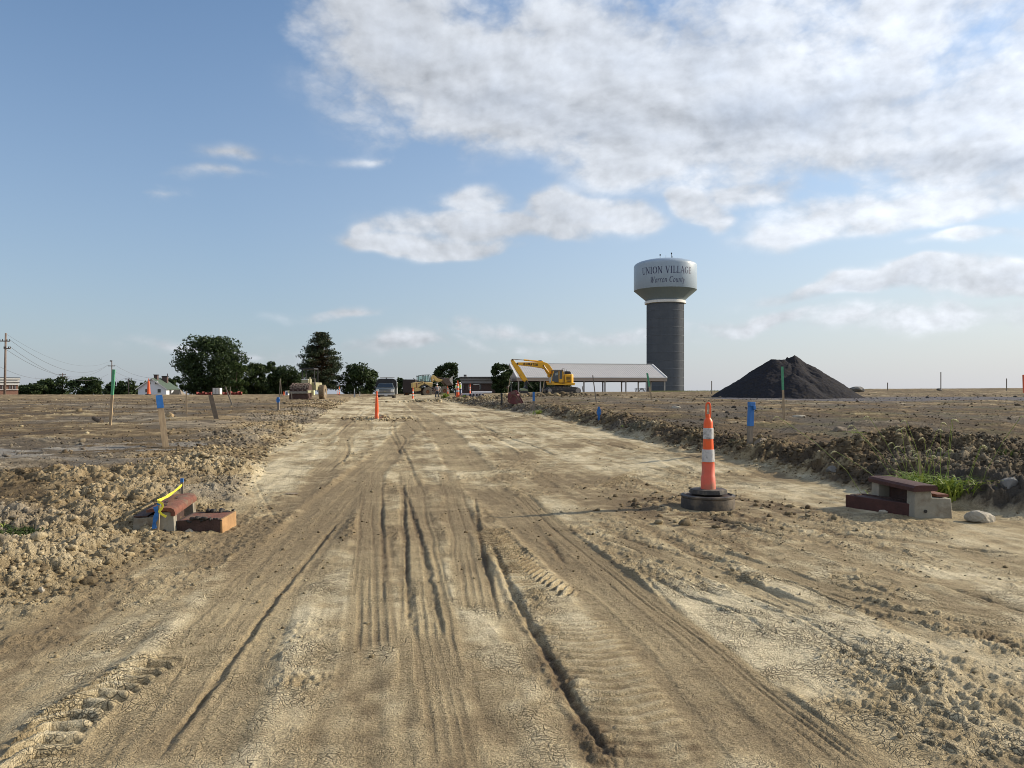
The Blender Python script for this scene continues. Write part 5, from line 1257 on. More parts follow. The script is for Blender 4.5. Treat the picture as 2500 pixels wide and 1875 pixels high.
# ================================================================== kerb inlets
def inlet_left():
    k0 = hit(424, 1303); x0, d0, z0 = k0; z0 = ground_z(x0, d0)
    t = thing('kerb_inlet', 'concrete kerb inlet with rounded rusty hood at the left road edge', 'kerb inlet', (x0, d0, z0), R(102)); t.scale = (1, .86, .74)
    # local: x along the opening (towards the far end), y away from the road
    L = 1.08
    for x in (0.0, L-.12):
        side = MB(); 
        pts = [(-.02, 0-.1), (.46, -.1), (.44, .225), (.23, .235), (.21, .30), (0.0, .30)]   # (y, z) profile of the end block
        P = [(x, y, z) for y, z in pts]+[(x+.15, y*.98+.005, z) for y, z in pts]; n = len(pts)
        side.add(P, [tuple(range(n)), tuple(range(2*n-1, n-1, -1))]+[(i, n+i, n+(i+1) % n, (i+1) % n) for i in range(n)][::1])
        b = side.build('end_block', m_precast, t, bevel=.008)
        if x == 0: MB().lathe([(0, 0), (.022, 0), (.024, .003), (0, .004)], 14, (0, 0, 0)).build('pin_hole', m_black, b).matrix_local = Matrix.Translation((-.012, .10, .045)) @ Matrix.Rotation(R(-90), 4, 'Y')
    MB().box((L/2, .12, .08), (L-.2, .03, .34)).build('back_plate', m_rustd, t)
    # rounded hood casting
    prof = [(-.015, .245), (-.02, .29), (-.005, .335), (.03, .36), (.08, .365), (.26, .352), (.30, .335), (.30, .305), (.08, .315), (.03, .30), (.03, .25)]
    hd = MB(); P = [(-.015, y, z) for y, z in prof]+[(L+.03, y, z) for y, z in prof]; n = len(prof)
    hd.add(P, [tuple(range(n-1, -1, -1)), tuple(range(n, 2*n))]+[(i, (i+1) % n, n+(i+1) % n, n+i) for i in range(n)])
    h = hd.build('hood', m_rust, t, smooth='auto')
    for (x, y) in ((.22, .14), (.46, .19), (.76, .15)):
        MB().box((x, y, .363), (.16, .02, .012), Matrix.Rotation(R(12), 3, 'Z')).build('anchor_bar', m_rustd, h)
    MB().box((.52, .37, .245), (1.0, .15, .02)).build('rear_grate', m_rustd, t)
    return t
IL = inlet_left()
def frame_piece(label, px, py, L, Wd, H, rz, mat, D=None, tilt=0):
    x, d, z = hit(px, py); z = ground_z(x, d)
    t = thing('iron_inlet_frame', label, 'iron frame', (x, d, z), rz)
    th = .03
    MB().box((L/2, Wd/2, H-.015), (L-.04, Wd-.04, .022), Matrix.Rotation(R(tilt), 3, 'X')).build('grate_plate', m_rust, t)
    for (c, s) in (((L/2, 0, H/2-.02), (L, th, H+.04)), ((L/2, Wd, H/2-.02), (L, th, H+.04)), ((0, Wd/2, H/2-.02), (th, Wd+th, H+.04)), ((L, Wd/2, H/2-.02), (th, Wd+th, H+.04))):
        MB().box(c, s).build('side_plate', mat, t, bevel=.004)
    rng = np.random.default_rng(3); P = np.c_[rng.uniform(.1, L, 26), rng.choice([.0, Wd], 26), rng.uniform(H-.02, H+.02, 26)]
    c = clod_mesh('mud_lump', P, rng.uniform(.012, .035, 26), rng, pm('wet_black_mud', (.02, .017, .015), .7, .3, 8, .003), True); c.parent = t; c['kind'] = 'stuff'
    return t
fl = frame_piece('rusty open iron frame lying right of the left inlet', 437, 1299, .43, .46, .12, R(38), m_rustd)
fr_side = pm('sunlit_rusty_plate', (.34, .20, .09), .85, .25, 7, .004)  # sunlight on one side plate put into its rust colour
fl.rotation_euler = (R(1), R(-1), R(4))
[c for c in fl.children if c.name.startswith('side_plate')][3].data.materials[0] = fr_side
# two stakes with yellow tape at the left inlet
s1 = stake('wooden_stake', 'blue-ribboned stake in front of the left inlet', 'stake', 384, 1303, 388, 1224, 7, m_wood, m_bluep, .12, group=GS, square=False)
s2 = stake('wooden_stake', 'grey blue-topped stake behind the left inlet', 'stake', 446, 1222, 444, 1168, 6.5, m_woodg, m_bluep, .18, group=GS)
def ribbon_strip(name, label, cat, pts, w, mat, parent=None, th=.002):
    V = []; n = len(pts)
    for i, p in enumerate(pts):
        q = pts[min(i+1, n-1)]-pts[max(i-1, 0)]; up = Vector((0, 0, 1)); sd = q.cross(Vector((0, 1, 0))).normalized() if abs(q.x)+abs(q.z) > 1e-4 else Vector((1, 0, 0))
        tw = .5+.5*abs(math.cos(i*.9)); V += [p+sd*w*tw/2, p-sd*w*tw/2]
    mb = MB().add(V, [(2*i, 2*i+1, 2*i+3, 2*i+2) for i in range(n-1)]); o = mb.build(name, mat, parent)
    sdm = o.modifiers.new('thickness', 'SOLIDIFY'); sdm.thickness = th
    if label: tag(o, label, cat)
    return o
m_tape = pm('yellow_tape', (.80, .72, .05), .4, .08, 9)
a = s1.location; b = s2.location
ta = Vector((a.x+.012, a.y-.02, a.z+.33)); tb = Vector((b.x-.0, b.y-.02, CAMZ+(HY-1183)/F*b.y))
ribbon_strip('caution_tape', 'yellow tape tied between the two stakes at the left inlet', 'tape', [ta.lerp(tb, i/8)-Vector((0, 0, .02*math.sin(i/8*math.pi))) for i in range(9)], .035, m_tape)
ribbon_strip('tape_end', 'crumpled loose yellow tape end hanging by the blue ribbon', 'tape', [ta+Vector((.01+.035*math.sin(i*1.1)+.012*i, -.015, -.026*i)) for i in range(7)], .03, m_tape)
ribbon_strip('ribbon', None, None, [Vector((-.012+.012*math.sin(i*.8), -.016-.004*(i % 2), .275-.032*i)) for i in range(8)], .05, m_bluep, s1)

m_rustm = pm('dark_red_iron', (.060, .022, .018), .8, .25, 8, .006)
def inlet_right():
    x0, d0, z0 = hit(2232, 1268); z0 = ground_z(x0, d0)
    t = thing('kerb_inlet', 'concrete kerb inlet with dark red hood in the grass at right', 'kerb inlet', (x0, d0, z0), R(0))
    # long axis runs away to the left; build from measured corners at this distance
    k = d0/F; P = lambda px, py, dd: Vector(((px-HX)/F*(d0+dd)-x0, dd, CAMZ+(HY-py)/F*(d0+dd)-z0))
    ax = (P(2125, 1205, .95)-P(2230, 1205, 0)); ax.z = 0; L = ax.length; ux = ax.normalized(); uy = Vector((-ux.y, ux.x, 0))
    if uy.x < 0: uy = -uy
    def tr(x, y, z): return ux*x+uy*y+Vector((0, 0, z))
    for x in (0, L-.16):
        pts = [(0, -.1), (.46, -.1), (.44, .235), (.215, .245), (.20, .325), (.01, .325)]
        Q = [tr(x, y, z) for y, z in pts]+[tr(x+.17, y, z) for y, z in pts]; n = len(pts)
        m = MB().add(Q, [tuple(range(n)), tuple(range(2*n-1, n-1, -1))]+[(i, n+i, n+(i+1) % n, (i+1) % n) for i in range(n)]); e = m.build('end_block', m_precast, t, bevel=.01)
        if x == 0:
            c = tr(-.004, .13, .09); MB().cyl(c, c-ux*.006, .02, .02, 12).build('pin_hole', m_black, e)
    Q = [tr(.15, .15, -.05), tr(L-.15, .15, -.05), tr(L-.15, .15, .32), tr(.15, .15, .32)]; Q += [q+uy*.03 for q in Q]
    MB().add(Q, [(0, 1, 2, 3), (7, 6, 5, 4), (3, 2, 6, 7), (0, 3, 7, 4), (1, 5, 6, 2), (0, 4, 5, 1)]).build('back_plate', m_rustd, t)
    prof = [(-.02, .318), (-.025, .36), (.0, .385), (.05, .392), (.24, .39), (.26, .37), (.26, .325)]; n = len(prof)
    Q = [tr(-.03, y, z) for y, z in prof]+[tr(L+.03, y, z) for y, z in prof]
    MB().add(Q, [tuple(range(n-1, -1, -1)), tuple(range(n, 2*n))]+[(i, (i+1) % n, n+(i+1) % n, n+i) for i in range(n)]).build('hood', m_rustm, t, smooth='auto')
    Q = [tr(.02, .28, .25), tr(L-.1, .28, .25), tr(L-.1, .42, .25), tr(.02, .42, .25)]; Q += [q+Vector((0, 0, .03)) for q in Q]
    MB().add(Q, [(3, 2, 1, 0), (4, 5, 6, 7), (0, 1, 5, 4), (1, 2, 6, 5), (2, 3, 7, 6), (3, 0, 4, 7)]).build('rear_grate', m_rust, t)
    for q in t.children:
        bm = bmesh.new(); bm.from_mesh(q.data); bmesh.ops.recalc_face_normals(bm, faces=bm.faces); bm.to_mesh(q.data); bm.free()
    # loose frame in front of it
    x1, d1, z1 = hit(2222, 1264); z1 = ground_z(x1, d1); x2, d2, _z = hit(2064, 1237); fx = Vector((x2-x1, d2-d1, 0)); Lf = fx.length
    f = thing('iron_inlet_frame', 'dark red iron frame lying left of the right inlet', 'iron frame', (x1, d1, z1), 0)
    MB().box((Lf/2, -.02, .065), (Lf, .04, .19)).build('side_plate', m_rustm, f, bevel=.008)
    MB().box((Lf/2, -.29, .065), (Lf, .03, .19)).build('side_plate', m_rustd, f, bevel=.008)
    MB().box((Lf-.02, -.17, .065), (.04, .20, .19)).build('side_plate', m_rustd, f, bevel=.008)
    MB().box((.02, -.17, .065), (.04, .20, .19)).build('side_plate', m_rustd, f, bevel=.008)
    MB().box((Lf*.5, -.17, .135), (Lf-.1, .18, .02)).build('grate_plate', m_rustd, f)
    f.rotation_euler.z = math.atan2(fx.y, fx.x)
    return t, ux, uy, L
IR = inlet_right()

# ================================================================== grass
def grass_mat(name, a, b):
    return leaf_mat(name, a, b)
m_gr = grass_mat('lush_grass', (.13, .20, .035), (.32, .38, .08)); m_grd = grass_mat('dark_grass', (.03, .055, .015), (.08, .11, .03)); m_seed = pm('seed_head', (.42, .40, .22), .8, .15, 20)
def clump(name, label, cat, px, py, wpx, h, n, seed, mat, heads=0, D=None, bend=.5, depth=.35, wid=.006):
    x, d, z = hit(px, py) if D is None else ((px-HX)/F*D, D, ground_z((px-HX)/F*D, D))
    k = d/F; rng = np.random.default_rng(seed); t = thing(name, label, cat, (x, d, z))
    V = []; Fq = []
    H = []
    for i in range(n):
        bx = rng.normal(0, wpx*k*.24); by = rng.uniform(-depth, depth)*.6; a = rng.uniform(0, 6.28); hh = h*rng.uniform(.35, 1.0)*(1-.3*abs(bx)/(wpx*k*.5+.01)); le = rng.uniform(.15, 1)*bend*hh
        w = wid*rng.uniform(.7, 1.5); b = len(V); sg = 6
        wx, wy = -math.sin(a)*w, math.cos(a)*w
        for s in range(sg+1):
            u = s/sg; c = (bx+math.cos(a)*le*u**1.8, by+math.sin(a)*le*u**1.8, -.03+hh*(u-.35*bend*u**3)); ww = (1-u**2)*1.0+.05
            V += [(c[0]+wx*ww, c[1]+wy*ww, c[2]), (c[0]-wx*ww, c[1]-wy*ww, c[2]+.002)]
        Fq += [(b+2*s, b+2*s+1, b+2*s+3, b+2*s+2) for s in range(sg)]
        if rng.random() < .3: H.append((bx, by, hh, a, le))
    newmesh('blades', V, Fq, [mat], t)
    if heads:
        for i in range(heads):
            bx, by, a = rng.normal(0, wpx*k*.28), rng.uniform(-.1, .1), rng.uniform(-.9, .9); hh = h*rng.uniform(.9, 1.75); lx = (bx*1.1+rng.normal(0, .12))*1.0
            st = [Vector((bx+lx*u**1.5, by, hh*u)) for u in (0, .35, .7, 1)]
            hd = [st[-1]+Vector((.012*j*(1 if lx > 0 else -1)*1.6, 0, .010*j-.0045*j*j)) for j in range(5)]
            m = MB(); m.tube(st, .003, 5); m.build('stem', mat, t)
            m = MB(); 
            for (p, q, r0, r1) in zip(hd[:-1], hd[1:], (.004, .009, .010, .008), (.009, .010, .008, .003)): m.cyl(p, q, r0, r1, 6)
            m.build('seed_head', m_seed, t, smooth=True)
    return t
clump('grass_clump', 'bright green clump of foxtail grass growing behind the right inlet', 'grass', 2305, 1222, 260, .62, 430, 1, m_gr, heads=16, bend=1.1, wid=.012)
clump('grass_clump', 'smaller bright grass tuft at the left end of the right inlet', 'grass', 2238, 1195, 90, .48, 150, 2, m_gr, heads=8, bend=1.0, wid=.009)
clump('grass_clump', 'dark grass tuft on the bank at the left picture edge', 'grass', 40, 1300, 130, .17, 330, 3, m_grd, bend=1.4)
clump('grass_clump', 'thin yellow-green tuft on the sunlit spot at the left edge', 'grass', 12, 1285, 60, .15, 120, 4, m_gr, bend=1.2)
clump('weed_tuft', 'tuft of green weeds at the foot of the blue hub post', 'weed', 1800, 1080, 60, .16, 160, 5, m_grd, bend=1.0, wid=.005)
clump('weed_tuft', 'low green weeds beside the brown stone on the right field', 'weed', 2085, 1058, 56, .16, 150, 6, m_gr, bend=1.3, wid=.007)
clump('weed_tuft', 'faint strip of green weeds beyond the right mound', 'weed', 2165, 1062, 90, .14, 160, 7, m_gr, bend=1.3, wid=.007)
clump('weed_tuft', 'green weeds at the right edge behind the grey boulder', 'weed', 2440, 1108, 100, .20, 220, 8, m_grd, bend=1.2, wid=.007)
clump('weed_tuft', 'small weeds on the right berm crest beyond the tall cone', 'weed', 1535, 1040, 40, .16, 90, 9, m_gr, bend=1.2, wid=.007)
clump('leafy_bush', 'light green bushy weed in front of the loader bucket', 'bush', 1089, 976, 16, 1.0, 200, 10, m_gr, D=82, bend=1.1, wid=.035, depth=.8)
clump('leafy_bush', 'small pale weed in front of the concrete pipes', 'bush', 1134, 972, 8, .7, 80, 11, m_gr, D=84, bend=1.1, wid=.03, depth=.5)
clump('leafy_bush', 'sparse yellow-green weed beside the teal-topped stake', 'bush', 1316, 1010, 22, .35, 110, 12, m_gr, bend=1.2, wid=.012)
def grass_edge():
    rng = np.random.default_rng(5); V = []; Fq = []
    for i in range(2600):
        px = rng.uniform(1590, 1850); D = rng.uniform(118, 150); x = (px-HX)/F*D; z = ground_z(x, D); h = rng.uniform(.08, .30); w = .02; b = len(V); l = rng.normal(0, .08)
        V += [(x-w, D, z-.05), (x+w, D, z-.05), (x+l, D, z+h)]; Fq.append((b, b+1, b+2))
    o = newmesh('dry_grass', V, Fq, [pm('dry_meadow_grass', (.22, .24, .08), .8, .2, 2)]); tag(o, 'thin dry grass fringe along the crest below the water tower', 'grass', kind='stuff')
grass_edge()
# ================================================================== excavator
def recalc(o):
    bm = bmesh.new(); bm.from_mesh(o.data); bmesh.ops.recalc_face_normals(bm, faces=bm.faces); bm.to_mesh(o.data); bm.free(); return o
def excavator():
    D = 86.0; u = D/F/8.508; px0 = 1180+1575/8.508; p = gat(px0, D); zc = CAMZ+(HY-(850+945/8.508))*D/F
    t = thing('excavator', 'yellow excavator with raised boom parked in front of the pavilion', 'excavator', (p.x, D+.6, zc), R(10))
    f = lambda x, y: ((x-1575)*u*1.0, (945-y)*u)      # measured side profile
    P = lambda pts: [f(*q) for q in pts]
    # tracks
    for y in (-1.55, .85):
        tk = MB(); prof = P([(1262,905),(1250,880),(1262,845),(1310,815),(1420,800),(1640,800),(1880,812),(1945,830),(1975,865),(1972,910),(1945,938),(1890,945),(1330,945),(1285,932)])
        tk.prism(prof, y, y+.7); c = tk.build('track', m_rubber, t, bevel=.02)
        # cleats
        cl = MB(); n = len(prof)
        for i in range(n):
            a, b = Vector((prof[i][0], 0, prof[i][1])), Vector((prof[(i+1) % n][0], 0, prof[(i+1) % n][1])); L = (b-a).length; m = max(1, int(L/.19))
            for j in range(m):
                q = a.lerp(b, (j+.5)/m); d = (b-a).normalized(); cl.box((q.x, y+.35, q.z), (.07, .74, .05), Matrix.Rotation(-math.atan2(d.z, d.x), 3, 'Y'))
        cl.build('cleat', m_dark, c)
        for x, r in ((1315, 42), (1915, 50)): MB().cyl((f(x, 0)[0], y-.03, f(0, 880)[1]), (f(x, 0)[0], y+.73, f(0, 880)[1]), r*u, r*u, 20).build('sprocket', m_steel, c, smooth='auto')
        for i in range(8): MB().cyl((f(1400+i*62, 0)[0], y-.02, f(0, 905)[1]), (f(1400+i*62, 0)[0], y+.1, f(0, 905)[1]), 17*u, 17*u, 12).build('roller', m_dark, c)
        MB().prism(P([(1370,872),(1850,872),(1850,892),(1370,892)]), y-.015, y+.02).build('track_frame', m_dark, c)
    MB().cyl((f(1600, 0)[0], 0, .6), (f(1600, 0)[0], 0, f(0, 765)[1]), .62, .62, 24).build('turntable', m_dark, t)
    # house (deck, engine housing, counterweight)
    MB().prism(P([(1360,700),(1375,765),(1850,770),(1860,740),(1860,722),(1360,716)]), -1.35, 1.35).build('deck', m_yel, t, bevel=.03)
    MB().prism(P([(1640,545),(1760,540),(1760,718),(1640,718)]), -1.35, 1.3).build('engine_housing', m_yel, t, bevel=.05)
    cw = MB(); pts = []
    for i in range(9): a = R(-90+180*i/8); pts.append((f(1790, 0)[0]+75*u*math.cos(a)*1.0, 1.35*math.sin(a)))
    base = [(f(1762, 0)[0], -1.35)]+pts+[(f(1762, 0)[0], 1.35)]; z0, z1 = f(0, 768)[1], f(0, 543)[1]; n = len(base)
    cw.add([(a, b, z0) for a, b in base]+[(a, b, z1) for a, b in base], [tuple(range(n-1, -1, -1)), tuple(range(n, 2*n))]+[(i, (i+1) % n, n+(i+1) % n, n+i) for i in range(n)])
    recalc(cw.build('counterweight', m_yel, t, bevel=.05))
    v = MB()
    for i in range(6): v.box((f(1680+i*15, 0)[0], -1.365, f(0, 625)[1]), (8*u, .02, 62*u))
    for i in range(5): v.box((f(1688+i*18, 0)[0], -1.365, f(0, 690)[1]), (10*u, .02, 34*u))
    v.build('vent_grille', m_dark, t)
    MB().prism(P([(1645,540),(1650,500),(1680,478),(1770,482),(1790,500),(1790,540)]), -1.0, .9).build('engine_hood', m_dark, t, bevel=.03)
    MB().cyl((f(1618, 0)[0], -.6, f(0, 560)[1]), (f(1618, 0)[0], -.6, f(0, 440)[1]), .07, .07, 10).build('exhaust_pipe', m_steel, t)
    MB().tube([Vector((f(1600, 0)[0], -1.2, f(0, 560)[1])), Vector((f(1600, 0)[0], -1.2, f(0, 425)[1])), Vector((f(1638, 0)[0], -1.2, f(0, 425)[1])), Vector((f(1638, 0)[0], -1.2, f(0, 545)[1]))], .02, 6).build('handrail', m_steel, t)
    MB().tube([Vector((f(1735, 0)[0], 0, f(0, 482)[1])), Vector((f(1742, 0)[0], 0, f(0, 440)[1]))], .015, 5).build('antenna', m_dark, t)
    # cab
    cb = MB(); x0, x1, y0, y1 = f(1388, 0)[0], f(1606, 0)[0], -1.38, -.35; zb, zt = f(0, 716)[1], f(0, 462)[1]
    cabp = MB(); cabp.prism(P([(1350,716),(1362,600),(1400,470),(1420,462),(1606,462),(1610,716)]), y0+.05, y1-.05); cabp.build('cab_glass', m_glass, t)
    fr = MB(); fr2 = MB()
    for pts in ([(1350,716),(1362,600),(1378,600),(1366,716)], [(1362,600),(1402,468),(1420,468),(1378,600)], [(1512,468),(1526,468),(1526,716),(1512,716)], [(1592,468),(1610,468),(1614,716),(1592,716)], [(1345,690),(1400,690),(1430,720),(1345,720)], [(1526,645),(1600,640),(1600,716),(1526,716)]):
        fr.prism(P(pts), y0, y0+.08); fr2.prism(P(pts), y1-.04, y1+.04)
    fr.build('cab_frame', m_yel, t, bevel=.01); fr2.build('cab_frame', m_yel, t, bevel=.01)
    MB().prism(P([(1398,474),(1404,455),(1608,455),(1612,474)]), y0-.05, y1+.05).build('cab_roof', pm('cab_roof_grey', (.16, .14, .10), .6, .1, 2), t, bevel=.02)
    MB().prism(P([(1438,520),(1500,505),(1500,560),(1440,570)]), y0+.04, y0+.045).build('sky_reflection_pane', pm('sky_reflection_tone', (.25, .29, .28), .15, .1, 2), t)  # pale patch painted as the sky reflected in the cab glass
    # boom
    by0, by1 = -.22, .22
    MB().prism(P([(1360,610),(1330,575),(1345,520),(1290,455),(1220,418),(1000,384),(700,352),(680,330),(690,298),(820,296),(1120,292),(1250,288),(1318,308),(1372,352),(1442,450),(1440,560),(1410,615)]), by0, by1).build('boom', m_yel, t, bevel=.02)
    MB().prism(P([(556,262),(566,236),(590,230),(612,250),(650,296),(740,400),(912,668),(900,694),(846,706),(790,652),(660,460),(590,345)]), -.17, .17).build('stick', m_yel, t, bevel=.02)
    for nm, a, b, c, y in (('stick_cylinder', (588, 240), (830, 256), (1235, 290), 0), ('bucket_cylinder', (672, 465), (735, 560), (812, 668), 0), ('boom_cylinder', (1238, 362), (1300, 450), (1392, 590), -.36), ('boom_cylinder', (1238, 362), (1300, 450), (1392, 590), .36)):
        A, B, C_ = [Vector((*f(*q)[:1], y, f(*q)[1])) for q in (a, b, c)]
        r1, r2 = (.045, .095) if nm != 'boom_cylinder' else (.06, .10)
        if nm == 'stick_cylinder': A.z += .05; B.z += .05; C_.z += .05
        cy = MB().cyl(B, C_, r2, r2, 12).build(nm, m_yel, t, smooth='auto'); MB().cyl(A, B, r1, r1, 10).build('rod', m_steel, cy)
    MB().tube([Vector((f(1110, 0)[0], -.05, f(0, 292)[1])), Vector((f(1140, 0)[0], -.05, f(0, 258)[1])), Vector((f(1200, 0)[0], -.05, f(0, 256)[1])), Vector((f(1250, 0)[0], -.05, f(0, 300)[1]))], .03, 6).build('hose', m_dark, t)
    pins = MB()
    for q in ((690, 325), (588, 245), (1240, 362), (882, 682)): pins.cyl((f(*q)[0], -.27, f(*q)[1]), (f(*q)[0], .27, f(*q)[1]), .08, .08, 14)
    pins.build('pin', m_dark, t)
    L = lettering('KOMATSU', 50*u, GLB, .12, .05, 1.02, lambda x, y, z: (x+f(968, 0)[0], y+by0, z-x*.07+f(0, 336)[1]), .012); L.build('lettering', m_black, t, label='black block letters KOMATSU along the boom')
    # plate compactor coupled to the stick end
    a = MB(); a.prism(P([(850,690),(905,690),(900,760),(860,770)]), -.2, .2); a.prism(P([(770,860),(770,840),(820,830),(880,770),(905,800),(900,860)]), -.3, .3); k = a.build('compactor_yoke', m_dark, t)
    MB().prism(P([(752,862),(765,836),(810,828),(850,842),(905,868),(905,882),(760,880)]), -.4, .4).build('compactor_hood', pm('pale_olive_paint', (.30, .33, .18), .6, .1, 3), k)
    MB().prism(P([(772,938),(756,915),(760,885),(906,885),(908,915),(895,938)]), -.42, .42).build('compactor_plate', m_rubber, k, bevel=.03)
    return t
excavator()

# ================================================================== wheel parts
def wheel(t, c, r, w, rim_r, mt=None, mr_=None, lugs=0, n=28, axis=Vector((0, 1, 0)), name='wheel'):
    mt = mt or m_tyre; mr_ = mr_ or m_rim
    M = MB(); y0, y1 = -w/2, w/2
    M.lathe([(rim_r, y0*.8), (rim_r*1.05, y0), (r*.93, y0), (r, y0*.72), (r, y1*.72), (r*.93, y1), (rim_r*1.05, y1), (rim_r, y1*.8)], n, (0, 0, 0), 'Y')
    for i in range(lugs):
        a = 2*math.pi*i/lugs
        for s in (-1, 1): M.box((r*1.0*math.cos(a+s*.04), s*w*.24, r*1.0*math.sin(a+s*.04)), (.05, w*.5, .10), Matrix.Rotation(-a, 3, 'Y') @ Matrix.Rotation(s*.5, 3, 'X'))
    o = recalc(M.build(name, mt, t, smooth='auto')); o.location = c
    rm = MB(); rm.lathe([(rim_r*1.02, y0*.86), (rim_r*.96, y0*.80), (rim_r*.80, y0*.45), (rim_r*.45, y0*.40), (rim_r*.40, y0*.62), (0, y0*.64)], n, (0, 0, 0), 'Y')
    rm.lathe([(rim_r*1.02, y1*.86), (rim_r*.96, y1*.80), (rim_r*.80, y1*.45), (rim_r*.45, y1*.40), (rim_r*.40, y1*.62), (0, y1*.64)], n, (0, 0, 0), 'Y')
    recalc(rm.build('rim', mr_, o, smooth='auto')); return o

# ================================================================== wheel loader
def loader():
    D = 125.0; u = D/F/15.8; px0 = 980+970/15.8; x0 = (px0-HX)*D/F; z0 = CAMZ+(HY-(900+1075/15.8))*D/F
    t = thing('wheel_loader', 'faded yellow wheel loader with raised bucket beyond the workers', 'wheel loader', (x0, D, z0), 0)
    t.rotation_euler = (0, R(-2.5), R(17))
    f = lambda x, y: ((x-970)*u*1.04, (1075-y)*u); P = lambda pts: [f(*q) for q in pts]
    for y in (-1.05, 1.05):
        wheel(t, (f(965, 0)[0], y, .76), .76, .55, .30, lugs=22)
        wheel(t, (f(1600, 0)[0], y, .80), .76, .55, .30, lugs=22)
    MB().prism(P([(440,530),(560,510),(860,500),(890,640),(760,640),(620,740),(520,720),(450,720)]), -.85, .85).build('engine_hood', m_cream, t, bevel=.05)
    MB().prism(P([(560,540),(590,540),(600,720),(565,720)]), -.87, -.84).build('hood_stripe', m_rim, t)
    MB().prism(P([(640,540),(820,520),(820,545),(640,565)]), -.87, -.84).build('side_vent', m_dark, t)
    MB().prism(P([(510,735),(740,720),(740,830),(620,860),(520,860)]), -1.0, 1.0).build('counterweight', m_cream, t, bevel=.05)
    MB().prism(P([(700,700),(760,640),(860,600),(960,620),(1060,700),(1085,760),(1060,760),(1010,700),(900,660),(800,690),(720,760)]), -1.25, -.75).build('rear_fender', m_dark, t)
    MB().prism(P([(700,700),(760,640),(860,600),(960,620),(1060,700),(1085,760),(1060,760),(1010,700),(900,660),(800,690),(720,760)]), .75, 1.25).build('rear_fender', m_dark, t)
    MB().prism(P([(890,520),(1170,540),(1180,680),(1100,740),(980,640),(900,600)]), -.95, .95).build('front_body', m_cream, t, bevel=.04)
    MB().prism(P([(720,760),(1180,700),(1600,760),(1600,880),(1180,900),(720,900)]), -.40, .40).build('chassis', m_rustd, t, bevel=.04)
    # cab with open glass
    fr = MB(); zt = f(0, 235)[1]
    for x in (670, 880, 925, 1080, 1130):
        a, b = f(x, 500), f(x-(0 if x < 1000 else 22), 250)
        for y in (-.78, .72): fr.prism([(a[0]-.04, a[1]), (a[0]+.04, a[1]), (b[0]+.04, b[1]), (b[0]-.04, b[1])], y, y+.06)
    for y in (-.78, .72): fr.prism(P([(665,470),(1150,500),(1150,525),(665,495)]), y, y+.06)
    fr.build('cab_frame', pm('dark_green_grey', (.05, .07, .07), .6, .1, 2), t)
    MB().prism(P([(650,268),(820,232),(1090,232),(1100,250),(820,258),(655,300)]), -.85, .85).build('cab_roof', pm('cab_roof_teal', (.10, .14, .14), .6, .1, 2), t, bevel=.02)
    g = bpy.data.materials.get('clear_cab_glass')
    if not g:
        g = bpy.data.materials.new('clear_cab_glass'); g.use_nodes = True; b = g.node_tree.nodes['Principled BSDF']; b.inputs['Transmission Weight'].default_value = .85; b.inputs['Roughness'].default_value = .05; b.inputs['Base Color'].default_value = (.7, .85, .82, 1); b.inputs['IOR'].default_value = 1.1
    MB().prism(P([(680,300),(1080,262),(1120,500),(680,480)]), -.74, -.73).build('window', g, t)
    MB().prism(P([(680,300),(1080,262),(1120,500),(680,480)]), .73, .74).build('window', g, t)
    MB().box((f(800, 0)[0], 0, f(0, 460)[1]), (.5, .6, .5)).build('seat', m_dark, t, bevel=.05)
    MB().tube([Vector((*f(545, 470)[:1], 0, f(0, 470)[1])), Vector((f(540, 0)[0], 0, f(0, 390)[1])), Vector((f(512, 0)[0], 0, f(0, 340)[1]))], .06, 8).build('exhaust_pipe', m_dark, t)
    # lift arms and linkage
    for y in (-.55, .45):
        MB().prism(P([(1170,500),(1160,380),(1235,258),(1300,300),(1390,400),(1580,440),(1570,500),(1450,540),(1330,490),(1290,420),(1240,350),(1215,420),(1230,520)]), y, y+.14).build('lift_arm', m_cream, t, bevel=.02)
    MB().cyl((f(1230, 0)[0], -.62, f(0, 600)[1]), (f(1430, 0)[0], -.62, f(0, 540)[1]), .06, .06, 10).build('lift_cylinder', m_steel, t)
    MB().tube([Vector((f(1340, 0)[0], 0, f(0, 330)[1])), Vector((f(1640, 0)[0], 0, f(0, 400)[1]))], .07, 8).build('tilt_link', m_rustd, t)
    # bucket
    bk = MB(); pr = P([(1600,500),(1600,430),(1640,380),(1870,372),(1900,330),(1925,340),(1915,520),(1940,670),(1900,650),(1840,560),(1800,480),(1800,420),(1700,420),(1660,470),(1660,560),(1620,560)])
    MB().prism(P([(1600,560),(1592,450),(1640,392),(1880,385),(1800,480),(1830,560),(1925,660),(1900,690),(1700,680)]), -1.25, 1.25).build('bucket', pm('brown_bucket_steel', (.12, .085, .065), .7, .25, 3), t, bevel=.02)
    MB().prism(P([(1880,372),(1900,325),(1928,340),(1915,480),(1935,665),(1905,655),(1835,560),(1800,480),(1812,420)]), -1.30, -1.24).build('bucket_side_plate', pm('pale_worn_steel', (.48, .46, .42), .6, .1, 3), t)
    MB().prism(P([(1610,470),(1635,370),(1665,365),(1640,470)]), -.9, -.8).build('bucket_bracket', m_steel, t)
    st = MB()
    for i in range(4): st.box((f(1150, 0)[0], -.98, f(0, 740+i*75)[1]), (.36, .2, .04))
    st.box((f(1120, 0)[0], -1.02, f(0, 850)[1]), (.04, .04, 1.1)); st.box((f(1185, 0)[0], -1.02, f(0, 850)[1]), (.04, .04, 1.1)); st.build('step', m_steel, t)
loader()
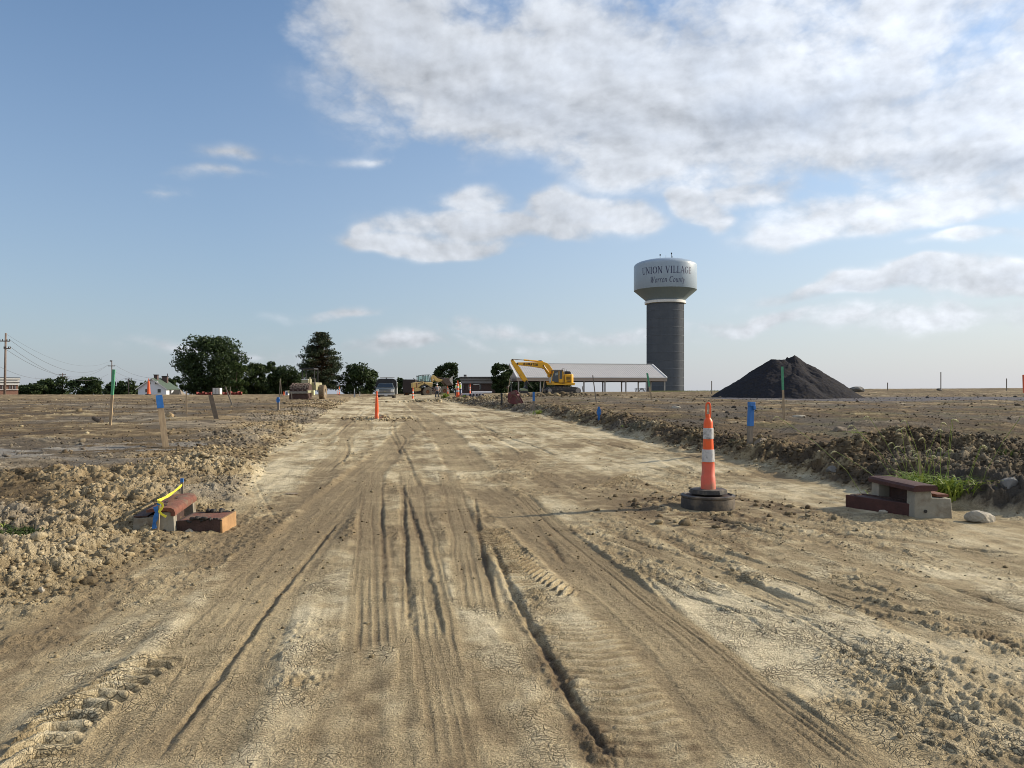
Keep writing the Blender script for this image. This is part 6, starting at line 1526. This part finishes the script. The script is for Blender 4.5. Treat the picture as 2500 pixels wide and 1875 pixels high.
def dark_trailer():
    D = 138.0; k = D/F; p = gat(1003, D)
    t = thing('dark_truck', 'dark red and black truck body half hidden behind the loader', 'truck', (p.x, D, p.z-.3))
    MB().box((0, 0, 1.9), (2.3, 4.5, 2.4)).build('box_body', pm('dark_maroon', (.018, .010, .010), .6, .2, 2), t, bevel=.05)
    MB().box((3.0, .3, .9), (8.0, 2.2, .8)).build('chassis', m_dark, t)
    for x in (-.6, 2.6, 4.2): wheel(t, (x, -1.1, .5), .5, .3, .25)
dark_trailer()

# ================================================================== pickup with tall box
def pickup():
    D = 80.0; u = D/F/7.373; px0 = 880+440/7.373; x0 = (px0-HX)*D/F; z0 = CAMZ+(HY-(840+1003/7.373))*D/F
    t = thing('pickup_truck', 'grey pickup with tall dark box body facing the camera on the road', 'pickup truck', (x0, D, z0), R(7))
    f = lambda x, y: ((x-435)*u, (1003-y)*u)
    mg = pm('dusty_grey_green_paint', (.055, .068, .072), .4, .1, 2, dirt=(.13, .115, .09), dirt_amt=.25); mc = pm('chrome', (.42, .42, .41), .3, .15, 3, metal=.75); mbx = pm('black_mesh_box', (.022, .022, .024), .7, .2, 3); ml = pm('headlamp_lens', (.75, .75, .72), .15, .05, 3)
    W = 1.98/2
    # profile along Y (front at y=0, going back)
    def yz(pts, xa, xb): # prism in the YZ plane
        n = len(pts); return [(xa, y, z) for y, z in pts]+[(xb, y, z) for y, z in pts], [tuple(range(n)), tuple(range(2*n-1, n-1, -1))]+[(i, n+i, n+(i+1) % n, (i+1) % n) for i in range(n)]
    b = MB(); b.add(*yz([(.05,.45),(0,.62),(.02,1.10),(.15,1.20),(1.30,1.30),(3.2,1.32),(3.2,.45)], -W, W)); recalc(b.build('body', mg, t, bevel=.06))
    c = MB(); zr = f(0, 700)[1]
    q = [(-W*.93, 1.25, 1.28), (W*.93, 1.25, 1.28), (W*.93, 3.2, 1.3), (-W*.93, 3.2, 1.3), (-W*.74, 1.95, zr), (W*.74, 1.95, zr), (W*.76, 3.15, zr), (-W*.76, 3.15, zr)]
    c.add(q, [(3, 2, 1, 0), (4, 5, 6, 7), (0, 1, 5, 4), (1, 2, 6, 5), (2, 3, 7, 6), (3, 0, 4, 7)]); recalc(c.build('cab', mg, t, bevel=.05))
    def lerp(a, b, s): return Vector(a).lerp(Vector(b), s)
    def pane(A, B, C_, D_, off, nm='window'):
        ins = [(.06, .08), (.94, .08), (.94, .90), (.06, .90)]; V = []
        for (s, r) in ins: V.append(lerp(lerp(A, B, s), lerp(D_, C_, s), r)+Vector(off))
        recalc(MB().add(V+[v-Vector(off)*.5 for v in V], [(0, 1, 2, 3), (7, 6, 5, 4), (0, 4, 5, 1), (1, 5, 6, 2), (2, 6, 7, 3), (3, 7, 4, 0)]).build(nm, m_glass, t))
    pane(q[0], q[1], q[5], q[4], (0, -.022, .014), 'windscreen'); pane(q[1], q[2], q[6], q[5], (.03, 0, .006)); pane(q[3], q[0], q[4], q[7], (-.03, 0, .006))
    g = MB().box((0, -.02, .90), (1.25, .08, .26)).build('grille', mc, t, bevel=.02)
    MB().box((0, -.065, .96), (1.16, .02, .07)).build('slot', m_dark, g); MB().box((0, -.065, .84), (1.16, .02, .08)).build('slot', m_dark, g)
    MB().box((0, -.07, .90), (.16, .02, .06), None).build('badge', pm('pale_badge', (.45, .40, .25), .4, .05, 3), g, bevel=.008)
    for s in (-1, 1):
        MB().box((s*.78, -.01, .93), (.32, .10, .30)).build('headlight', ml, t, bevel=.03)
        MB().box((s*.78, -.075, .93), (.30, .02, .04)).build('lamp_divider', m_dark, t)
        m = MB().box((s*1.12, 1.25, 1.32), (.20, .12, .26)).build('mirror', m_dark, t, bevel=.03)
        MB().box((s*.86, .5, .72), (.26, .9, .10)).build('wheel_arch', m_dark, t)
    MB().box((0, -.08, .56), (1.96, .20, .22)).build('bumper', mc, t, bevel=.05)
    MB().box((0, -.10, .40), (1.7, .14, .14)).build('air_dam', m_dark, t)
    pl = MB().box((.12, -.20, .52), (.32, .02, .16)).build('number_plate', pm('plate_white', (.55, .56, .58), .5, .05, 4), t)
    for s in (-1, 1):
        wheel(t, (s*.84, .72, .37), .37, .25, .20, m_rubber, m_steel).rotation_euler = (0, 0, R(90))
        wheel(t, (s*.84, 4.2, .37), .37, .30, .20, m_rubber, m_steel).rotation_euler = (0, 0, R(90))
    # tall box: dark interior front wall, pale side frame
    zt = f(0, 612)[1]; W2 = 1.12
    pr = [(-W2, .62), (-W2, zt-.42), (-W2*.80, zt-.10), (-W2*.55, zt), (W2*.60, zt), (W2*.86, zt-.10), (W2, zt-.42), (W2, .62)]
    n = len(pr); bx = MB(); bx.add([(x, 3.25, z) for x, z in pr]+[(x, 5.9, z) for x, z in pr], [tuple(range(n)), tuple(range(2*n-1, n-1, -1))]+[(i, n+i, n+(i+1) % n, (i+1) % n) for i in range(n)]); recalc(bx.build('box_body', mbx, t))
    mg2 = pm('pale_galvanised_side', (.42, .43, .42), .5, .12, 3)
    for yy in (3.2, 4.1, 5.0, 5.85): MB().box((W2+.02, yy, (.6+zt-.42)/2), (.05, .10, zt-.42-.6)).build('side_post', mg2, t)
    MB().box((W2+.02, 4.55, .95), (.04, 2.6, .7)).build('side_panel', mg2, t); MB().box((W2+.02, 4.55, zt-.44), (.06, 2.7, .08)).build('top_rail', mg2, t)
    MB().tube([Vector((-W2*.6, 3.4, zt+.10)), Vector((W2*.8, 3.4, zt+.14))], .028, 6).build('roof_bar', m_steel, t)
    MB().box((0, 3.4, zt+.05), (.10, .1, .14)).build('bar_bracket', m_dark, t)
pickup()

# ================================================================== padfoot roller
def roller():
    D = 73.0; u = D/F/15.08; px0 = 680+730/15.08; x0 = (px0-HX)*D/F; z0 = CAMZ+(HY-(880+1445/15.08))*D/F
    t = thing('padfoot_roller', 'cream padfoot roller with blade and canopy at the edge of the left field', 'roller', (x0, D, z0), R(0))
    f = lambda x, y: ((x-730)*u, (1445-y)*u)
    mo = pm('olive_cream_paint', (.32, .31, .19), .6, .12, 2, dirt=(.22, .18, .12), dirt_amt=.3)
    # drum with pads
    xa, xb = f(395, 0)[0], f(1075, 0)[0]; r = .76; yc = .95
    dr = MB(); dr.cyl((xa, yc, r), (xb, yc, r), r, r, 36); d = dr.build('drum', m_rustd, t, smooth='auto')
    pads = MB(); n = 16
    for j in range(8):
        for i in range(n):
            a = 2*math.pi*(i+(j % 2)*.5)/n; x = xa+(j+.5)*(xb-xa)/8
            pads.box((x, yc+math.cos(a)*(r+.04), r+math.sin(a)*(r+.04)), (.10, .12, .14), Matrix.Rotation(a-math.pi/2, 3, 'X'), .8)
    pads.build('padfoot', pm('muddy_steel', (.20, .15, .12), .8, .3, 4), d)
    MB().box((f(725, 0)[0], .0, f(0, 1180)[1]), (f(1090, 0)[0]-f(360, 0)[0], .10, 78*u)).build('blade_bar', pm('grey_blade', (.20, .19, .165), .7, .15, 2), t, bevel=.01)
    MB().box((f(730, 0)[0], .12, .26), (f(1080, 0)[0]-f(385, 0)[0], .06, .52)).build('blade', m_rustd, t)
    for x in (372, 1090): MB().box((f(x, 0)[0], .9, .78), (.10, 2.2, .22)).build('drum_frame', mo, t)
    cr = MB()
    for i in range(6): cr.box((f(430+i*108, 0)[0], .30, f(0, 1010)[1]), (.05, .08, .55), Matrix.Rotation(R(-4), 3, 'Y'))
    cr.box((f(730, 0)[0], .30, f(0, 935)[1]), (1.9, .07, .05), Matrix.Rotation(R(-3), 3, 'Y')); cr.box((f(730, 0)[0], .30, f(0, 1000)[1]), (1.9, .07, .05), Matrix.Rotation(R(-4), 3, 'Y')); cr.build('scraper_rack', pm('worn_rack', (.26, .21, .17), .7, .2, 3), t)
    # hood / console
    MB().box((f(812, 0)[0], 2.2, f(0, 800)[1]), (270*u, 1.3, 260*u)).build('console', mo, t, bevel=.04)
    MB().box((f(812, 0)[0], 1.54, f(0, 690)[1]), (262*u, .03, 24*u)).build('console_lip', m_white, t)
    MB().box((f(860, 0)[0], 3.9, 1.3), (1.35, 2.4, .8)).build('engine_hood', mo, t, bevel=.05)
    MB().box((f(960, 0)[0], 1.9, f(0, 800)[1]), (14*u*1.5, .3, 380*u)).build('side_post', mo, t)
    for x in (640, 1090):
        for y in (2.3, 3.6): MB().cyl((f(x, 0)[0], y, f(0, 900)[1]), (f(x, 0)[0], y, f(0, 285)[1]), .055, .055, 8).build('canopy_post', m_dark, t)
    MB().box((f(835, 0)[0], 2.95, f(0, 280)[1]), (520*u, 1.7, .16)).build('canopy', m_dark, t, bevel=.02)
    MB().tube([Vector((f(1000, 0)[0], 2.0, f(0, 640)[1])), Vector((f(1145, 0)[0], 2.0, f(0, 640)[1])), Vector((f(1160, 0)[0], 2.0, f(0, 900)[1]))], .02, 6).build('handrail', m_steel, t)
    MB().tube([Vector((f(1020, 0)[0], 2.0, f(0, 800)[1])), Vector((f(1155, 0)[0], 2.0, f(0, 800)[1]))], .02, 6).build('handrail', m_steel, t)
    MB().box((f(830, 0)[0], 2.9, 1.75), (.5, .5, .5)).build('seat', m_dark, t, bevel=.05)
    for x in (450, 1205): wheel(t, (f(x+40, 0)[0], 4.0, .72), .72, .55, .32, pm('muddy_tyre', (.20, .155, .10), .9, .25, 4), m_steel, 20).rotation_euler = (0, 0, R(90))
    MB().box((f(1160, 0)[0], 1.2, f(0, 1190)[1]), (82*u, .35, 185*u)).build('side_box', pm('pale_yellow_panel', (.62, .58, .34), .6, .1, 3), t, bevel=.02)
    MB().box((f(1160, 0)[0], 1.01, f(0, 1180)[1]), (20*u, .02, 140*u)).build('label_strip', mo, t)
roller()

# ================================================================== red bucket on the ground
def red_bucket():
    x, d, z = hit(1260, 988); d = min(d, 60); x = (1260-HX)/F*d; z = CAMZ+(HY-988.5)/F*d; u = d/F/7.373
    t = thing('excavator_bucket', 'dark red excavator bucket lying on the berm by the road', 'excavator bucket', (x, d, z), R(-8))
    f = lambda a, b: ((a-835)*u, (1095-b)*u); P = lambda p: [f(*q) for q in p]
    mr = pm('dark_red_paint', (.10, .018, .022), .55, .25, 5, dirt=(.10, .06, .05), dirt_amt=.3)
    MB().prism(P([(700,900),(705,1040),(760,1070),(900,1098),(970,1080),(880,920),(860,870),(800,840),(730,870)]), -.42, -.38).build('side_plate', mr, t)
    MB().prism(P([(700,900),(705,1040),(760,1070),(900,1098),(970,1080),(880,920),(860,870),(800,840),(730,870)]), .38, .42).build('side_plate', mr, t)
    MB().prism(P([(706,1038),(760,1068),(898,1096),(968,1078),(962,1066),(900,1080),(765,1052),(716,1026)]), -.38, .38).build('floor_plate', m_rustd, t)
    MB().prism(P([(700,900),(705,1040),(722,1036),(716,905)]), -.38, .38).build('back_plate', mr, t)
    MB().prism(P([(716,900),(880,925),(870,905),(735,875)]), -.38, .38).build('top_plate', mr, t)
    for y in (-.2, .14): MB().prism(P([(730,880),(790,838),(830,830),(865,860),(840,900)]), y, y+.05).build('hinge_plate', mr, t)
    MB().tube([Vector((f(735, 0)[0], -.44, f(0, 1040)[1])), Vector((f(745, 0)[0], -.44, f(0, 985)[1])), Vector((f(790, 0)[0], -.44, f(0, 915)[1])), Vector((f(850, 0)[0], -.44, f(0, 930)[1])), Vector((f(895, 0)[0], -.44, f(0, 1000)[1]))], .02, 6).build('edge_rim', m_rust, t)
    te = MB()
    for i in range(4): te.prism(P([(955,1070),(985,1092),(955,1086)]), -.36+i*.22, -.28+i*.22)
    te.build('tooth', m_steel, t)
red_bucket()

# ================================================================== concrete pipes
m_pipe = pm('pale_concrete_pipe', (.44, .42, .44), .8, .06, 2); m_pvc = pm('white_pipe', (.68, .68, .68), .5, .04, 2)
def pipe(label, px, D, z, r, L, rz, mat, group, th=.05):
    x = (px-HX)/F*D; m = MB(); n = 28
    m.lathe([(r, 0), (r, L), (r-th, L), (r-th, 0), (r, 0)], n); o = recalc(m.build('pipe', mat, None, smooth='auto')); o.location = (x, D, z)
    o.rotation_euler = (R(90), 0, rz); tag(o, label, 'pipe', group); return o
PG = 'concrete pipes lying in a row'
zp = CAMZ+(HY-965.5)/F*84
for i, (px, lab) in enumerate(((1148.5, 'leftmost concrete pipe of the row, seen along its length'), (1156.5, 'second concrete pipe from the left in the row'), (1164.5, 'middle concrete pipe of the row of five'), (1171, 'second concrete pipe from the right in the row'), (1179, 'rightmost concrete pipe of the row'))):
    pipe(lab, px, 84+.15*(i % 2), zp+.03, .185, 2.4, R(206), m_pipe, PG, .03)
wp = MB(); wp.lathe([(.14, 0), (.14, 2.4), (.12, 2.4), (.12, 0), (.14, 0)], 20); o = recalc(wp.build('pipe', m_pvc, None, smooth='auto')); D_ = 90; o.location = ((1152-HX)/F*D_, D_, CAMZ+(HY-958.5)/F*D_); o.rotation_euler = (0, R(90), 0)
tag(o, 'white pipe lying behind the row of concrete pipes', 'pipe', PG)

# ================================================================== fence mesh, tank, cabinet
m_of = pm('orange_red_mesh', (.20, .028, .018), .7, .25, 6)
def mesh_fence(label, pa, pb, D, h, seed):
    rng = np.random.default_rng(seed); n = 40; V = []; k = D/F
    for i in range(n+1):
        px = pa+(pb-pa)*i/n; x = (px-HX)*k; z = ground_z(x, D); hh = h*(.8+.2*math.sin(i*.35+seed)+rng.uniform(-.08, .08)); hh = max(.15, hh)
        for j in range(3): V.append((x, D+.25*math.sin(i*.9+j)+rng.uniform(-.05, .05), z-.1+(hh+.1)*j/2))
    Fq = [(3*i+j, 3*i+3+j, 3*i+4+j, 3*i+1+j) for i in range(n) for j in range(2)]
    o = newmesh('safety_fence', V, Fq, [pm('orange_red_mesh', (.42, .05, .025), .7, .25, 6)]); m = o.modifiers.new('thickness', 'SOLIDIFY'); m.thickness = .02
    tag(o, label, 'safety fence', 'sagging orange safety fences on the left'); return o
mesh_fence('sagging orange-red mesh fence left of the white tank', 478, 518, 118, .5, 1)
mesh_fence('sagging orange-red mesh fence right of the white tank', 540, 592, 119, .6, 2)
def tote():
    D = 116.0; k = D/F; x = (528-HX)*k; z = ground_z(x, D)
    t = thing('liquid_tote', 'white caged plastic tank between the two orange mesh fences', 'tank', (x, D, z+.0))
    b = MB().box((0, .5, .62), (17*k, 1.0, .92)).build('bottle', m_white, t, bevel=.06)
    g = MB()
    for i in range(6): g.box((-8.8*k+i*17.6*k/5, -.03, .62), (.04, .04, .98))
    for i in range(4): g.box((0, -.04, .18+i*.3), (17.8*k, .04, .04))
    g.build('cage', m_steel, t); MB().box((0, .5, .07), (1.1, 1.0, .14)).build('pallet', m_woodg, t)
tote()
def cabinet():
    D = 100.0; k = D/F; x = (700-HX)*k; z = CAMZ+(HY-965)*k
    t = thing('blue_cabinet', 'small white and blue cabinet left of the roller drum', 'cabinet', (x, D, z))
    MB().box((0, .2, 5.5*k), (8*k, .5, 11*k)).build('shell', m_white, t, bevel=.01); MB().box((.3*k, -.07, 5*k), (4.6*k, .05, 7.5*k)).build('door', pm('slate_blue', (.08, .12, .24), .5, .1, 3), t)
cabinet()

# ================================================================== people
m_skin = pm('skin', (.42, .25, .17), .6, .06, 6)
def skin_tube(name, joints, edges, mat, parent, sub=1):
    me = bpy.data.meshes.new(name); me.from_pydata([j[:3] for j in joints], edges, []); me.update(); me.materials.append(mat)
    o = bpy.data.objects.new(name, me); COL.objects.link(o); o.parent = parent
    m = o.modifiers.new('skin', 'SKIN'); m.use_smooth_shade = True
    sv = me.skin_vertices[0].data
    for i, j in enumerate(joints): r = j[3] if isinstance(j[3], tuple) else (j[3], j[3]); sv[i].radius = r
    sv[0].use_root = True
    s = o.modifiers.new('sub', 'SUBSURF'); s.levels = sub; s.render_levels = sub
    # bake the modifiers so that the body is one plain continuous mesh
    dg = bpy.context.evaluated_depsgraph_get(); ev = o.evaluated_get(dg); nm = bpy.data.meshes.new_from_object(ev); o.modifiers.clear(); nm.name = name; o.data = nm
    if not nm.materials: nm.materials.append(mat)
    nm.shade_smooth(); return o
def person(label, bx, by, h, D, rz, shirt, trousers, armL, armR, extra=None, hair=None, legs=(.12, -.12)):
    x = (bx-HX)/F*D; z = CAMZ+(HY-by)/F*D
    t = thing('person', label, 'person', (x, D, z), rz, 'workers beside the loader'); s = h/1.78
    a, b = legs
    J = [(0, 0, .95, .125), (0, 0, 1.15, (.135, .10)), (0, 0, 1.36, (.165, .10)), (0, 0, 1.48, .06), (0, -.01, 1.56, .05), (0, -.02, 1.66, (.078, .095)), (0, -.01, 1.73, .06),
         (.10, 0, .86, .09), (.11+a*.3, 0, .50, .058), (.11+a*.5, .01, .10, .042), (.11+a*.5, -.13, .04, .042),
         (-.10, 0, .86, .09), (-.11+b*.3, 0, .50, .058), (-.11+b*.5, .01, .10, .042), (-.11+b*.5, -.13, .04, .042)]
    E = [(0, 1), (1, 2), (2, 3), (3, 4), (4, 5), (5, 6), (0, 7), (7, 8), (8, 9), (9, 10), (0, 11), (11, 12), (12, 13), (13, 14)]
    for arm, sg in ((armL, 1), (armR, -1)):
        k = len(J); J += [(sg*.19, 0, 1.42, .055), (*arm[0], .042), (*arm[1], .032), (*arm[2], .030)]; E += [(2, k), (k, k+1), (k+1, k+2), (k+2, k+3)]
        hx, hy, hz = arm[2]; dv = (Vector(arm[2])-Vector(arm[1])).normalized()
        for fi in range(5):
            off = Vector((.012*(fi-2)*abs(sg), -.004*fi, 0)); f0 = Vector(arm[2])+off; ln = (.05, .07, .075, .07, .055)[fi]
            q = f0+dv*ln+Vector((0, -.01, 0)); kk = len(J); J.append((*q, .009)); E.append((k+3, kk))
    J = [tuple(c*s for c in j[:3])+((tuple(q*s for q in j[3]) if isinstance(j[3], tuple) else j[3]*s),) for j in J]
    skin_tube('body', J, E, m_skin, t)
    # shirt and trousers follow the body, a little larger
    k = 15
    def g(i, dr=.014): r = J[i][3]; return (*J[i][:3], (tuple(q+dr for q in r) if isinstance(r, tuple) else r+dr))
    sl = [g(0, .022), g(1, .022), g(2, .02), (*J[3][:3], .07*s), g(15, .02), g(16, .016), g(15+9, .02), g(15+9+1, .016)]
    skin_tube('shirt', sl, [(0, 1), (1, 2), (2, 3), (2, 4), (4, 5), (2, 6), (6, 7)], shirt, t)
    skin_tube('trousers', [g(0, .026), g(7, .03), g(8, .03), g(9, .03), g(11, .03), g(12, .03), g(13, .03)], [(0, 1), (1, 2), (2, 3), (0, 4), (4, 5), (5, 6)], trousers, t)
    for sg, i in ((1, 9), (-1, 13)):
        MB().box((J[i][0], J[i][1]-.07*s, .045*s), (.10*s, .29*s, .09*s), None, .8).build('boot', m_dark, t, bevel=.015)
    hd = J[5]
    hm = MB(); hm.lathe([(.135*s, 0), (.12*s, .012*s), (.115*s, .05*s), (.085*s, .10*s), (.0, .12*s)], 16, (hd[0], hd[1], hd[2]+.02*s)); hm.build('hard_hat' if hair is None else 'hair', hair or m_white, t, smooth=True)
    fc = MB()   # nose, eyes and ears
    fc.box((hd[0], hd[1]-.105*s, hd[2]-.01*s), (.022*s, .03*s, .035*s))
    for e in (-1, 1): fc.box((hd[0]+e*.082*s, hd[1], hd[2]-.005*s), (.018*s, .03*s, .05*s))
    fc.build('nose_and_ears', m_skin, t, bevel=.004)
    ey = MB()
    for e in (-1, 1): ey.box((hd[0]+e*.032*s, hd[1]-.094*s, hd[2]+.012*s), (.018*s, .012*s, .010*s))
    ey.build('eyes', m_dark, t)
    MB().box((hd[0], hd[1]-.093*s, hd[2]-.045*s), (.04*s, .01*s, .008*s)).build('mouth', pm('lips', (.30, .12, .09), .6, .05, 5), t)
    return t, s
m_gsh = pm('grey_shirt', (.20, .20, .23), .8, .1, 6); m_lime = pm('lime_shirt', (.50, .72, .04), .7, .06, 6); m_limed = pm('dull_lime_shirt', (.22, .36, .12), .7, .1, 6); m_jean = pm('dark_jeans', (.03, .035, .05), .85, .15, 6); m_jean2 = pm('blue_jeans', (.05, .07, .13), .85, .15, 6)
per, s = person('worker in grey shirt and dark trousers holding a white hoop of hose', 1067, 973.5, 1.80, 91, R(20), m_gsh, m_jean, ((.27, -.05, 1.18), (.22, -.22, 1.02), (.16, -.28, 1.00)), ((-.28, .0, 1.16), (-.26, -.08, .92), (-.25, -.10, .84)))
hp_ = [Vector((.27+.16*math.cos(R(a)), -.20, 1.12+.34*math.sin(R(a)))) for a in range(0, 361, 30)]
ho = MB().tube(hp_, .02, 6).build('hose_loop', m_white, None, smooth=True); ho.location = per.location; ho.rotation_euler = (0, 0, R(20)); tag(ho, 'white loop of hose held by the worker in the grey shirt', 'hose')
person('worker in bright lime shirt standing right of the tall far cone', 1123.2, 968, 1.78, 96, R(-60), m_lime, m_jean2, ((.25, -.06, 1.18), (.20, -.25, 1.12), (.16, -.33, 1.12)), ((-.25, -.03, 1.16), (-.24, -.16, .96), (-.22, -.22, .92)))
person('worker in duller green shirt half hidden behind the tall far cone', 1114.2, 968, 1.72, 98, R(50), m_limed, m_jean, ((.25, -.05, 1.17), (.24, -.14, .95), (.23, -.18, .90)), ((-.25, -.04, 1.17), (-.22, -.16, 1.0), (-.18, -.25, .98)))
